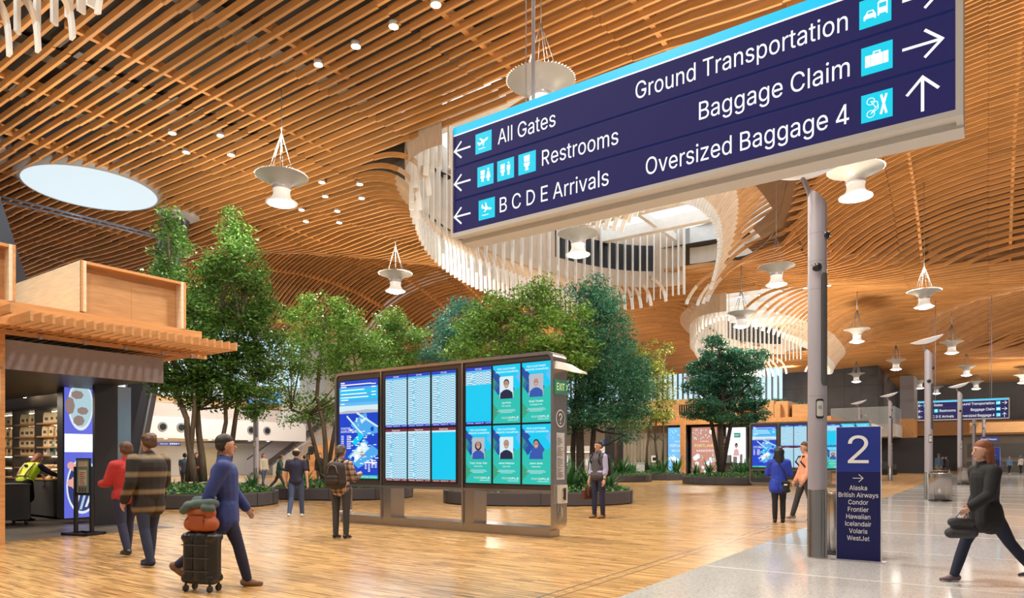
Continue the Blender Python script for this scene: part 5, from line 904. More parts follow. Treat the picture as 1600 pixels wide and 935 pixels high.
# ================================================================ ceiling downlights
def downlight(p, lab, grp):
    t = thing('downlight', lab, 'ceiling spotlight', p, group=grp)
    mb = MB(); mb.lathe([(.13, -.02), (.135, .10), (.0001, .12)], 20); mb.build('can', M_white, t)
    mb = MB(); mb.lathe([(.0001, -.03), (.06, -.028), (.115, -.01)], 20); mb.build('glowing_lens', M_spot, t)
for px, py in ((269,208),(345,212),(291,238),(361,242)): p = ceil_hit(px, py); downlight((p.x, p.y, p.z+.0), 'small round ceiling spotlight, one of four in two pairs beside the round skylight', 'four spotlights by the round skylight')
for px, py in ((498,101),(556,72),(615,41),(681,7)): p = ceil_hit(px, py); downlight((p.x, p.y, p.z+.0), 'bright ceiling spotlight in the rising row of four near the top edge', 'row of four bright spotlights')
for px, py in ((503,285),(562,288),(508,307),(565,310),(471,328),(478,346),(527,330),(530,348)): p = ceil_hit(px, py); downlight((p.x, p.y, p.z+.0), 'small ceiling spotlight in the cluster of eight left of the big roof opening', 'eight spotlights by the roof opening')
for px, py in ((1223,455),(1258,450),(1295,446),(1187,461),(1155,464)): p = ceil_hit(px, py); downlight((p.x, p.y, p.z-.02), 'tiny far ceiling spotlight in the level row between the two roof openings', 'far row of five spotlights')
# round skylight disc
t = thing('round_skylight', 'large glowing pale round skylight set into the slats', 'skylight', (DISC[0], DISC[1], Hc(DISC[0], DISC[1])))
mb = MB(); mb.lathe([(.0001, .0), (DISC[2]*.985, .0)], 64); mb.build('diffuser', emis('skylight_glow', (.76, .90, .96), .95), t)
mb = MB(); mb.lathe([(DISC[2]*.985, -.02), (DISC[2]*.985, .9), (DISC[2]+.22, .9), (DISC[2]+.22, .12), (DISC[2], -.02), (DISC[2]*.985, -.02)], 64); mb.build('ring_frame', M_grey, t)
# ================================================================ slanted steel columns with tie rods
def slant_column(name_label, base, top, w0, w1):
    t = thing('slanted_column', name_label, 'column', base)
    b, e = Vector((0,0,0)), Vector(top)-Vector(base); mb = MB()
    n = 12; out = []
    d = e.normalized(); sx_ = Vector((CA, SA, 0)); sy_ = d.cross(sx_).normalized(); sx_ = sy_.cross(d).normalized()
    def ringp(c, w, dpt): return [c+sx_*u*w+sy_*v*dpt for u, v in ((-.5,-.32),(-.18,-.5),(.18,-.5),(.5,-.32),(.5,.32),(.18,.5),(-.18,.5),(-.5,.32))]
    vs = ringp(b, w0, w0*.7)+ringp(e, w1, w1*.7)
    mb.add(vs, [(j, (j+1)%8, 8+(j+1)%8, 8+j) for j in range(8)]+[tuple(range(7,-1,-1)), tuple(range(8,16))]); mb.build('shaft', mat('column_steel', (.07, .075, .10), .35, .3), t)
    mb = MB(); l0, l1 = ringp(b, w0, w0*.7), ringp(e, w1, w1*.7)
    for a in (3, 0):
        p, q = l0[a], l1[a]; o = sx_*(.04 if a == 3 else -.04)
        mb.tube([p, q], .05, 6)
    mb.build('lit_edge', mat('column_edge_lit', (.38, .50, .66), .3, .3), t)  # blue light along the column edges put into pale blue tubes
    mb = MB(); mb.lathe([(.0001, -.28), (w1*.62, -.28), (w1*.95, -.1), (w1*1.0, .28), (.0001, .28)], 28, 0, e); mb.build('capital', M_grey, t)
    return t
p0 = P(82, 560, 26); p1 = P(-92, 95, 26); p1.z = Hc(p1.x, p1.y)+.6; slant_column('massive dark slanted steel column cut by the left border above the kiosk', (p0.x, p0.y, p0.z-6.0), p1, 2.9, 2.4)
p0 = P(222, 560, 32); p1 = P(279, 338, 32); p1.z = Hc(p1.x, p1.y)+.1; slant_column('slanted steel column glimpsed inside the tall left tree, round capital on top', (p0.x-.5, p0.y-.7, 0), p1, 1.3, .95)
t = thing('tie_rod', 'pair of thin steel tie rods running below the round skylight', 'tie rod', P(5, 308, 26))
mb = MB()
for dy in (0, 7): mb.tube([P(2, 307+dy, 26)-P(5, 308, 26), P(253, 369+dy*.6, 30.5)-P(5, 308, 26)], .045, 6)
mb.build('rod', mat('rod_blue_steel', (.16, .20, .30), .35, .5), t)
# ================================================================ coffee kiosk at the left
KX = -13.4                                    # kiosk front
def kx(px, x=KX): return on_x(px, x)
t = thing('kiosk_frame', 'timber kiosk with slatted canopy, stacked plywood boxes and grey fascia', 'kiosk', (-14, 6, 0))
K = t
def KB(mb, name, m, lab=None, par=None):
    mb.v = [(v[0]+14, v[1]-6, v[2]) for v in mb.v]; o = mb.build(name, m, par or K)
    if lab: o['label'] = lab
    return o
mb = MB(); mb.box(-13.62, 4.18, 0, -13.35, 4.44, 3.6); KB(mb, 'post', M_glulam)
mb = MB(); mb.box(-15.9, 2.0, 3.58, -12.9, 7.62, 3.97); KB(mb, 'roof_beam', M_glulam, 'thick timber edge beam')
mb = MB(); mb.box(-13.50, 4.45, 2.93, -13.42, 7.12, 3.42); KB(mb, 'fascia', M_greyboard, 'grey felt fascia')
mb = MB(); y = 4.36
i = 0
while y < 7.95:
    zj = 3.56; mb.box(-15.2, y, zj, -12.12, y+.04, zj+.155); y += .152; i += 1
y = 2.6
while y < 4.3: mb.box(-15.2, y, 3.66, -12.22, y+.04, 3.80); y += .17
mb.box(-13.35, 2.5, 3.49, -13.27, 7.95, 3.56); mb.box(-12.8, 2.5, 3.52, -12.74, 7.2, 3.56) if False else None
KB(mb, 'canopy_slats', M_ply, 'row of upright timber canopy slats')
mb = MB()
for yy in (4.9, 5.6, 6.3, 7.0, 7.6): mb.box(-13.3, yy, 3.47, -13.24, yy+.05, 3.53); mb.box(-12.9, yy+.2, 3.6, -12.84, yy+.24, 3.62)
KB(mb, 'bracket', M_alu)
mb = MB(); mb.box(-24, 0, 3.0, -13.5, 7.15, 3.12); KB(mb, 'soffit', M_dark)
def plybox(lab, y0, y1, x1=-12.9, x0=-15.9, z0=3.99, z1=4.88):
    t = thing('plywood_box', lab, 'plywood planter box', (x0, y0, z0)); f = .09
    def B(mb, n, m): mb.v = [(v[0]-x0, v[1]-y0, v[2]-z0) for v in mb.v]; return mb.build(n, m, t)
    mb = MB(); mb.box(x0, y0+f, z0, x1-.18, y1-f, z1-.02); B(mb, 'recessed_panel', M_ply)
    mb = MB(); mb.box(x0, y0, z0, x1, y0+f, z1); B(mb, 'side_panel', M_plylit)
    mb = MB(); mb.box(x0, y1-f, z0-.02, x1+.01, y1+.0, z1); B(mb, 'side_panel', M_plylit)
    mb = MB(); mb.box(x0, y0+f, z1-.05, x1, y1-f, z1); B(mb, 'top_rail', M_glulam)
    mb = MB(); mb.box(x1-.022, y0, z0, x1+.012, y0+.035, z1+.002); mb.box(x1-.012, y1-.035, z0, x1+.02, y1, z1+.002); B(mb, 'edge_band', M_glulam)
    mb = MB(); mb.box(x1-.182, (y0+y1)/2-.003, z0, x1-.176, (y0+y1)/2+.003, z1-.05); B(mb, 'panel_joint', M_glulam)
plybox('long plywood box with pale lit end on the kiosk roof beside the trees', 5.40, 7.28)
plybox('plywood box on the kiosk roof cut by the left border', 2.4, 4.43)
# hanging lit sign
p = P(18, 600, 10.9)
t = thing('hanging_sign', 'small blank looking white lit sign hanging by the kiosk post', 'sign', (-13.22, 4.10, 2.62))
mb = MB(); mb.box(-.06, -.28, -.27, .05, .21, .27); mb.build('light_box', emis('white_sign_light', (1, .99, .96), 1.3), t)
mb = MB(); mb.tube([(0, -.36, .31), (0, .25, .31)], .02); mb.build('hanger_bar', M_alu, t)
mb = MB(); 
for z in (.0, -.09): mb.box(.051, -.22, z, .053, .12, z+.05)
mb.build('faint_lettering', emis('faint_sign_text', (.80, .84, .80), 1.2), t)
# light box pillar, dark pier, steel corner
t = thing('light_box_poster', 'tall backlit poster of ceramic bowls on blue cloth, inside the coffee shop', 'light box', (-16.6, 6.6, 0))
y0, y1 = on_x(101, -16.6)[0], on_x(147, -16.6)[0]
def LB(mb, name, m, lab=None): mb.v = [(v[0]+16.6, v[1]-6.6, v[2]) for v in mb.v]; o = mb.build(name, m, t); o['label'] = lab or name.replace('_', ' '); return o
mb = MB(); mb.box(-16.9, y0-.03, .12, -16.62, y1+.03, 2.98); LB(mb, 'box', M_dark)
mb = MB(); mb.box(-16.62, y0, .12, -16.60, y1, 3.0); LB(mb, 'blue_cloth_print', mat('poster_blue', (.05, .06, .3), .4, emit=(.13, .15, .72), es=.95, noise=.1, nscale=30))
mb = MB(); mb.box(-16.60, y0, 1.58, -16.595, y1, 1.98); LB(mb, 'white_band', emis('poster_white', (.98, .99, 1), 1.5))
def ell(mb, cy, cz, ry, rz, x, mi=0, n=28): mb.add([(x, cy+ry*math.cos(2*PI*i/n), cz+rz*math.sin(2*PI*i/n)) for i in range(n)], [tuple(range(n))], mi)
PM = [emis('poster_rim', (.80,.88,.92), 1), emis('poster_bowl', (.45,.66,.72), 1), emis('poster_brown', (.32,.22,.20), 1), emis('poster_pink', (.85,.42,.36), 1), emis('poster_deep', (.04,.05,.22), 1)]
mb = MB(); yc = (y0+y1)/2; hw = (y1-y0)/2
ell(mb, yc+.02, 2.62, hw*.86, .56, -16.594, 0); ell(mb, yc+.02, 2.63, hw*.76, .50, -16.590, 1)
for a, b, r1, r2 in ((-.05, 2.85, .13, .10), (-.2, 2.6, .10, .2), (.06, 2.5, .12, .09), (-.02, 2.28, .12, .12)): ell(mb, yc+a, b, r1, r2, -16.586, 2, 7)
mb.v = [(v[0], max(y0, min(y1, v[1])), min(3.0, v[2])) for v in mb.v]
LB(mb, 'upper_bowl_print', PM)
mb = MB(); ell(mb, yc+.06, .82, hw*1.1, .62, -16.594, 0); ell(mb, yc+.06, .82, hw*1.0, .56, -16.590, 4)
for i in range(9): a = 2.0+i*.2; ell(mb, yc-.35*math.cos(i*.9)*hw*2+.03, 1.28-i*.055, .075, .085, -16.586, 3, 12)
for i in range(5): line = [(-16.585, yc-.4*hw+i*.11, .25+.05*i), (-16.585, yc-.4*hw+i*.11+.05, .25+.05*i), (-16.585, yc-.1*hw+i*.13+.05, .72), (-16.585, yc-.1*hw+i*.13, .72)]; mb.add(line, [(0,1,2,3)], i % 2)
mb.v = [(v[0], max(y0, min(y1, v[1])), v[2]) for v in mb.v]
LB(mb, 'lower_bowl_print', PM)
t = thing('dark_pier', 'plain black pier at the end of the coffee shop front', 'pier', (-15.5, 6.8, 0))
mb = MB(); ya, yb = on_x(148, -15.5)[0], on_x(184, -15.5)[0]
mb.box(-.10, ya-6.8, 0, 0, yb-6.8, 3.0); mb.build('panel', M_dark, t)
mb = MB(); yc_ = on_x(205, -15.5)[0]; mb.box(-.10, yb-6.8, 0, -.01, yc_-6.8, 3.0); mb.build('steel_corner', M_steel, t)
# shelves: shop back wall is at y = 7.6
SHY = 7.6
mb = MB(); mb.box(-30, SHY+.0, 0, -16.5, SHY+.1, 3.2); mb.box(-30, -6, 0, -29.9, SHY, 3.2); struct(mb.build('wall_shop', mat('shop_wall', (.045, .040, .040), .6)), 'dark brown back wall of the coffee shop')
sh = thing('shelf_unit', 'dark wall shelves with lit ledges full of cream coffee bags', 'shelf', (-19.5, SHY, 0))
def SB(mb, name, m, par=None): mb.v = [(v[0]+19.5, v[1]-SHY, v[2]) for v in mb.v]; return mb.build(name, m, par or sh)
sx0, sx1 = -26.0, on_y(98.5, SHY-.4)[0]
mb = MB(); xs_div = [sx1, on_y(63, SHY-.3)[0], on_y(28, SHY-.3)[0], on_y(-10, SHY-.3)[0]]
shelf_z = [zat(py, on_y(80, SHY-.4)[1]) for py in (754, 731, 711, 698, 681, 660)]     # ledge heights
zt_ = zat(637, on_y(80, SHY-.4)[1])
for x in xs_div: mb.box(x-.03, SHY-.42, 0, x+.03, SHY, zt_)
mb.box(sx0, SHY-.42, zt_, sx1+.03, SHY, zt_+.06); SB(mb, 'upright', M_char)
for z in shelf_z[1:]:
    mb = MB(); mb.box(sx0, SHY-.40, z-.035, sx1, SHY, z); SB(mb, 'shelf', M_ply)
mb = MB()
for z in shelf_z[1:]+[zt_]: mb.box(sx0, SHY-.05, z-.055, sx1, SHY-.02, z-.036)
SB(mb, 'light_strip', emis('shelf_light', (1, .80, .52), 9))
mb = MB(); mb.box(sx0, SHY-.62, 0.0, sx1, SHY-.42, .62) if False else mb.box(sx0, SHY-.60, .06, sx1, SHY, .92); SB(mb, 'cabinet_base', mat('cabinet_grey', (.075, .072, .078), .45))
mb = MB(); mb.box(sx0, SHY-.62, .92, sx1, SHY, .95); SB(mb, 'counter_ledge', M_ply)
mb = MB(); mb.box(xs_div[1]-.004, SHY-.604, .06, xs_div[1]+.004, SHY-.598, .92); mb.tube([(sx1-.55, SHY-.62, .72), (sx1-.55, SHY-.62, .80), (sx1-.48, SHY-.62, .80)], .01, 6); SB(mb, 'handle', M_ply)
# coffee bags, one by one
M_kraft = mat('kraft_bag', (.74, .60, .38), .7, var=.12); M_kraft2 = mat('bag_brown', (.46, .22, .08), .7); M_bagblue = mat('bag_teal', (.10, .28, .32), .6); M_bagw = mat('bag_pale', (.66, .66, .60), .6)
def bag_mesh(w=.15, h=.27, d=.09):
    mb = MB(); n = 5; vs = []
    for k, (z, a, b) in enumerate(((0, .48, .5), (.04, .5, .5), (.6*h, .5, .46), (.82*h, .49, .25), (h, .46, .05))):
        for u, v in ((-1,-1),(1,-1),(1,1),(-1,1)): vs.append((u*w*a, v*d*b, z))
    mb.add(vs, [(0,3,2,1), (16,17,18,19)]+[(4*i+j, 4*i+(j+1)%4, 4*i+4+(j+1)%4, 4*i+4+j) for i in range(4) for j in range(4)])
    return mb
bag0 = bag_mesh().build('coffee_bag', M_kraft); 
mb = MB(); mb.box(-.035, -.049, .07, .035, -.046, .14); lb = mb.build('bag_label', mat('bag_print', (.10, .08, .06), .6), bag0)
tag(bag0, 'cream kraft coffee bag standing on the coffee shop wall shelves', 'coffee bag', 'cream coffee bags on the wall shelves'); first = True
def put_bag(x, y, z, rz, m=None, lab=None, grp=None, sc=1.0):
    global first
    if first and m is None: o = bag0; first = False
    else: o = copy_tree(bag0)
    o.location = (x, y, z); o.rotation_euler = (0, 0, rz); o.scale = (sc,)*3
    if m: o.data = o.data.copy() if False else bagm[m]; o['label'] = lab; o['group'] = grp
    return o
bagm = {}
for k_, m_ in (('brown', M_kraft2), ('teal', M_bagblue), ('pale', M_bagw)):
    me = bag0.data.copy(); me.materials[0] = m_; bagm[k_] = me
rb = random.Random(5)
for r, z in enumerate(shelf_z[2:] ):
    for b in range(3):
        xa, xb = (xs_div[b+1]+.08, xs_div[b]-.08); n = 4
        for i in range(n):
            x = xa+(xb-xa)*(i+.5)/n+rb.uniform(-.05, .05)
            if r == 0 and b == 0:
                put_bag(x, SHY-.25, z, rb.uniform(-.3, .3), 'teal' if i % 2 else 'pale', 'teal bag on the shelf row above the loaf trays' if i % 2 else 'pale grey bag between teal ones above the loaf trays', 'teal coffee bags' if i % 2 else 'pale coffee bags')
            elif r == 2 and b == 0 and i == 3: put_bag(x, SHY-.25, z, .2, 'brown', 'single brown coffee bag at the right end of its shelf', 'brown bag')
            else: put_bag(x, SHY-.25, z, rb.uniform(.1, .8))
lo = MB(); lo.lathe([(.0001, 0), (.06, 0), (.065, .03), (.05, .06), (.0001, .07)], 10)
loaf0 = lo.build('packaged_snack', M_kraft); tag(loaf0, 'small wrapped snack in the heap on the shop shelf counter', 'snack', 'wrapped snacks'); fl = True
for i in range(46):
    if i < 28:
        x = sx1-.15-rb.random()*.75; y = SHY-.5+rb.random()*.36; z = .95+.05*rb.randint(0, 3)
    else: x = sx1-.1-rb.random()*1.6; y = SHY-.3+rb.random()*.15; z = shelf_z[1]
    o = loaf0 if fl else copy_tree(loaf0); fl = False; o.location = (x, y, z); o.rotation_euler = (rb.uniform(-.5,.5), rb.uniform(-.5,.5), rb.random()*3); o.scale = (1.2, .9, 1)
# wall lamps
for px, py in ((71, 610), (38, 616)):
    x, Y = on_y(px, SHY-.2); z = zat(py, Y)
    t = thing('wall_lamp', 'glowing amber bulb on the dark wall above the shelves' if px == 71 else 'second dimmer bulb close beside the hanging white sign', 'wall lamp', (x, SHY-.2, z))
    mb = MB(); mb.lathe([(.0001, -.11), (.05, -.09), (.075, 0), (.05, .09), (.02, .13), (.0001, .13)], 16); mb.build('bulb', emis('amber_bulb', (1, .72, .42), 14 if px == 71 else 7), t)
    mb = MB(); mb.tube([(0, .0, .12), (0, .18, .12)], .012); mb.tube([(0, .17, .12), (0, .2, .12)], .05, 12); mb.build('arm', M_black, t)
# rolling black cart cut by the post
t = thing('rolling_cart', 'dark grey rolling cabinet behind the timber post, on black casters', 'cart', (-15.4, 4.55, 0))
x, y = G(14, 822); t.location = (x, y, 0); t.rotation_euler = (0, 0, 0)
mb = MB(); mb.box(-.7, -.3, .12, .1, .35, .86); mb.build('cabinet', mat('cart_grey', (.05, .055, .065), .4), t)
mb = MB(); mb.box(-.72, -.32, .86, .12, .37, .89); mb.build('top', M_char, t)
for a, b in ((.04, -.25), (.04, .3), (-.64, -.25), (-.64, .3)):
    mb = MB(); mb.tube([(a, b-.02, .055), (a, b+.02, .055)], .055, 14); mb.box(a-.02, b-.02, .06, a+.02, b+.02, .12); mb.build('caster', M_black, t)
# floor sign stand
x, y = G(131, 836)
t = thing('sign_stand', 'black metal floor stand with a tall printed menu board', 'sign stand', (x, y, 0), .30)
mb = MB(); mb.box(-.30, -.22, .0, .30, -.16, .05); mb.box(-.30, .16, 0, .30, .22, .05); mb.box(-.30, -.22, 0, -.24, .22, .05); mb.box(.24, -.22, 0, .30, .22, .05); mb.build('base', M_black, t)
mb = MB(); mb.box(-.22, -.03, .04, -.17, .03, 1.28); mb.box(.17, -.03, .04, .22, .03, 1.28); mb.box(-.22, -.02, .74, .22, .02, .78); mb.build('upright', M_black, t)
mb = MB(); mb.box(-.17, -.02, .76, .17, .012, 1.44); mb.build('board_frame', M_black, t)
mb = MB(); mb.box(-.145, -.024, .79, .145, -.02, 1.415); mb.build('menu_print', mat('menu_teal', (.16, .30, .28), .5), t)
mb = MB(); mb.box(-.10, -.028, .93, .10, -.025, 1.22); mb.box(-.11, -.028, 1.28, .12, -.025, 1.38); mb.build('menu_card', mat('menu_card', (.70, .55, .42), .5), t)
mb = MB(); 
for i in range(7): mb.box(-.07, -.030, .95+i*.035, .07-.02*(i%3), -.029, .962+i*.035)
letters(mb, 'HELLO', -.06, .07, 1.31, .03, -.031) if False else None
for i in range(3): mb.cyl((-.07+i*.07, -.035), .016, .81, .89)
mb.build('menu_lettering', mat('menu_ink', (.16, .05, .03), .5), t)
# ================================================================ planters, ground cover, trees
def leaf_mat(name, c, tr=.35):
    m = bpy.data.materials.new(name); m.use_nodes = True; nt = m.node_tree; b = nt.nodes['Principled BSDF']; L = nt.links.new
    g = nt.nodes.new('ShaderNodeNewGeometry'); hs = nt.nodes.new('ShaderNodeHueSaturation'); mr = nt.nodes.new('ShaderNodeMapRange')
    mr.inputs[3].default_value = .45; mr.inputs[4].default_value = 1.75; hs.inputs['Color'].default_value = (*c, 1)
    L(g.outputs['Random Per Island'], mr.inputs[0]); L(mr.outputs[0], hs.inputs['Value']); L(hs.outputs[0], b.inputs['Base Color'])
    b.inputs['Roughness'].default_value = .42; b.inputs['Specular IOR Level'].default_value = .45
    t = nt.nodes.new('ShaderNodeBsdfTranslucent'); L(hs.outputs[0], t.inputs[0]); mx = nt.nodes.new('ShaderNodeMixShader'); mx.inputs[0].default_value = tr
    L(b.outputs[0], mx.inputs[1]); L(t.outputs[0], mx.inputs[2]); L(mx.outputs[0], nt.nodes['Material Output'].inputs[0]); return m
L_ficus = leaf_mat('leaf_ficus', (.085, .19, .030)); L_ficus2 = leaf_mat('leaf_light_green', (.15, .29, .045)); L_con = leaf_mat('leaf_conifer', (.045, .17, .085)); L_teal = leaf_mat('leaf_teal', (.055, .24, .19))
L_wisp = leaf_mat('leaf_olive', (.28, .33, .07)); L_dark = leaf_mat('leaf_deep', (.05, .12, .022)); L_cover = leaf_mat('leaf_cover', (.10, .21, .08)); L_fern = leaf_mat('leaf_fern', (.05, .16, .05)); L_pale = leaf_mat('leaf_pale_tip', (.45, .55, .30))
M_bark = mat('bark', (.13, .095, .065), .85, noise=.35, nscale=9, stretch=(1, 1, .25)); M_bark2 = mat('bark_dark', (.055, .042, .034), .9, noise=.3, nscale=9)
M_soil = mat('soil', (.045, .032, .022), .95)
def leaf_quads(C, L_, W_, rng, up=.3, droop=0.0):
    n = C.shape[0]
    d = rng.normal(size=(n, 3)); d[:, 2] = d[:, 2]*.6-droop; d /= np.linalg.norm(d, axis=1)[:, None]
    nn = rng.normal(size=(n, 3)); nn[:, 2] += up*3; s = np.cross(d, nn); s /= (np.linalg.norm(s, axis=1)[:, None]+1e-9)
    l = (L_*rng.uniform(.6, 1.25, n))[:, None]; w = (W_*rng.uniform(.7, 1.2, n))[:, None]
    V = np.empty((n, 4, 3)); V[:, 0] = C-d*l*.5; V[:, 1] = C+s*w*.5-d*l*.05; V[:, 2] = C+d*l*.5; V[:, 3] = C-s*w*.5-d*l*.05
    return V
def crown(blobs, n, L_, W_, seed=0, sub=26, cl=.42, droop=.1, flat=1.0):
    rng = np.random.RandomState(seed); vol = np.array([b[3]*b[4]*b[5] for b in blobs])**.7; vol /= vol.sum(); out = []
    for b, f in zip(blobs, vol):
        k = max(3, int(sub*len(blobs)*f)); 
        q = rng.normal(size=(k, 3)); q /= np.linalg.norm(q, axis=1)[:, None]; q *= (rng.uniform(.25, 1, k)**.5)[:, None]
        cc = np.array(b[:3])+q*np.array(b[3:6])*.86
        m = int(n*f/k)+1
        for c in cc:
            p = rng.normal(size=(m, 3)); p /= np.linalg.norm(p, axis=1)[:, None]; p *= (rng.uniform(0, 1, m)**.45)[:, None]
            out.append(c+p*np.array([cl, cl, cl*.62*flat]))
    return leaf_quads(np.concatenate(out), L_, W_, rng, droop=droop)
def tree(label, Y, trunks, blobs, leafm, n, L_=.14, W_=.06, seed=0, bark=None, dd=.9, cl=.42, sub=26, droop=.1, flat=1.0, r0=.11, mixm=None, kind='broadleaf_tree', cat='tree', gx=1.18, gz=1.1):
    """trunks: lists of (px, py) from the ground up; blobs: (px, py, rx, ry[, depth offset])"""
    t0 = P(*trunks[0][0], Y); t = thing(kind, label, cat, (t0.x, t0.y, max(0, t0.z) if t0.z > 0 else 0), group='trees in the hall planters')
    o = Vector(t.location); s = Y/F; rng = random.Random(seed)
    bl = []
    for i, b in enumerate(blobs):
        off = b[4] if len(b) > 4 else (rng.uniform(-.7, .7)*dd)
        c = P(b[0], b[1], Y+off)-o; r = max(b[2]*s*gx, .2); bl.append((c.x, c.y, c.z, r, r, b[3]*s*gz))
    V = crown(bl, n, L_, W_, seed, sub, cl, droop, flat)
    ms = [leafm]+([mixm] if mixm else []); mi = (np.random.RandomState(seed+1).rand(V.shape[0]) < .22).astype(int) if mixm else None
    quads_mesh('foliage', V, ms, t, mi)
    mb = MB()
    for k, tr in enumerate(trunks):
        pts = [P(px, py, Y+(0 if k == 0 else .15*((k % 3)-1)*1.5))-o for px, py in tr]; m = len(pts)
        pts[0].z = .30 if t0.z < 1 else 0
        rr = r0*(1 if k == 0 else .75)
        mb.tube(pts, [rr*(1.15 if i == 0 else 1-.6*i/m) for i in range(m)], 9)
        if k < 3:
            for b in bl:                              # branches reach into the crown
                e = Vector(b[:3]); j = min(range(1, m), key=lambda q: (pts[q]-e).length); a = pts[j]
                if (e-a).length > .4 and rng.random() < .75/len(trunks)+.25:
                    md = a.lerp(e, .5)+Vector((0, 0, -.12)); mb.tube([a, md, e], [rr*.42, rr*.28, rr*.1], 6)
    mb.build('trunk', bark or M_bark, t)
    return t
PLANT = {}
def planter(label, cpx, Y, rx, ry, h=.42, rot=0.0, cover=1500, lab2='', ferns=()):
    c = P(cpx, 730, Y); c.z = 0
    t = thing('planter', label, 'planter', c, math.atan2(SA, CA)+rot, group='low dark curved planters')
    n = 64; pts = [(rx*math.copysign(abs(math.cos(a))**.85, math.cos(a)), ry*math.copysign(abs(math.sin(a))**.85, math.sin(a))) for a in [2*PI*i/n for i in range(n)]]
    mb = MB(); mb.prism(pts, .03, h-.04); o = mb.build('rim_wall', mat('planter_charcoal', (.062, .058, .068), .45), t)
    for p in o.data.polygons: p.use_smooth = False
    mb = MB()
    for i in range(0, n, 6):
        a, b = pts[i]; l = math.hypot(a, b); mb.box(a*(1+.004/l)-.006, b*(1+.004/l)-.006, .03, a*(1+.006/l)+.006, b*(1+.006/l)+.006, h)
    mb.build('panel_joint', M_black, t)
    mb = MB(); vs = [(a*1.0, b*1.0, h) for a, b in pts]+[(a*.97, b*.97, h) for a, b in pts]+[(a*1.0, b*1.0, h-.04) for a, b in pts]+[(a*.97, b*.97, h-.04) for a, b in pts]
    mb.add(vs, [f for i in range(n) for f in ((i, (i+1)%n, n+(i+1)%n, n+i), (2*n+i, 2*n+(i+1)%n, (i+1)%n, i), (3*n+i, n+i, n+(i+1)%n, 3*n+(i+1)%n))]); mb.build('rim', mat('planter_rim', (.10, .10, .11), .4), t)
    mb = MB(); mb.prism([(a*.97, b*.97) for a, b in pts], .08, h-.03); mb.build('soil', M_soil, t)
    rng = np.random.RandomState(int(cpx)); m = cover
    r = np.sqrt(rng.uniform(0, 1, m)); a = rng.uniform(0, 2*PI, m); X = np.stack([rx*.97*r*np.cos(a), ry*.97*r*np.sin(a), h-.02+rng.uniform(0, 1, m)**1.3*.24*(1.05-r**6)+.03], 1)
    V = leaf_quads(X, .15, .075, rng, up=.8); V[:, :, 2] = np.maximum(V[:, :, 2], h-.03)
    g = quads_mesh('ground_cover', V, [L_cover, L_ficus2, L_con], None, rng.randint(0, 3, V.shape[0])); g.location = c; g.rotation_euler = t.rotation_euler
    tag(g, lab2, 'ground cover plants', kind='stuff')
    q = Quaternion((0, 0, 1), t.rotation_euler.z)
    return c, q, h
def fern_mesh(nb=26, ln=.75, w=.055, seed=0):
    rng = random.Random(seed); mb = MB()
    for i in range(nb):
        a = rng.uniform(0, 2*PI); el = rng.uniform(.5, 1.35); L_ = ln*rng.uniform(.6, 1.1); seg = 5; p = Vector((rng.uniform(-.06,.06), rng.uniform(-.06,.06), 0)); d = Vector((math.cos(a)*math.cos(el), math.sin(a)*math.cos(el), math.sin(el)))
        s = Vector((-math.sin(a), math.cos(a), 0)); vs = []
        for k in range(seg+1):
            u = k/seg; ww = w*(.5+.9*math.sin(PI*min(1, u*.9+.08)))*(1-u**4)+.003
            vs += [p-s*ww*.5, p+s*ww*.5]; p = p+d*(L_/seg); d = (d+Vector((0, 0, -.22*u-.05))).normalized()
        mb.add(vs, [(2*k, 2*k+1, 2*k+3, 2*k+2) for k in range(seg)])
    return mb
fernA = None
def ferns(c, q, h, spots, label, grp, sc=1.0, leafy=False):
    global fernA
    first = None
    for (x, y, s) in spots:
        p = c+q@Vector((x, y, 0)); p.z = h-.02
        if first is None:
            if fernA is None: first = fern_mesh().build('strap_leaf_plant', L_fern); fernA = first
            else: first = copy_tree(fernA)
            o = first; tag(o, label, 'plant', grp)
        else: o = copy_tree(first); o['label'] = label; o['group'] = grp
        o.location = p; o.rotation_euler = (0, 0, random.random()*6); o.scale = (s*sc, s*sc, s*sc*1.1)
R_ = random.Random(4)
def spots(rx, ry, n, s0=.8, s1=1.25): return [((R_.random()*2-1)*rx*.72, (R_.random()*2-1)*ry*.62, R_.uniform(s0, s1)) for _ in range(n)]
cA = planter('curved dark planter under the tall trees beside the coffee shop', 312, 21.3, 2.30, 2.1, lab2='ground cover in the planter under the tall left trees', cover=2400)
ferns(*cA, spots(2.2, 2.0, 9, .5, .8), 'strap leaf plant at the foot of the tall left trees', 'plants under the tall left trees')
cB = planter('curved dark planter behind the man in the navy T-shirt', 538, 25.6, 2.55, 2.2, lab2='ground cover in the planter behind the man in navy T-shirt', cover=2600)
ferns(*cB, spots(2.4, 2.0, 10, .8, 1.5), 'broad green plant in the planter behind the man in navy T-shirt', 'plants behind the man in navy T-shirt')
cC = planter('large curved dark planter right behind the flight board', 840, 22.9, 3.15, 2.5, lab2='ground cover in the big planter behind the flight board', cover=4200)
ferns(*cC, spots(3.0, 2.3, 16, .8, 1.5)+[(.9, -1.2, 1.5), (1.7, -1.0, 1.4), (2.3, -.6, 1.2), (.4, -1.0, 1.6)], 'tall strap leaf plant in the big planter behind the flight board', 'plants behind the flight board')
cD = planter('dark planter behind the man in the grey vest, white counter beyond', 968, 44.5, 2.0, 2.6, lab2='ground cover in the planter behind the man in the vest', cover=1500)
ferns(*cD, spots(1.9, 2.4, 8, 1.2, 1.8), 'spiky plant in the planter behind the man in the vest', 'plants behind the man in the vest')
cE = planter('small dark planter under the wispy tree by the plank wall', 1030, 47.6, 1.75, 1.9, lab2='ground cover in the planter under the wispy tree', cover=1200)
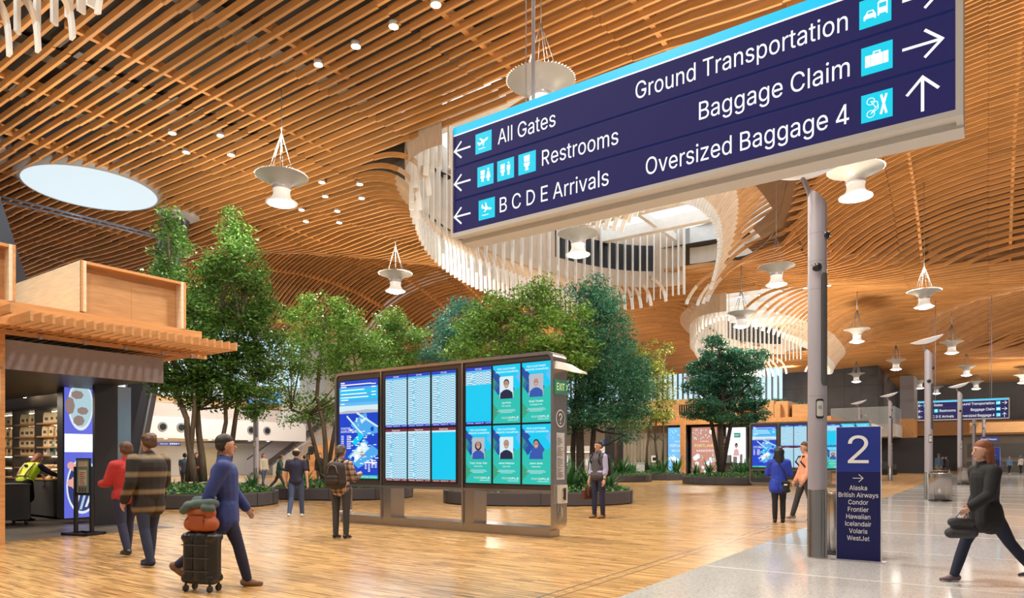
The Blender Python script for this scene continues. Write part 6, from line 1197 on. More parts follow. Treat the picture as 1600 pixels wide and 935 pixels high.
ferns(*cE, spots(1.6, 1.7, 6, 1.2, 1.8), 'spiky plant under the wispy tree', 'plants under the wispy tree')
cF = planter('wide dark planter under the layered tree by the second flight board', 1146, 39.8, 2.85, 2.6, lab2='ground cover in the planter under the layered tree', cover=2600)
ferns(*cF, spots(2.7, 2.4, 13, 1.0, 1.6), 'strap leaf plant under the layered tree', 'plants under the layered tree')
# trees, measured in the photograph at their own distance
tree('tall narrow tree reaching up inside the slanted column, at the coffee shop', 21.3, [[(303,768),(300,720),(293,680),(292,655),(278,620),(272,540),(266,470),(264,430)], [(293,668),(304,640),(300,560)]],
     [(263,340,14,20),(268,385,24,32),(262,440,28,42),(285,470,34,48),(262,510,32,44),(292,550,44,48),(255,575,26,40),(285,610,44,34),(300,520,36,46)], L_ficus, 19000, seed=1, mixm=L_dark)
tree('tallest tree of the hall, its pointed top touching the slats', 21.9, [[(318,768),(316,715),(311,680),(308,640),(322,560),(345,470),(362,430),(366,385)], [(340,768),(343,710),(353,660),(352,620),(368,540),(385,460)], [(354,655),(372,625),(395,590)]],
     [(366,330,11,22),(372,372,22,32),(356,400,24,36),(388,420,26,44),(345,455,40,48),(395,480,36,46),(360,520,50,46),(410,520,26,50),(330,560,42,44),(385,575,48,46),(345,610,52,30),(400,620,34,34),(425,560,14,36),(325,430,24,36)], L_ficus, 27000, seed=2, mixm=L_dark)
tree('bushy tree between tall left trees and flight board', 25.6, [[(506,772),(509,720),(508,690),(505,660),(495,620),(500,560),(510,500)], [(507,680),(480,650),(455,640)], [(508,675),(530,630),(560,590)]],
     [(505,478,34,20),(540,488,26,22),(480,505,34,26),(520,520,44,32),(455,540,24,26),(560,530,34,34),(495,560,46,36),(545,575,46,38),(450,590,26,28),(590,590,28,34),(480,630,40,20),(460,655,24,12),(505,655,22,14),(575,545,26,26),(600,560,20,30)], L_ficus2, 17000, seed=3, mixm=L_ficus)
tree('slim tree with a pale tip rising behind the left end of the board', 29.0, [[(597,760),(598,700),(600,640),(606,570),(615,510)]],
     [(617,486,9,10),(605,505,20,18),(630,512,22,18),(595,540,30,26),(632,548,32,28),(655,528,15,14),(668,522,9,8),(600,585,34,26),(640,585,24,18)], L_ficus, 9000, seed=4, mixm=L_ficus2)
tree('broad bright green tree above the middle of the flight board', 22.6, [[(846,770),(845,700),(842,620),(835,550),(830,490)], [(780,770),(782,700),(775,600),(765,540)]],
     [(850,448,14,12),(825,468,34,20),(775,480,36,24),(862,480,30,24),(742,510,30,28),(800,512,50,30),(858,520,40,34),(900,505,26,26),(720,548,30,22),(770,550,44,24),(830,560,50,28),(885,570,34,32),(905,540,26,30)], L_ficus2, 20000, seed=5, mixm=L_ficus)
tree('teal tree peeking out left of the bright green one, over the board', 27.5, [[(722,765),(722,700),(720,600),(718,520)]],
     [(722,478,18,10),(706,492,20,14),(735,488,16,12),(700,520,28,22),(728,525,28,24),(690,550,24,20),(715,560,30,18),(672,558,14,12)], L_teal, 9000, seed=6, L_=.12, W_=.05, kind='conifer_tree', mixm=L_con)
tree('large dark conifer to the right of the flight board, behind the vest man', 24.2, [[(907,786),(907,730),(906,660),(908,590),(918,520),(928,460)], [(925,778),(926,700),(930,640)], [(893,778),(895,710),(898,650)]],
     [(932,442,12,12),(922,462,28,16),(950,470,24,18),(905,458,20,10),(935,495,42,22),(962,505,24,22),(915,525,36,22),(958,535,32,26),(930,565,50,30),(985,575,26,26),(910,600,40,30),(965,605,46,32),(1000,610,16,28),(890,630,26,26),(940,645,46,22),(985,650,30,18),(900,665,28,10),(975,680,18,10)], L_con, 26000, seed=7, L_=.15, W_=.045, kind='conifer_tree', droop=.35, r0=.17, bark=M_bark2, cl=.46, mixm=L_teal)
tree('slender conifer just right of the big dark one, before the plank wall', 43.5, [[(963,745),(963,690),(965,640),(972,600)]],
     [(975,545,16,14),(985,565,24,18),(968,590,30,20),(990,610,30,22),(960,640,28,18),(985,655,26,16),(1005,590,14,20)], L_con, 9000, seed=8, L_=.2, W_=.07, kind='conifer_tree', cl=.6, mixm=L_ficus2)
tree('wispy olive tree with thin stems before the plank wall', 47.6, [[(1010,742),(1011,700),(1018,650),(1010,570),(1004,535)], [(1035,742),(1037,690),(1035,620),(1040,540)], [(1028,742),(1024,690),(1027,610),(1024,560)]],
     [(1004,540,7,14),(1020,550,12,18),(1012,575,16,18),(1042,552,7,18),(1032,585,18,20),(1015,605,22,16),(1040,615,18,20),(1025,640,26,18),(1045,655,16,12),(1003,660,12,12)], L_wisp, 5200, seed=9, L_=.22, W_=.09, cl=.6, sub=12, r0=.10)
tree('layered tree with flat leaf pads beside the second flight board', 39.8, [[(1128,752),(1128,700),(1126,660),(1130,620),(1126,580),(1124,545)], [(1127,655),(1150,620),(1170,600)], [(1127,650),(1105,625),(1090,610)]],
     [(1116,536,18,6),(1150,556,20,6),(1184,552,14,7),(1100,556,12,5),(1130,552,26,7),(1095,575,26,7),(1140,572,34,8),(1172,570,20,7),(1110,592,30,8),(1155,592,28,7),(1083,605,16,6),(1125,612,34,8),(1170,612,22,8),(1100,632,26,6),(1145,632,34,9),(1185,634,16,7),(1085,648,15,5),(1120,652,26,6),(1160,655,24,7),(1190,650,10,5)], L_con, 30000, seed=10, L_=.20, W_=.07, kind='layered_tree', cl=.40, sub=34, flat=.8, dd=1.6, gx=1.2, gz=1.9, r0=.16, bark=M_bark2, mixm=L_teal)
for i, (px, py, rx, ry) in enumerate(((1215,634,17,13),(1240,640,22,13))):
    p = P(px, 652, 49.5); tree(('leafy shrub' if i else 'smaller leafy shrub')+' growing on the roof of the far timber kiosk', 49.5+i*.8, [[(px,656),(px,645)]], [(px,py,rx*.6,ry*.5),(px-rx*.4,py+4,rx*.5,ry*.6),(px+rx*.4,py+3,rx*.5,ry*.6)], L_con, 3600, seed=20+i, L_=.24, W_=.1, cl=.6, kind='roof_shrub', cat='shrub', r0=.05, mixm=L_teal)
# ================================================================ far surroundings
M_fasc = mat('balcony_white', (.80, .79, .77), .45); M_wallw = mat('wall_white', (.74, .73, .70), .6); M_beige = mat('wall_beige', (.62, .56, .45), .6)
E_day = emis('window_daylight', (.62, .86, 1.0), 1.1); E_ceil = emis('strip_light', (1, .97, .9), 3.0)
def wall(name, a, m, lab):
    mb = MB(); mb.box(*a); return struct(mb.build(name, m), lab)
wall('wall_left', (-62.3, -8, 0, -62, 112, 15), M_wallw, 'pale wall closing the hall at the left')
wall('wall_back', (-62, 101, 0, 34, 101.3, 12.5), mat('metal_cladding', (.20, .20, .225), .5, noise=.1, nscale=1.5, stretch=(9, 1, .1)), 'far grey clad end wall of the hall')
wall('wall_back_2', (-62, 76, 0, -20.5, 76.3, 7.2), M_beige, 'beige end wall behind the trees')
# upper window band behind the trees (blue daylight, vertical mullions)
mb = MB(); mb.box(-60, 75.9, 7.2, -18, 76.0, 13.5); struct(mb.build('window_1', E_day), 'wide window band with pale blue daylight')
mb = MB(); x = -60
while x < -18: mb.box(x, 75.7, 7.2, x+.16, 75.9, 13.5); x += .62
mb.box(-60, 75.6, 7.0, -18, 75.95, 7.3); struct(mb.build('trim_5', mat('mullion_grey', (.16, .24, .28), .5)), 'close vertical mullions of the window band')
# white gallery at the left with glass rail, running along y
GX = -47.0
t = thing('gallery', 'white gallery edge with round nozzles and glass rail at the far left', 'gallery', (GX, 30, 2.9))
def GB(mb, n, m, lab=None):
    mb.v = [(v[0]-GX, v[1]-30, v[2]-2.9) for v in mb.v]; o = mb.build(n, m, t)
    if lab: o['label'] = lab
    return o
mb = MB(); mb.box(-62, 12, 2.9, GX-.3, 31.5, 3.2); mb.box(GX-.3, 12, 2.9, GX, 37.0, 4.4); GB(mb, 'fascia', M_fasc)
mb = MB(); mb.box(GX-.12, 12, 4.42, GX-.08, 36.6, 5.35); GB(mb, 'glass_rail', M_glass)
mb = MB(); mb.tube([(GX-.1, 12, 5.4), (GX-.1, 36.6, 5.4)], .035, 6); GB(mb, 'handrail', M_steel)
for px in (254, 283, 392, 417):
    y, Y = on_x(px, GX); 
    mb = MB(); mb.tube([(GX-.02, y, 3.68), (GX+.06, y, 3.68)], .33, 24); GB(mb, 'air_nozzle', mat('nozzle_grey', (.32, .34, .36), .4, .4))
    mb = MB(); mb.tube([(GX+.05, y, 3.68), (GX+.10, y, 3.68)], .22, 20); GB(mb, 'nozzle_core', M_black)
mb = MB(); 
for i in range(14): mb.tube([(GX-1.5, 14+i*1.7, 2.9), (GX-1.5, 14+i*1.7, 2.87)], .12, 10)
GB(mb, 'soffit_fill', E_ceil)  # glowing discs added under the gallery for a brighter interior
wall('wall_gallery', (-53.3, 10, 4.4, -53, 44, 13), mat('gallery_wall', (.60, .66, .72), .6), 'pale cool wall above the gallery')
mb = MB(); mb.box(-52.99, 18, 8.0, -52.95, 41, 12.2); struct(mb.build('window_2', E_day), 'bright windows high above the gallery')
mb = MB(); y = 18
while y < 41: mb.box(-52.95, y, 8.0, -52.8, y+.18, 12.2); y += 1.3
mb.box(-52.95, 18, 10.0, -52.8, 41, 10.15); struct(mb.build('trim_6', M_white), 'white bars of the high gallery windows')
wall('wall_wood', (-52.9, 26, 4.4, -52.0, 38, 6.3), M_ply, 'timber front behind the gallery rail')
wall('wall_interior', (-58, 10, 0, -57.7, 44, 2.9), mat('lit_wall', (.85, .84, .80), .5), 'white wall under the gallery')
wall('wall_plywood', (-57.7, 33.6, 0, -57.6, 36.2, 2.5), mat('pale_ply', (.70, .60, .38), .5), 'pale plywood panel under the gallery')
for y0, y1 in ((16, 18.5), (20, 22.4), (27.2, 28.8)):
    mb = MB(); mb.box(-57.7, y0, .2, -57.6, y1, 2.6); struct(mb.build('window_3', E_day), 'lit glazing under the gallery')
wall('wall_stair', (-53, 44, 0, -50, 46, 13), M_beige, 'beige pier beyond the stairs')
wall('wall_stair_2', (-52.9, 38.0, 0, -49.6, 44, 6.4), M_beige, 'beige wall behind the stairs')
# tv screens over the gallery
for px0, px1, lab in ((386, 418, 'left one of two blue screens above the gallery rail'), (420.5, 440.5, 'right one of two blue screens above the gallery rail')):
    ya, Ya = on_x(px0, -51.4); yb, Yb = on_x(px1, -51.4); z0, z1 = zat(632, Yb), zat(613, Yb)
    t = thing('display_screen', lab, 'screen', (-51.4, (ya+yb)/2, z0)); w = (yb-ya)/2
    mb = MB(); mb.box(-.1, -w, -.08, 0, w, z1-z0+.08); mb.build('case', M_black, t)
    mb = MB(); mb.box(0, -w+.06, 0, .01, w-.06, z1-z0); mb.build('picture', emis('tv_blue', (.10, .32, .80), 1.0), t)
    mb = MB()
    for a, b, r in ((-.3, .6, .3), (.35, .4, .25), (.1, .9, .14)): ell(mb, w*a*1.6, (z1-z0)*b, w*r*1.3, (z1-z0)*r*.9, .012, 0, 12)
    mb.build('picture_shapes', emis('tv_pale', (.3, .7, .85), 1.0), t)
# hanging signs at the left
x, Y = on_x(205, -44)[0], on_x(205, -44)[1]
t = thing('arrow_sign', 'navy vertical sign with right and up arrows, half hidden by the dark pier', 'sign', P(210, 660, 40))
mb = MB(); s = 40/F; mb.box(-.5, -.03, 0, .28, .03, 42*s); o = mb.build('panel', mat('sign_navy_flat', (.02, .025, .10), .4, emit=(.01,.015,.08), es=.8), t); t.rotation_euler = (0, 0, math.atan2(SA, CA))
mb = MB(); arrow(mb, .08, 35*s, .17, 'R', -.04, .16); arrow(mb, .08, 25*s, .17, 'U', -.04, .16); mb.build('arrow', E_white, t)
mb = MB(); mb.box(-.5, -.035, 32*s, -.18, -.03, 38*s); mb.box(-.5, -.035, 22*s, -.18, -.03, 28*s); mb.box(-.5, -.035, 40*s, .28, -.03, 42*s); mb.build('cyan_mark', E_icon, t)
t = thing('restaurant_sign', 'black food hall board with cream capitals ending in ION', 'sign', P(220, 621, 42), math.atan2(SA, CA)); s = 42/F
mb = MB(); mb.box(-24*s, 0, 0, 16*s, .06, 24*s); mb.build('board', M_dark, t)
mb = MB(); letters(mb, 'ION', -10*s, 8*s, 13*s, 5.6*s, -.01); letters(mb, 'LL', -11*s, -6*s, 5*s, 4.2*s, -.01); mb.build('lettering', emis('cream_text', (.9, .82, .62), 1.1), t)
t = thing('restroom_sign', 'long low navy hanging sign with small pictograms and an arrow', 'sign', P(259, 697, 52), math.atan2(SA, CA)); s = 52/F
mb = MB(); mb.box(-23*s, -.03, 0, 23*s, .03, 6.5*s); mb.build('panel', mat('sign_navy_flat', (0,0,0)), t)
mb = MB(); letters(mb, 'Restrooms', -8*s, 4*s, 2.2*s, 2*s, -.04)
for i in range(4): mb.box((7+3*i)*s, -.04, 2*s, (8.8+3*i)*s, -.035, 4.2*s)
arrow(mb, 20*s, 3.2*s, 1.8*s, 'R', -.04, .25); mb.build('lettering', E_white, t)
# stairs / escalator with grey balustrades
t = thing('escalator', 'escalator with grey balustrade climbing to the gallery', 'escalator', (-49, 33, 0))
p0, p1 = P(386, 745, 54), P(505, 655, 60)
base = Vector((-49, 33, 0)); mb = MB()
def slab(mb, a, b, lo, hi, th=.12):
    n = Vector((CA, SA, 0)).cross(Vector((0,0,1)))*th; vs = []
    for p in (a, b):
        for dz in (lo, hi):
            q = p-base; vs += [q+Vector((0,0,dz)), q+n+Vector((0,0,dz))]
    mb.add(vs, [(0,4,6,2), (1,3,7,5), (0,2,3,1), (4,5,7,6), (2,6,7,3), (0,1,5,4)])
slab(mb, p0, p1, 0, 1.25); mb.build('balustrade', mat('balustrade_grey', (.30, .30, .34), .4, .3), t)
mb = MB(); off = Vector((-.6, 1.5, 0)); slab(mb, p0+off, p1+off, .1, 1.35); mb.build('balustrade', MATS['balustrade_grey'], t)
mb = MB()
for d in (Vector((0,0,0)), off): mb.tube([p0-base+d+Vector((0,0,1.34)), p1-base+d+Vector((0,0,1.34))], .05, 6)
mb.build('handrail', M_black, t)
mb = MB(); n_ = 22
for i in range(n_):
    a = p0.lerp(p1, i/n_)-base; b = p0.lerp(p1, (i+1)/n_)-base
    mb.add([a, b, b+off, a+off, a+Vector((0,0,.28)), b+Vector((0,0,.28)), b+off+Vector((0,0,.28)), a+off+Vector((0,0,.28))], [(4,5,6,7), (0,1,5,4), (3,7,6,2), (0,4,7,3), (1,2,6,5)])
mb.build('steps', M_grey, t)
t = thing('seating_steps', 'broad timber seating steps behind the navy T-shirt man', 'seating steps', P(500, 745, 50), math.atan2(SA, CA)); t.location.z = 0
mb = MB()
for i in range(9): mb.box(-3.6+.42*i, 1.0+i*.7, 0 if i == 0 else i*.42-.05, 5.0, 1.7+i*.7+(.0 if i < 8 else 1), .42*(i+1))
mb.build('timber_steps', M_glulam, t)
mb = MB()
for i in range(8): mb.box(-3.5+.42*i, 1.0+i*.7, .42*(i+1), -3.44+.42*i, 1.05+i*.7, .42*(i+1)+.9)
mb.tube([(-3.47, 1.02, 1.3), (-.5, 5.95, 4.25)], .03, 6); mb.build('rail', M_alu, t)
mb = MB(); mb.box(1.0, .3, .70, 3.8, 1.0, .78); mb.box(1.2, .4, 0, 1.3, .9, .7); mb.box(3.5, .4, 0, 3.6, .9, .7); mb.build('counter', M_char, t)
# far beige shopfront with number 4 sign (behind the vest man)
t = thing('gate_sign', 'small blue square sign with a white 4 above the vest man', 'sign', P(947.5, 697, 60), math.atan2(SA, CA)); s = 60/F
mb = MB(); mb.box(-4.8*s, -.05, 0, 4.8*s, .05, 10*s); mb.build('panel', emis('gate_blue', (.02, .08, .38), .9), t)
mb = MB(); letters(mb, '4', -2.2*s, 2.2*s, 2.2*s, 5.6*s, -.06); mb.build('lettering', E_white, t)
t = thing('shopfront', 'bright far shopfront with pale canopy behind the vest man', 'shopfront', P(925, 742, 70), math.atan2(SA, CA)); t.location.z = 0; s = 70/F
mb = MB(); mb.box(-60*s, .2, 0, 50*s, .5, 30*s); mb.build('interior', mat('shop_pale', (.70, .68, .62), .6), t)
mb = MB(); mb.box(-60*s, -1.5, 33*s, 50*s, .5, 42*s); mb.build('canopy', M_white, t)
mb = MB(); mb.box(-60*s, -1.2, 32*s, 50*s, -.9, 33*s); mb.build('canopy_light', E_ceil, t)
r = random.Random(9)
for i in range(9): mb = MB(); x = (-55+i*11.5)*s; mb.box(x, .1, .8, x+6*s, .2, r.uniform(1.4, 2.4)); mb.build('display_panel', emis('shop_panel_%d' % (i % 3), [(.5,.75,.95), (.9,.85,.75), (.12,.2,.45)][i % 3], .9), t)
# ---- far timber kiosk with light boxes
FY = 48.8
def fx(px, y=FY): return on_y(px, y)[0]
def fz_(px, py, y=FY): return zat(py, on_y(px, y)[1])
t = thing('timber_kiosk', 'far timber topped kiosk with dark grilles behind the layered tree', 'kiosk', (-16, FY, 0))
def TB(mb, n, m, lab=None):
    mb.v = [(v[0]+16, v[1]-FY, v[2]) for v in mb.v]; o = mb.build(n, m, t)
    if lab: o['label'] = lab
    return o
mb = MB(); mb.box(-24, FY-.6, 3.95, -8.4, FY+5, 4.25); TB(mb, 'roof_beam', M_glulam)
mb = MB(); mb.box(-25.5, FY+.2, 4.25, -14.5, FY+5, 5.9); mb.box(-13.6, FY+.0, 4.25, -11.2, FY+5, 5.4); mb.box(-11.0, FY+.3, 4.25, -9.8, FY+5, 5.15); TB(mb, 'upper_box', M_ply)
for a, b in ((1021, 1034), (1060, 1089)):
    mb = MB(); x0, x1 = fx(a), fx(b); mb.box(x0, FY+.17, 4.75, x1, FY+.21, 5.5); TB(mb, 'grille', M_black)
    mb = MB(); n = int((x1-x0)/.18)
    for i in range(n): mb.box(x0+.1+i*.18, FY+.15, 4.78, x0+.14+i*.18, FY+.17, 5.47)
    TB(mb, 'grille_bars', M_ply)
mb = MB()
for a, b, z in ((1182,1191,.9),(1191,1201,.75),(1201,1212,1.2),(1212,1222,.95)): mb.box(fx(a), FY-.4, 4.25, fx(b)-.03, FY+.2, 4.25+z)
TB(mb, 'stacked_block', M_ply)
mb = MB(); mb.box(fx(1073.5), FY-1.4, 0, fx(1080.5), FY-1.15, 4.6); TB(mb, 'post', M_glulam)
mb = MB(); mb.box(-25.5, FY+.8, 0, -9.0, FY+1.0, 4.0); TB(mb, 'dark_wall', M_dark)
mb = MB(); x = fx(974)
while x < fx(1040): mb.box(x, FY-.02, 0, x+.27, FY+.02+.03*(int(x*7) % 2), 3.95); x += .29
TB(mb, 'weathered_planks', mat('weathered_plank', (.26, .23, .17), .75, var=.2, noise=.2, nscale=3, stretch=(6, 6, .4)))
def lbox(lab, a, b, y0, y1, E, extra):
    t = thing('light_box', lab, 'light box', (fx(a), FY-.12, 0)); x0 = fx(a); w = fx(b)-x0; zt = fz_(a, y0); zb = fz_(a, y1)
    mb = MB(); mb.box(-.1, 0, zb-.1, w+.1, .3, zt+.1); mb.build('box', M_char, t)
    mb = MB(); mb.box(0, -.02, zb, w, 0, zt); mb.build('backlit_print', E, t); extra(t, w, zb, zt); return t
def port(cols):
    def f(t, w, zb, zt):
        h = zt-zb; mb = MB(); r = random.Random(len(cols)+int(w*10))
        for s, u, v, c in (('HELLO', .18, .84, .03), ('PORTLAND', .10, .58, .05), ('PORTLAND', .10, .58, .05)): pass
        letters(mb, 'PORTLAND', w*.12, w*.92, zb+h*.60, h*.055, -.03, 0); letters(mb, 'MAKERS' if cols[0] else 'WELCOME', w*.2, w*.88, zb+h*.50, h*.045, -.03, 1); letters(mb, 'LOCAL', w*.35, w*.7, zb+h*.70, h*.03, -.03, 1)
        mb.build('lettering', [emis('print_yellow', (.95, .85, .35), 1.2) if cols[0] else E_white, E_white], t)
        mb = MB()
        for i in range(70): x, z = r.uniform(.04, .96)*w, zb+h*(r.uniform(.76, .96) if r.random() < .4 else r.uniform(.03, .46)); disc2(mb, x, z, r.uniform(.02, .07), -.025, 0, 5)
        for i in range(9): x, z = r.uniform(.12, .88)*w, zb+h*r.uniform(.06, .42); disc2(mb, x, z, r.uniform(.1, .2), -.024, 1, 7)
        mb.build('print_shapes', [emis('print_cyan', (.45, .85, .95), 1.1), emis('print_white', (.9, .93, .95), 1.1)], t)
    return f
lbox('backlit blue poster left of the far timber post', 1045, 1072, 669, 744, emis('box_blue', (.18, .52, .90), 1.15), port([0]))
lbox('backlit rust coloured poster right of the far timber post', 1082, 1121, 669, 744, emis('box_rust', (.66, .30, .22), 1.0), port([1, 2]))
def portrait_box(t, w, zb, zt):
    h = zt-zb; mb = MB(); cx = w*.52; ring2(mb, cx, zb+h*.48, w*.36, .03, -.025, 2); disc2(mb, cx, zb+h*.62, h*.055, -.03, 0, 12, w*.08); disc2(mb, cx, zb+h*.60, h*.035, -.033, 1, 12, w*.055)
    mb.add([(cx+u*w, -.03, zb+h*v) for u, v in ((-.16,.40),(-.12,.52),(0,.56),(.12,.52),(.16,.40))], [(0,1,2,3,4)], 2); mb.build('figure_print', [SCR[15], SCR[14], emis('print_pink', (.80,.45,.42), 1)], t)
lbox('glaring white backlit panel with a small figure, behind the far bar', 1136, 1166, 669, 742, emis('box_white', (.95, .96, 1), 1.5), portrait_box)
t = thing('bottle_shelf', 'narrow amber lit shelf between the far light boxes', 'shelf', (fx(1124), FY, 0))
mb = MB(); 
for i in range(6): mb.box(.1, .1, .9+i*.42, 1.2, .6, .94+i*.42)
mb.build('shelf_board', M_ply, t)
mb = MB(); r = random.Random(2)
for i in range(5):
    for j in range(4): mb.box(.2+j*.24, .2, .94+i*.42, .34+j*.24, .35, 1.15+i*.42+r.uniform(0,.06))
mb.build('packet', M_kraft, t)
t = thing('globe_lamp', 'round glowing globe lamp beside the trunk of the layered tree', 'lamp', (fx(1119), FY-1.0, fz_(1119, 676)))
mb = MB(); mb.lathe([(.0001, -.14), (.10, -.10), (.14, 0), (.10, .10), (.0001, .14)], 16); mb.build('globe', emis('globe_amber', (1, .78, .45), 14), t)
mb = MB(); mb.tube([(0, 0, .13), (0, 0, .8)], .015, 5); mb.build('rod', M_black, t)
t = thing('exit_sign', 'small green exit sign left of the second flight board', 'sign', (fx(1167), FY-3, fz_(1167, 686)))
mb = MB(); mb.box(0, 0, 0, .42, .06, .32); mb.build('panel', emis('exit_green_light', (.03, .35, .25), .9), t)
mb = MB(); letters(mb, 'EXIT', .05, .37, .1, .12, -.01); mb.build('lettering', E_white, t)
t = thing('bar_counter', 'dark bar counter with machines in front of the white panel', 'counter', (fx(1145), FY-3.5, 0))
mb = MB(); mb.box(0, 0, 0, 2.0, .8, 1.12); mb.build('body', M_char, t)
mb = MB(); mb.box(-.1, -.1, 1.12, 2.1, .9, 1.17); mb.build('top', M_black, t)
mb = MB(); mb.box(.2, .2, 1.17, .8, .6, 1.7); mb.cyl((1.1, .4), .12, 1.17, 1.6); mb.cyl((1.5, .4), .08, 1.17, 1.75); mb.build('coffee_machine', M_grey, t)
p = P(985, 740, 47.5); t = thing('white_counter', 'low plain white counter behind the spiky plants', 'counter', (p.x, p.y, 0), math.atan2(SA, CA)); 
mb = MB(); mb.box(-1.0, 0, .05, 1.0, .7, 1.15); mb.build('body', M_white, t)
mb = MB(); mb.box(-1.04, -.04, 1.15, 1.04, .74, 1.2); mb.build('top', M_offw, t)
p = P(1022.5, 722, 50.5); t = thing('notice_board', 'small white square notice with a black picture on the plank wall', 'notice', (fx(1018), FY-.06, fz_(1018, 723)))
mb = MB(); mb.box(0, 0, 0, .5, .04, .52); mb.build('sheet', M_white, t)
mb = MB(); mb.box(.12, -.01, .14, .38, 0, .38); mb.build('picture', M_black, t)
# ---- dark panelled building at the right
BX, BY = W2((1372-800)/F*71, 71)
M_conc = mat('dark_stone_panel', (.075, .075, .085), .55, noise=.12, nscale=1.2)
wall('wall_dark', (-34, BY, 0, BX, BY+.3, 13), M_conc, 'dark stone panelled wall under the second roof opening')
wall('wall_dark_2', (BX-.3, BY+.3, 0, BX, BY+16, 13), mat('side_panel_grey', (.14, .14, .155), .5, noise=.08, nscale=1.2), 'side of the dark building, in a lighter grey')
mb = MB()
for z in (4.6, 6.9, 9.2): mb.box(-34, BY-.012, z, BX, BY, z+.04)
x = BX-1.6
while x > -34: mb.box(x, BY-.012, 2, x+.03, BY, 13); x -= 1.62
struct(mb.build('trim_7', M_black), 'joints of the dark stone panels')
t = thing('balcony', 'second floor balcony with glass rail jutting from the dark building', 'balcony', (BX, BY-6, 3.8))
mb = MB(); mb.box(-3.6, 0, -.2, 2.2, 5.9, 1.0); mb.build('slab', mat('balcony_grey', (.50, .48, .47), .5), t)
mb = MB(); mb.box(-3.5, .05, 1.0, 2.1, .1, 2.7); mb.box(2.05, .05, 1.0, 2.1, 5.8, 2.7); mb.build('glass_rail', M_glass, t)
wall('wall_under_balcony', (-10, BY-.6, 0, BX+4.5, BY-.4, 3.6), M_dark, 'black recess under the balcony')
x0, Y0 = on_y(1406, BY+1); x1, Y1 = on_y(1428, BY+1)
wall('wall_wood_pier', (x0, BY+1, 0, x1, BY+5, zat(655, Y0)), M_glulam, 'warm timber pier beside the balcony')
wall('wall_grey_pier', (x0, BY+1, zat(655, Y0), x1, BY+5, zat(588, Y0)), mat('pier_grey', (.22, .215, .24), .5), 'grey pier above the timber')
xa, Ya = on_y(1430, 99)
wall('wall_wood_band', (xa-12, 99, zat(682, 86), 34, 99.4, zat(661, 86)), M_glulam, 'timber band along the far wall')
wall('wall_beige_far', (xa+5, 99.5, 0, 34, 99.8, zat(682, 86)), mat('far_beige', (.34, .30, .24), .6), 'beige lower wall at the far right')
wall('wall_dark_far', (xa-12, 99.5, 0, xa+5, 99.8, zat(682, 86)), M_char, 'dark recess in the far wall')
wall('wall_wood_beam', (W2((1515-800)/F*62, 62)[0], W2((1515-800)/F*62, 62)[1], zat(677, 62), 30, W2((1515-800)/F*62, 62)[1]+.4, zat(661, 62)), M_ply, 'bright timber beam at the far right')
t = thing('check_in_desk', 'grey check in desks under the far timber beam', 'counter', P(1580, 728, 74), 0); t.location.z = 0
mb = MB(); mb.box(-4, 0, 0, 6, 1, 1.2); mb.box(-4, 1.2, 1.6, 6, 1.3, 3.2); mb.build('desk', mat('desk_grey', (.10, .10, .09), .5), t)
mb = MB(); mb.box(-4.05, -.05, 1.2, 6.05, 1.05, 1.26); mb.build('top', M_alu, t)
t = thing('hall_sign', 'little dark hanging sign above the number 3 pylon', 'sign', P(1545, 691, 60), math.atan2(SA, CA)); s = 60/F
mb = MB(); mb.box(-15*s, -.04, 0, 15*s, .04, 8.5*s); mb.build('panel', MATS['sign_navy_flat'], t)
mb = MB(); letters(mb, 'Ground Transport', -13*s, 12*s, 3*s, 2.8*s, -.05); mb.build('lettering', M_paint, t)
t = thing('equipment_pile', 'low black equipment', 'equipment', P(1375, 742, 62), .5)
t['label'] = 'low black equipment pile on the wood floor under the balcony'; t.location.z = 0
mb = MB(); mb.prism([(-1.6,-.5),(1.2,-.6),(1.5,.4),(-1.2,.6)], 0, .5); mb.build('case', M_black, t)
mb = MB(); mb.prism([(-.6,-.4),(.5,-.4),(.4,.3),(-.4,.3)], .5, 1.2); mb.cyl((1.1, 0), .28, .5, .95); mb.build('bundle', M_char, t)
# ================================================================ people
def cap_mesh(bm_v, bm_f, a, b, ra, rb, n=14, sx=1.0, side=None):
    """tapered round ended limb from a to b; sx widens it along side"""
    a, b = Vector(a), Vector(b); d = (b-a); L_ = d.length; d = d.normalized() if L_ > 1e-6 else Vector((0,0,1))
    u = d.cross(Vector((0,1,0)) if abs(d.y) < .9 else Vector((1,0,0))).normalized(); v = d.cross(u).normalized()
    if side is not None:
        side = Vector(side); u = (side-d*side.dot(d)).normalized(); v = d.cross(u).normalized()
    o = len(bm_v); rings = []
    for k in range(1, 5): t = PI/2*k/4; rings.append((a-d*ra*math.cos(t), ra*math.sin(t)))
    for k in range(4): t = PI/2*k/4; rings.append((b+d*rb*math.sin(t), rb*math.cos(t)))
    bm_v.append(a-d*ra)
    for c, r in rings:
        for j in range(n): t = 2*PI*j/n; bm_v.append(c+u*math.cos(t)*r*sx+v*math.sin(t)*r)
    bm_v.append(b+d*rb); m = len(rings)
    for j in range(n): bm_f.append((o, o+1+(j+1)%n, o+1+j))
    for i in range(m-1):
        for j in range(n): bm_f.append((o+1+i*n+j, o+1+i*n+(j+1)%n, o+1+(i+1)*n+(j+1)%n, o+1+(i+1)*n+j))
    e = o+1+m*n
    for j in range(n): bm_f.append((e, e-n+j, e-n+(j+1)%n))
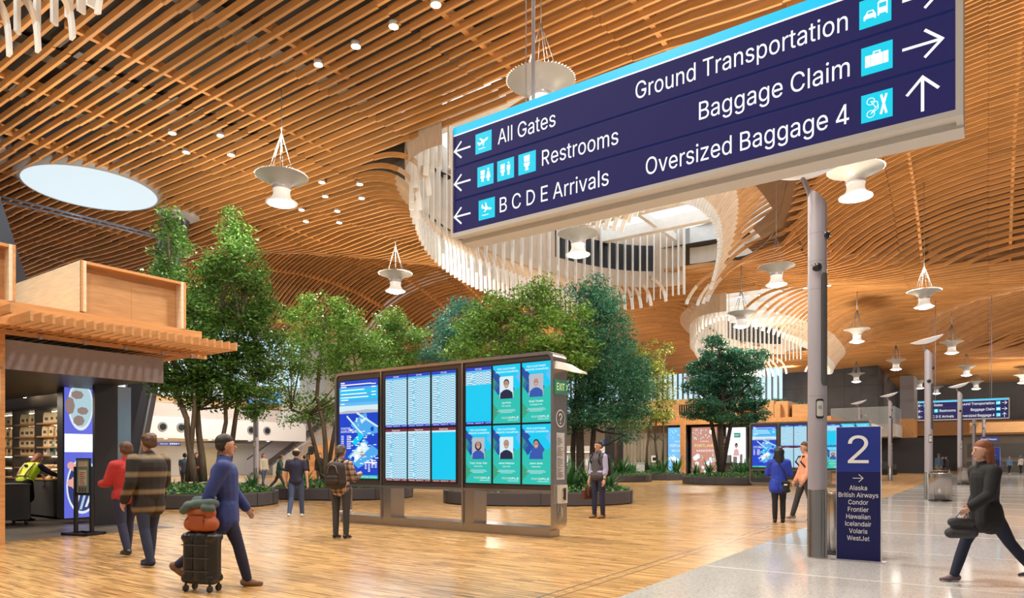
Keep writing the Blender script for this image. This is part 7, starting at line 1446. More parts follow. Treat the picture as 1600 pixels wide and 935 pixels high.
class Blob:
    def __init__(s): s.v = []; s.f = []
    def cap(s, a, b, ra, rb=None, sx=1.0, side=None): cap_mesh(s.v, s.f, a, b, ra, ra if rb is None else rb, 14, sx, side); return s
    def chain(s, pts, rs, sx=1.0, side=None):
        for i in range(len(pts)-1): s.cap(pts[i], pts[i+1], rs[i], rs[i+1], sx, side)
        return s
    def build(s, name, m, parent, vox=.012, smooth=6):
        me = bpy.data.meshes.new(name); me.from_pydata(s.v, [], s.f); o = bpy.data.objects.new(name, me); COL.objects.link(o)
        r = o.modifiers.new('r', 'REMESH'); r.mode = 'VOXEL'; r.voxel_size = vox; r.use_smooth_shade = True
        k = o.modifiers.new('s', 'SMOOTH'); k.iterations = smooth; k.factor = .5
        dg = bpy.context.evaluated_depsgraph_get(); m2 = bpy.data.meshes.new_from_object(o.evaluated_get(dg)); bpy.data.objects.remove(o); bpy.data.meshes.remove(me)
        m2.name = name; m2.materials.clear(); m2.materials.append(m); m2.polygons.foreach_set('use_smooth', [True]*len(m2.polygons)); o = bpy.data.objects.new(name, m2); COL.objects.link(o)
        if parent: o.parent = parent
        return o
SKIN = mat('skin_light', (.58, .33, .23), .5); SKIN2 = mat('skin_tan', (.42, .23, .15), .5)
HAIRS = {'dark': mat('hair_dark', (.018, .013, .010), .55), 'brown': mat('hair_brown', (.09, .045, .022), .6), 'auburn': mat('hair_auburn', (.20, .065, .025), .6), 'grey': mat('hair_greying', (.11, .085, .07), .65), 'black': mat('hair_black', (.010, .009, .012), .5)}
M_eye = mat('eye_dark', (.02, .015, .012), .2); M_lip = mat('lip', (.36, .14, .11), .5); M_sole = mat('sole_white', (.65, .64, .62), .6)
def plaid():
    m = bpy.data.materials.new('plaid_cloth'); m.use_nodes = True; nt = m.node_tree; b = nt.nodes['Principled BSDF']; L = nt.links.new
    tc = nt.nodes.new('ShaderNodeTexCoord'); sp = nt.nodes.new('ShaderNodeSeparateXYZ'); L(tc.outputs['Object'], sp.inputs[0]); prev = None
    for ax, sc in (('X', 62), ('Z', 62), ('X', 124), ('Z', 124)):
        mu = nt.nodes.new('ShaderNodeMath'); mu.operation = 'MULTIPLY'; mu.inputs[1].default_value = sc; L(sp.outputs[ax], mu.inputs[0])
        si = nt.nodes.new('ShaderNodeMath'); si.operation = 'SINE'; L(mu.outputs[0], si.inputs[0])
        gt = nt.nodes.new('ShaderNodeMath'); gt.operation = 'GREATER_THAN'; gt.inputs[1].default_value = .25 if sc == 62 else .93; L(si.outputs[0], gt.inputs[0])
        if prev is None: prev = gt.outputs[0]
        else: ad = nt.nodes.new('ShaderNodeMath'); L(prev, ad.inputs[0]); L(gt.outputs[0], ad.inputs[1]); prev = ad.outputs[0]
    dv = nt.nodes.new('ShaderNodeMath'); dv.operation = 'DIVIDE'; dv.inputs[1].default_value = 3; L(prev, dv.inputs[0])
    cr = nt.nodes.new('ShaderNodeValToRGB'); cr.color_ramp.interpolation = 'CONSTANT'; cr.color_ramp.elements[0].color = (.55, .40, .29, 1); e = cr.color_ramp.elements[1]; e.position = .6; e.color = (.06, .045, .045, 1)
    e = cr.color_ramp.elements.new(.3); e.color = (.26, .17, .14, 1); L(dv.outputs[0], cr.inputs[0]); L(cr.outputs[0], b.inputs['Base Color']); b.inputs['Roughness'].default_value = .85; return m
def stripes():
    m = bpy.data.materials.new('striped_quilt'); m.use_nodes = True; nt = m.node_tree; b = nt.nodes['Principled BSDF']; L = nt.links.new
    tc = nt.nodes.new('ShaderNodeTexCoord'); sp = nt.nodes.new('ShaderNodeSeparateXYZ'); L(tc.outputs['Object'], sp.inputs[0])
    mu = nt.nodes.new('ShaderNodeMath'); mu.operation = 'MULTIPLY'; mu.inputs[1].default_value = 27; L(sp.outputs['Z'], mu.inputs[0]); si = nt.nodes.new('ShaderNodeMath'); si.operation = 'SINE'; L(mu.outputs[0], si.inputs[0])
    cr = nt.nodes.new('ShaderNodeValToRGB'); cr.color_ramp.elements[0].position = .35; cr.color_ramp.elements[0].color = (.018, .015, .013, 1); cr.color_ramp.elements[1].position = .95; cr.color_ramp.elements[1].color = (.20, .145, .085, 1)
    L(si.outputs[0], cr.inputs[0]); L(cr.outputs[0], b.inputs['Base Color']); b.inputs['Roughness'].default_value = .8; return m
def cloth(n, c, r=.85): return mat('cloth_'+n, c, r, noise=.12, nscale=25)
# one figure: faces -y in its own frame; left/right index s = -1 (its right, -x) / +1
def person(label, x, y, face, H=1.74, legs=((0,0),(0,0)), arms=((.05,.12,.2),(.05,.12,.2)), lean=0.0, head=(0,0), hair='dark', hstyle='short', skin=SKIN,
           top=None, sleeves='long', jacket=None, jlen=.0, pants=None, skirt=None, shoe=None, vox=.010, bulk=1.0, vest=None, grp=None, stance=.10, collar=None, sit=False, extra=None, zoff=0.0, bald=False):
    """legs: (thigh forward, knee bend); arms: (forward, out, elbow bend); face: heading of the nose in the plan, radians from +x"""
    t = thing('person', label, 'person', (x, y, 0), face+PI/2, grp); k = H/1.75
    V = lambda a, b, c: Vector((a*k, b*k, c*k))
    hipz = .93; J = {}
    for i, s in enumerate((-1, 1)):
        th, kn = legs[i]; hip = V(s*stance, 0, hipz)
        kd = Vector((0, -math.sin(th), -math.cos(th))); knee = hip+kd*.43*k+Vector((s*.004, 0, 0)); a2 = th-kn
        ank = knee+Vector((0, -math.sin(a2), -math.cos(a2)))*.42*k; J[i] = (hip, knee, ank, a2)
    low = min(J[i][2].z for i in (0, 1))-.085*k; dz = Vector((0, 0, -low))+Vector((0, 0, zoff))
    for i in (0, 1): J[i] = (J[i][0]+dz, J[i][1]+dz, J[i][2]+dz, J[i][3])
    pel = V(0, 0, hipz)+dz; R = Matrix.Rotation(lean, 3, 'X')
    T = lambda a, b, c: pel+R@(V(a, b, c-hipz))        # torso frame, leaning forward for lean > 0
    bd = Blob(); B = bulk
    # torso, neck, head
    bd.cap(T(-.06,0,.93), T(.06,0,.93), .105*k, sx=1, side=(0,1,0)).cap(T(0,0,.98), T(0,0,1.12), .105*k*B, .105*k*B, 1.25, (1,0,0)).cap(T(0,.0,1.12), T(0,.01,1.33), .105*k*B, .115*k*B, 1.38, (1,0,0))
    bd.cap(T(-.125,.01,1.40), T(.125,.01,1.40), .068*k).cap(T(0,.02,1.40), T(0,0,1.53), .062*k, .055*k)
    hy, hp = head; HR = R@Matrix.Rotation(hy, 3, 'Z')@Matrix.Rotation(hp, 3, 'X'); hc = T(0,-.012,1.635)
    Hd = lambda a, b, c: hc+HR@V(a, b, c)
    bd.cap(Hd(0,.018,.035), Hd(0,.0,.03), .088*k).cap(Hd(0,-.02,.0), Hd(0,-.035,-.055), .068*k, .046*k).cap(Hd(0,-.055,-.075), Hd(0,-.045,-.08), .03*k)
    bd.cap(Hd(0,-.088,.015), Hd(0,-.108,-.018), .010*k, .014*k)
    for s in (-1, 1): bd.cap(Hd(s*.084,.012,.02), Hd(s*.086,.016,-.015), .014*k, .010*k, .6)
    # arms and hands
    HND = []
    for i, s in enumerate((-1, 1)):
        fw, out, el = arms[i]; sh = T(s*.178*B**.5, .01, 1.405)
        d = Vector((s*math.sin(out), -math.sin(fw)*math.cos(out), -math.cos(fw)*math.cos(out))); elb = sh+R@d*.285*k if abs(lean) < .3 else sh+d*.285*k
        f2 = fw+el; d2 = Vector((s*math.sin(out)*.35-(s*.25 if el > 1.0 else 0), -math.sin(f2), -math.cos(f2))).normalized(); wr = elb+d2*.25*k
        bd.chain([sh, elb, wr], [.052*k*B, .040*k, .027*k]); up = Vector((s*1.0, 0, 0)); sd = d2.cross(Vector((1, 0, 0))).normalized()
        pm = wr+d2*.085*k; bd.cap(wr, pm, .024*k, .030*k, 1.25, sd)
        for q in range(4):                                # four fingers, unequal and bent inward
            b0 = pm+sd*((q-1.5)*.019*k)+d2*.012*k; ln = (.034, .040, .037, .028)[q]*k; inw = Vector((-s*.35, 0, 0)); d3 = (d2+inw).normalized(); d4 = (d2+inw*2.6).normalized()
            bd.chain([b0, b0+d3*ln, b0+d3*ln+d4*ln*.85], [.0095*k, .0085*k, .007*k])
        fs = -1 if sd.y > 0 else 1; tb = wr+d2*.03*k+sd*fs*.028*k
        bd.chain([tb, tb+(d2+sd*fs*.8).normalized()*.04*k, tb+(d2+sd*fs*.4).normalized()*.072*k+Vector((-s*.008, 0, 0))], [.012*k, .010*k, .008*k]); HND.append((sh, elb, wr, pm, d2))
    for i, s in enumerate((-1, 1)):
        hip, kn, an, a2 = J[i]; bd.chain([hip, kn, an], [.080*k, .055*k, .038*k])
        d = Vector((0, -math.cos(a2*.6), .0)); bd.cap(an+Vector((0, .02*k, -.045*k)), an+Vector((0, -.10*k, -.055*k)), .035*k, .028*k)
    body = bd.build('body', skin, t, vox, 5)
    # face
    e = MB()
    for s in (-1, 1): e.lathe([(.0001,-.008*k),(.010*k,0),(.0001,.008*k)], 8, 0, Hd(s*.031,-.090,.028))
    e.build('eyes', M_eye, t); e = MB(); e.tube([Hd(-.022,-.086,-.047), Hd(0,-.096,-.045), Hd(.022,-.086,-.047)], .0055*k, 6); e.build('mouth', M_lip, t)
    hm = HAIRS[hair]
    e = MB()
    for s in (-1, 1): e.tube([Hd(s*.016,-.096,.048), Hd(s*.045,-.086,.050)], .005*k, 5)
    e.build('eyebrows', hm, t)
    h = Blob()
    if bald: h.cap(Hd(-.035,.062,.03), Hd(.035,.062,.03), .056*k).cap(Hd(-.035,.055,-.02), Hd(.035,.055,-.02), .045*k).cap(Hd(-.075,.02,.03), Hd(-.06,.05,-.01), .028*k).cap(Hd(.075,.02,.03), Hd(.06,.05,-.01), .028*k)
    else:
        h.cap(Hd(0,.034,.058), Hd(0,.014,.066), .094*k, .090*k).cap(Hd(-.03,.055,.01), Hd(.03,.055,.01), .065*k)
        for s in (-1, 1): h.cap(Hd(s*.068,.02,.035), Hd(s*.066,.03,.0), .028*k)
    if hstyle == 'curly':
        r = random.Random(3)
        for _ in range(26): a, b = r.uniform(0, 2*PI), r.uniform(-.2, 1.2); h.cap(Hd(.088*math.cos(a)*math.cos(b), .03+.075*math.sin(a)*math.cos(b) if math.sin(a) > -.3 else -.01, .05+.08*math.sin(b)), Hd(.09*math.cos(a)*math.cos(b), .03+.08*math.sin(a)*math.cos(b) if math.sin(a) > -.3 else .0, .06+.08*math.sin(b)), .024*k)
    if hstyle == 'long': h.cap(Hd(0,.06,.03), T(0,.10,1.34), .08*k, .05*k, 1.5, (1,0,0)).cap(Hd(-.07,.02,.0), T(-.11,.02,1.36), .035*k).cap(Hd(.07,.02,.0), T(.11,.02,1.36), .035*k)
    if hstyle == 'shoulder': h.cap(Hd(0,.055,.02), T(0,.07,1.50), .08*k, .06*k, 1.3, (1,0,0)).cap(Hd(-.075,.02,.0), T(-.08,.03,1.5), .034*k).cap(Hd(.075,.02,.0), T(.08,.03,1.5), .034*k)
    h.build('hair', hm, t, max(vox, .010), 2)
    if hstyle == 'cap':
        c = Blob(); c.cap(Hd(0,.015,.07), Hd(0,.01,.075), .094*k).cap(Hd(-.04,-.10,.06), Hd(.04,-.10,.06), .018*k); c.build('cap', jacket or top, t, .012, 3)
    # clothes
    g = Blob(); th = .014*k
    def torso(g, e, lo=.985 if vest else .90, lowr=.118):
        g.cap(T(-.06,0,lo+.04), T(.06,0,lo+.04), lowr*k+e, sx=1, side=(0,1,0)).cap(T(0,0,.98), T(0,0,1.12), .108*k*B+e, .106*k*B+e, 1.25, (1,0,0)).cap(T(0,0,1.12), T(0,.01,1.33), .106*k*B+e, .115*k*B+e, 1.38, (1,0,0)).cap(T(-.128,.01,1.40), T(.128,.01,1.40), .070*k+e).cap(T(0,.02,1.42), T(0,.012,1.475), .064*k+e, .058*k+e)
    tm = jacket or top
    if tm:
        e = th*(1.9 if jacket else 1.0); torso(g, e)
        if jlen: g.cap(T(-.065,.0,.92), T(-.075,.0,.92-jlen), .118*k+e, .125*k+e).cap(T(.065,0,.92), T(.075,.0,.92-jlen), .118*k+e, .125*k+e)
        for i in (0, 1):
            sh, el, wr, pm, d2 = HND[i]
            if sleeves == 'long' or jacket: g.chain([sh, el, wr+d2*.005], [.056*k*B+e, .047*k+e, .034*k+e])
            elif sleeves == 'rolled': g.chain([sh, el, el.lerp(wr, .45)], [.056*k*B+e, .047*k+e, .042*k+e])
            else: g.cap(sh, sh.lerp(el, .62), .060*k*B+e, .056*k+e)
        g.build('jacket' if jacket else 'shirt', tm, t, max(vox, .010), 4)
    if vest: g = Blob(); torso(g, th*2.1, lo=.94); g.build('vest', vest, t, max(vox, .010), 4); 
    if collar: g = Blob(); g.cap(T(0,.02,1.47), T(0,.01,1.50), .066*k, .062*k); g.build('collar', collar, t, .010, 3)
    if pants:
        g = Blob(); g.cap(T(-.07,0,.93), T(.07,0,.93), .112*k, sx=1, side=(0,1,0))
        for i in (0, 1): hip, kn, an, a2 = J[i]; g.chain([hip, hip.lerp(kn, .5), kn, kn.lerp(an, .5), an+Vector((0,0,.0))], [.098*k, .088*k, .066*k, .063*k, .052*k])
        g.build('trousers', pants, t, max(vox, .010), 4)
    if skirt:
        g = Blob(); 
        for i in (0, 1): hip, kn, an, a2 = J[i]; g.chain([hip, kn+Vector((0,0,.06))], [.125*k, .125*k])
        g.cap(J[0][1]+Vector((0,0,.08)), J[1][1]+Vector((0,0,.08)), .115*k).cap(T(-.08,0,.93), T(.08,0,.93), .125*k); g.build('skirt', skirt, t, .012, 5)
    sm, so = shoe or (M_black, M_black)
    for i, s in enumerate((-1, 1)):
        hip, kn, an, a2 = J[i]; roll = a2*.75 if an.z-.1 > dz.z*0+.11 else 0
        Q = Matrix.Rotation(-roll, 3, 'X')
        g = Blob(); A = lambda b, c: an+Q@V(0, b, c)
        g.cap(A(.035,-.035), A(-.06,-.045), .045*k, .040*k).cap(A(-.06,-.052), A(-.15,-.060), .038*k, .026*k, 1.25, (1,0,0)).cap(A(.0,-.02), A(.0,.01), .045*k, .042*k); o = g.build('shoe', sm, t, .010, 3)
        g = Blob(); g.cap(A(.035,-.072), A(-.155,-.074), .012*k, .012*k, 3.2, (1,0,0)); g.build('sole', so, o, .008, 1)
    t['_'] = 0; del t['_']
    P_ = dict(T=T, hands=HND, k=k, t=t, J=J, Hd=Hd)
    return P_
def face_to(px_from, Yf, dx, dy):      # heading from a direction in the view: dx to the right, dy away
    a, b = W2(dx, dy); return math.atan2(b, a)
def at(px, py_feet): return G(px, py_feet)
jeans = cloth('jeans', (.055, .085, .17)); navy = cloth('navy', (.020, .022, .055)); black = cloth('black', (.012, .012, .014)); dgrey = cloth('dark_grey', (.045, .045, .05))
suitb = cloth('suit_blue', (.025, .045, .20), .7); royal = cloth('royal_blue', (.015, .045, .42), .7); salmon = cloth('salmon', (.80, .36, .22)); hiv = mat('hi_vis_yellow', (.55, .72, .03), .6, emit=(.5,.7,.02), es=.10)
brown_l = mat('brown_leather', (.20, .085, .035), .5); tan_s = mat('tan_suede', (.22, .12, .07), .8); grey_s = mat('grey_trainer', (.30, .28, .26), .7); M_vest = cloth('vest_grey', (.075, .070, .085)); lilac = cloth('lilac_shirt', (.36, .36, .55)); redc = cloth('red', (.42, .03, .03))
def backpack(label, ctx, m, w=.32, h=.46, d=.18, zc=1.22, accent=None, name='backpack', back=.19):
    """rides on the back of a figure"""
    T, k, pt = ctx['T'], ctx['k'], ctx['t']; M = Matrix.Rotation(pt.rotation_euler.z, 4, 'Z'); base = M@T(0, back, zc-h/2/1)
    loc = Vector(pt.location)+base; t = thing(name, label, 'backpack', loc, pt.rotation_euler.z)
    g = Blob(); g.cap((-w*.28, 0, d*.5), (w*.28, 0, d*.5), d*.5).cap((-w*.22, 0, h-d*.5), (w*.22, 0, h-d*.5), d*.42).cap((0, 0, d*.6), (0, 0, h-d*.6), w*.42, w*.36, .62, (0,1,0)).cap((-w*.3, -.0, d*.5), (-w*.27, 0, h-d*.6), d*.46, d*.40).cap((w*.3, 0, d*.5), (w*.27, 0, h-d*.6), d*.46, d*.40)
    g.build('bag_body', m, t, .011, 5)
    g = Blob(); g.cap((-w*.24, d*.48, h*.28), (w*.24, d*.48, h*.28), .05).cap((-w*.22, d*.48, h*.40), (w*.22, d*.48, h*.40), .045); g.build('front_pocket', m, t, .010, 4)
    mb = MB()
    for s in (-1, 1): mb.tube([(s*.09, -.05, h*.12), (s*.14, -.22, h*.35), (s*.14, -.36, h*.72), (s*.115, -.30, h*1.0), (s*.09, -.12, h*1.02), (s*.08, -.02, h*.92)], .019, 8)
    mb.build('shoulder_strap', m, t)
    mb = MB(); mb.tube([(-.04, -.02, h-.02), (-.03, -.02, h+.04), (.03, -.02, h+.04), (.04, -.02, h-.02)], .009, 6); mb.build('carry_loop', m, t)
    mb = MB(); mb.tube([(-w*.3, d*.42, h*.55), (-w*.2, d*.44, h*.80), (0, d*.46, h*.86), (w*.2, d*.44, h*.80), (w*.3, d*.42, h*.55)], .006, 5); mb.build('zipper', M_grey, t)
    if accent: mb = MB(); mb.box(w*.10, d*.62, h*.25, w*.24, d*.66, h*.72); mb.build('accent_patch', accent, t)
    return t
# --- the nearest people
V6 = .0075
x, y = at(533, 842)
c = person('person in plaid shirt with curly hair, backpack on, facing the terminal map screen', x, y, face_to(0,0,.35,1), 1.64, legs=((.0,.02),(.0,.02)), arms=((.35,.22,1.5),(.35,.22,1.4)), head=(-.15,.1), hair='grey', hstyle='curly', top=None, jacket=plaid(), pants=dgrey, shoe=(M_black, M_sole), vox=V6, stance=.11)
backpack('dark brown backpack worn by the person in the plaid shirt', c, mat('pack_brown', (.030, .020, .018), .7), .36, .50, .22, 1.20)
x, y = at(463, 809)
c = person('balding man in navy T-shirt and jeans walking away', x, y, face_to(0,0,-.02,1), 1.68, legs=((.20,.05),(-.16,.30)), arms=((-.10,.28,.12),(.12,.26,.15)), hair='dark', bald=True, top=navy, sleeves='short', pants=jeans, shoe=(mat('shoe_cream', (.62,.58,.50), .7), M_sole), vox=V6, bulk=1.12)
x, y = at(935, 810)
c = person('man in grey vest and lilac shirt holding a brown briefcase', x, y, face_to(0,0,-.75,-.62), 1.84, legs=((.03,.02),(-.03,.02)), arms=((.05,.14,.15),(.02,.16,.25)), head=(.1,.08), hair='dark', top=lilac, sleeves='rolled', vest=M_vest, pants=navy, shoe=(brown_l, M_black), vox=V6, collar=lilac, stance=.105)
backpack('black backpack with an orange patch on the back of the vest man', c, black, .34, .56, .22, 1.22, accent=mat('accent_orange', (.75, .16, .04), .6), back=.20)
def held(ctx, i, name, label, cat, drop=0.0):
    sh, el, wr, pm, d2 = ctx['hands'][i]; pt = ctx['t']; M = Matrix.Rotation(pt.rotation_euler.z, 4, 'Z'); p = Vector(pt.location)+M@(pm+d2*.03)
    return thing(name, label, cat, (p.x, p.y, p.z-drop), pt.rotation_euler.z)
t = held(c, 0, 'briefcase', 'brown leather briefcase carried by the man in the vest', 'briefcase')
mb = MB(); vs = []
for z, a, b in ((-.36, .20, .055), (-.34, .205, .065), (-.14, .19, .05), (-.08, .15, .02)):
    for u, v in ((-1,-1),(1,-1),(1,1),(-1,1)): vs.append((v*b, u*a, z))
mb.add(vs, [(0,3,2,1), (12,13,14,15)]+[(4*i+j, 4*i+(j+1)%4, 4*i+4+(j+1)%4, 4*i+4+j) for i in range(3) for j in range(4)]); mb.build('case_body', mat('briefcase_brown', (.085, .032, .022), .45), t)
mb = MB(); mb.tube([(0,-.06,-.09), (0,-.05,-.01), (0,.05,-.01), (0,.06,-.09)], .010, 8); mb.build('handle', brown_l, t)
mb = MB(); mb.box(-.07,-.09,-.27,.07,-.06,-.12); mb.box(-.07,.06,-.27,.07,.09,-.12); mb.build('strap', brown_l, t)
t = held(c, 1, 'wristwatch', 'black wristwatch on the arm of the man in the vest', 'watch'); sh, el, wr, pm, d2 = c['hands'][1]
t.location = Vector(c['t'].location)+Matrix.Rotation(c['t'].rotation_euler.z, 4, 'Z')@(wr-d2*.01)
mb = MB(); mb.tube([-d2*.012, d2*.012], .033, 14); mb.build('band', M_black, t); mb = MB(); mb.tube([Vector((.030,0,0)), Vector((.038,0,0))], .017, 12); mb.build('dial', M_steel, t)
x, y = at(1217, 817)
c = person('woman with long black hair in a royal blue jacket, back turned', x, y, face_to(0,0,.25,1), 1.67, legs=((.02,.02),(-.02,.02)), arms=((.25,.22,1.2),(.25,.22,1.2)), hair='black', hstyle='long', jacket=royal, jlen=.12, pants=black, shoe=(M_black, M_black), vox=V6, stance=.085, bulk=1.06)
k = c['k']; t = thing('shoulder_bag', 'black crossbody bag at the hip of the woman in royal blue', 'bag', (x, y, 0), c['t'].rotation_euler.z)
g = Blob(); g.cap((-.20*k, .10, .90), (-.06*k, .16, .90), .035).cap((-.20*k, .12, .72), (-.06*k, .18, .70), .04).cap((-.13, .15, .72), (-.13, .14, .90), .05, .05, 1.6, (1,0,0)); g.build('bag_body', black, t, .010, 4)
mb = MB(); mb.tube([(-.16, .14, .92), (-.10, .17, 1.15), (.02, .16, 1.32), (.12, .06, 1.47), (.12, -.06, 1.42), (0, -.19, 1.15), (-.15, -.12, .98), (-.20, .05, .9)], .011, 6); mb.build('strap', black, t)
mb = MB(); mb.box(-.15, .20, .84, -.08, .205, .87); mb.build('bag_mark', M_white, t)
x, y = at(1258, 813)
c = person('man in salmon shirt half hidden behind the nearest silver pole', x, y, face_to(0,0,-1,.0), 1.81, legs=((.30,.02),(-.16,.06)), arms=((.1,.10,.35),(.1,.12,.4)), head=(.0,.1), hair='brown', top=salmon, sleeves='long', pants=dgrey, shoe=(grey_s, M_sole), vox=V6, collar=salmon)
backpack('black backpack on the man in the salmon shirt', c, black, .30, .44, .18, 1.24)
x, y = at(352, 916)
c = person('man striding right in a blue suit jacket, pulling a black suitcase', x, y, face_to(0,0,1,.32), 1.70, legs=((.34,.10),(-.42,.50)), arms=((-.42,.10,.1),(.25,.12,.35)), head=(.1,0), hair='dark', jacket=suitb, jlen=.14, pants=navy, shoe=(tan_s, brown_l), vox=V6, bulk=1.10, collar=cloth('collar_pale', (.5, .48, .5)))
p = P(316, 914, 7.35); t = thing('rolling_suitcase', 'upright black suitcase rolled by the man in the blue suit jacket', 'suitcase', (p.x, p.y, 0), math.atan2(SA, CA)-.25)
g = Blob(); 
for zz in (.14, .58):
    for s in (-1, 1): g.cap((s*.15, -.07, zz), (s*.15, .07, zz), .05)
g.cap((-.13, 0, .16), (-.13, 0, .57), .075, .075, 1.4, (0,1,0)).cap((.13, 0, .16), (.13, 0, .57), .075, .075, 1.4, (0,1,0)).cap((0, 0, .17), (0, 0, .56), .10, .10, 1.0).cap((-.14,0,.13),(.14,0,.13),.06,.06,1.5,(0,1,0)).cap((-.14,0,.59),(.14,0,.59),.055,.055,1.5,(0,1,0)); g.build('shell', M_black, t, .010, 5)
mb = MB(); 
for s in (-.10, .10): mb.tube([(s, .08, .62), (s, .08, 1.0)], .008, 6)
mb.tube([(-.11, .08, 1.0), (.11, .08, 1.0)], .014, 8); mb.build('pull_handle', M_alu, t)
for a in (-.15, .15):
    for b in (-.07, .07): mb = MB(); mb.tube([(a-.015, b, .035), (a+.015, b, .035)], .035, 12); mb.box(a-.01, b-.01, .035, a+.01, b+.01, .09); mb.build('wheel', M_black, t)
mb = MB(); 
for z in (.22, .36, .50): mb.box(-.17, -.118, z, .17, -.112, z+.012)
mb.build('shell_rib', M_char, t)
t2 = thing('orange_bag', 'rust orange bag resting on top of the rolling suitcase', 'bag', (p.x, p.y, .655), t.rotation_euler.z)
g = Blob(); g.cap((-.12, -.01, .07), (.12, -.01, .07), .085).cap((-.10, -.01, .19), (.10, -.01, .19), .07); g.build('bag_body', mat('bag_rust', (.40, .10, .03), .6), t2, .010, 5)
mb = MB(); mb.box(-.09, -.10, .05, .09, -.095, .16); mb.build('front_pocket', mat('bag_rust2', (.33, .08, .025), .6), t2)
t3 = thing('folded_jacket', 'grey green folded jacket draped over the rust orange bag', 'jacket', (p.x, p.y, .92), t.rotation_euler.z)
g = Blob(); g.cap((-.15, -.04, .0), (.12, -.03, .03), .05).cap((-.10, .03, .05), (.14, .02, .02), .05).cap((-.17, -.08, -.05), (-.10, -.09, .0), .045).cap((.08,-.07,-.02),(.16,-.05,-.03),.04); g.build('fabric', cloth('scarf_green', (.08, .12, .11)), t3, .010, 4)
x, y = at(232, 884)
c = person('bulky person in striped brown and black quilted jacket, dark jeans', x, y, face_to(0,0,-.9,.45), 1.74, legs=((.16,.06),(-.14,.16)), arms=((.18,.26,.5),(-.12,.26,.5)), hair='brown', hstyle='curly', jacket=stripes(), jlen=.12, pants=cloth('indigo', (.025, .035, .075)), shoe=(navy, M_black), vox=V6, bulk=1.34)
x, y = at(196, 868)
c = person('person in red jacket beyond the striped quilted jacket, holding a dark bag', x, y, face_to(0,0,-.8,.5), 1.66, legs=((.2,.1),(-.2,.2)), arms=((.4,.22,1.0),(.3,.2,1.2)), hair='brown', jacket=redc, pants=navy, shoe=(M_black, M_black), vox=.0085)
t = held(c, 0, 'handbag', 'dark blue grey handbag held by the person in red', 'bag')
g = Blob(); g.cap((-.02,-.12,-.14), (-.02,.12,-.14), .06).cap((-.02,-.14,-.26), (-.02,.14,-.26), .075); g.build('bag_body', cloth('slate', (.03, .035, .05)), t, .010, 4)
mb = MB(); mb.tube([(-.02,-.10,-.12), (0,-.05,.0), (0,.05,.0), (-.02,.10,-.12)], .009, 6); mb.build('handle', black, t)
x, y = at(1540, 912)
c = person('person in dark clothes taking a long stride to the left past the number 3 pylon', x, y, face_to(0,0,-1,.05), 1.66, legs=((.42,.10),(-.52,.18)), arms=((-.15,.14,.5),(.3,.12,.7)), lean=.05, hair='auburn', hstyle='shoulder', jacket=black, jlen=.12, pants=cloth('ink', (.010, .014, .035)), shoe=(mat('shoe_dark_pink', (.10, .06, .08), .6), M_sole), vox=V6)
t = held(c, 1, 'small_tote', 'dark tote with a grey strap carried by the striding person', 'bag')
g = Blob(); g.cap((-.04,-.10,-.12), (-.04,.10,-.12), .05).cap((-.04,-.12,-.24), (-.04,.12,-.24), .06); g.build('bag_body', dgrey, t, .010, 4); mb = MB(); mb.tube([(-.04,-.08,-.1), (0,-.04,.0), (0,.04,.0), (-.04,.08,-.1)], .010, 6); mb.build('handle', M_grey, t)
x, y = G(37, 815)
c = person('shop worker in neon yellow safety vest and black skirt, bending to a shelf', x, y, face_to(0,0,.15,1), 1.66, legs=((.06,.03),(-.04,.03)), arms=((.95,.25,.25),(.95,.2,.3)), lean=.62, hair='auburn', hstyle='shoulder', top=navy, sleeves='long', vest=hiv, skirt=black, shoe=(M_black, M_black), vox=.009, bulk=1.12)
T = c['T']; mb = MB(); k = c['k']
for s in (-1, 1): mb.tube([T(s*.10, .155, .98), T(s*.11, .165, 1.20), T(s*.12, .13, 1.40), T(s*.11, .05, 1.46)], .020, 6)
mb.tube([T(-.17, .05, 1.03), T(-.10, .15, 1.03), T(0, .165, 1.03), T(.10, .15, 1.03), T(.17, .05, 1.03)], .02, 6); mb.build('reflective_band', mat('reflective_pink', (.72, .50, .36), .4), c['t'])
mb = MB(); mb.tube([T(-.03, .18, 1.30), T(.03, .18, 1.30)], .03, 8); mb.build('back_print', navy, c['t'])
# --- people farther off
def far(label, px, py, face, H=1.7, **kw):
    x, y = at(px, py); kw.setdefault('vox', .016); return person(label, x, y, face_to(0, 0, *face), H, **kw)
cream = cloth('cream', (.48, .44, .34)); dgreen = cloth('bottle_green', (.02, .06, .055)); mustard = cloth('mustard', (.42, .20, .03)); slate = cloth('slate_blue', (.07, .11, .18)); denim = cloth('denim_light', (.10, .18, .32)); white = cloth('white', (.62, .60, .58)); olive = cloth('olive', (.20, .17, .10))
far('far woman in cream top and jeans walking below the escalator', 412, 759, (.7, -.5), 1.72, legs=((.2,.1),(-.2,.2)), hair='auburn', hstyle='shoulder', jacket=cream, pants=jeans, shoe=(M_black, M_black))
far('far figure in a bottle green jacket striding right, below the escalator', 436, 768, (1, .1), 1.66, legs=((.45,.1),(-.45,.3)), arms=((.5,.2,.6),(-.5,.2,.4)), lean=.15, hair='brown', jacket=dgreen, pants=dgrey, shoe=(M_black, M_black))
far('far person in blue shirt standing behind the leftmost tree trunks', 289, 768, (-.2, 1), 1.66, hair='black', top=slate, sleeves='short', pants=dgrey, bulk=1.15)
far('far dark haired person with orange sleeves between two tree trunks', 307, 765, (.2, -1), 1.7, hair='brown', hstyle='long', jacket=cloth('orange_dark', (.35, .06, .02)), vest=black, pants=black)
far('seated looking dark figure at the counter behind the T-shirt man', 476, 759, (.3, 1), 1.6, hair='black', jacket=black, pants=dgrey, bulk=1.2)
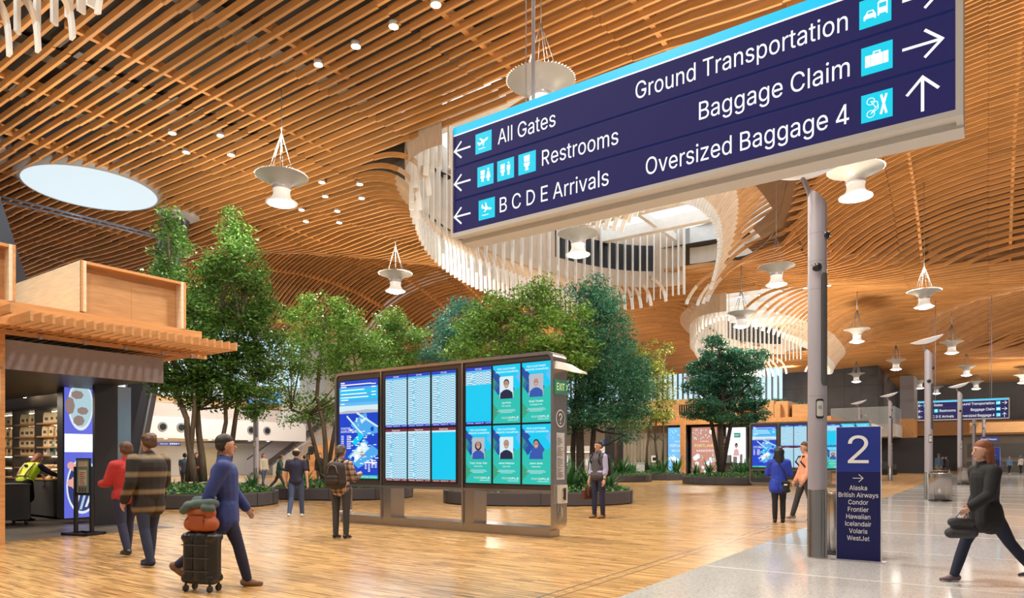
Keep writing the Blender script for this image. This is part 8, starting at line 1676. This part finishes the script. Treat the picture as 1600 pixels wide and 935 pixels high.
far('dark dressed person with glimpse of white shirt beside the bushy tree trunk', 500, 760, (.1, -1), 1.72, hair='brown', jacket=black, vest=None, pants=dgrey, collar=white)
c = far('woman in mustard hoodie by the second flight board', 1182, 755, (.8, .1), 1.66, arms=((.7,.1,1.3),(.7,.1,1.3)), hair='brown', hstyle='shoulder', jacket=mustard, pants=black)
c = far('person in slate shirt and cap next to the mustard hoodie', 1193, 757, (-.9, .2), 1.74, arms=((.6,.1,1.2),(.6,.1,1.2)), hair='brown', hstyle='cap', top=slate, sleeves='short', pants=black)
backpack('black backpack of the person in slate shirt and cap', c, black)
far('dark dressed customer before the rust coloured poster', 1108, 746, (.5, .2), 1.55, hair='dark', jacket=black, pants=black)
far('barista in blue behind the dark bar counter', 1144, 744, (-.3, -1), 1.7, hair='black', top=royal, pants=black, arms=((.8,.1,1.0),(.8,.1,1.0)))
far('customer in black seated at the bar counter', 1139, 750, (.4, 1), 1.45, hair='black', jacket=black, pants=black, bulk=1.3)
far('man in blue cap and shirt beyond the luggage cart', 1467, 748, (.3, 1), 1.78, hair='grey', hstyle='cap', top=slate, pants=olive)
far('dark haired couple partner in black, right of the blue cap man', 1473, 747, (-.6, -.8), 1.6, hair='black', hstyle='shoulder', jacket=black, pants=black)
far('second dark figure hugging close beside the first, by the cart', 1479, 747, (-.8, .5), 1.62, hair='dark', jacket=dgrey, pants=black)
far('far woman in denim jacket and black trousers walking towards us', 1577, 741, (-.1, -1), 1.68, legs=((.2,.05),(-.15,.2)), hair='auburn', hstyle='shoulder', jacket=denim, pants=black, shoe=(mat('pink_shoe', (.7,.35,.3), .6), M_sole), collar=white)
far('far walker in white jacket and pale hat at the right border', 1595, 740, (-.1, 1), 1.72, legs=((.2,.05),(-.15,.2)), hair='brown', hstyle='cap', jacket=white, pants=black)
far('far person in pale blue top beside the number 3 pylon', 1562, 740, (.1, -1), 1.7, hair='brown', top=slate, pants=jeans, jacket=None, collar=white)
p = P(486, 706, 52)
person('dark dressed person sitting high on the timber seating steps', p.x, p.y, face_to(0,0,-.3,-1), 1.6, legs=((1.4,1.4),(1.4,1.4)), hair='black', jacket=black, pants=black, vox=.018, zoff=1.35)
p0_, p1_ = P(386, 745, 54), P(505, 655, 60)
for f, lab, j in ((.70, 'person in red riding up the escalator', redc), (.83, 'person in black riding up the escalator behind its rail', black)):
    p = p0_.lerp(p1_, f); person(lab, p.x-.3, p.y+.75, face_to(0,0,1,.3), 1.7, hair='dark', jacket=j, pants=black, vox=.02, zoff=p.z+.28)
# ================================================================ area lamps, most added to brighten the hall
def area(name, loc, size, power, rot=(0,0,0), col=(1,.93,.82), sy=None, spread=None):
    l = bpy.data.lights.new(name, 'AREA'); l.energy = power; l.size = size; l.color = col
    if sy: l.shape = 'RECTANGLE'; l.size_y = sy
    if spread: l.spread = spread
    o = bpy.data.objects.new(name, l); COL.objects.link(o); o.location = loc; o.rotation_euler = rot; return o
# unseen upward area lamps, added to brighten the timber ceiling
for x, y, z, p in ((-20, 1.0, 5.6, 700), (-6, -2, 5.5, 1000), (2, 12, 5.5, 1000), (-24, 12, 5.0, 900), (-5.5, 21, 5.0, 1100), (4, 30, 5.5, 1200), (-26, 27, 5.0, 1100), (-8, 46, 6.0, 1300), (-30, 46, 6, 1300), (6, 58, 6, 1300), (-16, 64, 6, 1400), (2, 84, 6, 1200)):
    area('fill_uplight', (x, y, z), 1.6, p, (PI, 0, 0), (1, .86, .66))
# unseen downward area lamps, added to brighten floor and hall
for x, y, p in ((-12, 3, 900), (-9, 11, 1100), (-18, 12.5, 1200), (-2, 8, 1000), (-2, 22, 1500), (-23, 22, 1700), (-14, 44, 1700), (-2, 40, 1600), (-30, 40, 1900), (4, 70, 2200), (-22, 62, 2000), (-6, 0, 650)):
    area('fill_flood', (x, y, 11.6), 1.0, p, (0, 0, 0), (1, .93, .82))
area('shop_ceiling_light', (-18.5, 5.6, 2.9), 1.2, 90, (0,0,0), (1, .85, .65))
area('gallery_fill', (-52, 28, 2.8), 3, 500, (0,0,0), (1, .97, .92), sy=14)  # unseen lamp added to brighten the space under the gallery
area('gallery_top_fill', (-49, 30, 10.5), 3, 900, (0,0,0), (.9, .96, 1), sy=14)  # unseen fill added above the gallery
area('gallery_front_fill', (-40, 27, 9.5), 2, 1200, (0, .9, 0), (1, .97, .93), sy=10)  # unseen fill added in front of the gallery
area('wall_washer', (BX-8, BY-4, 11.5), 1.0, 500, (-.5, 0, 0), (1, .9, .8), sy=.6)
area('far_wall_washer', (8, 90, 10.5), 2.0, 900, (-.4, 0, 0), (1, .93, .85), sy=2)
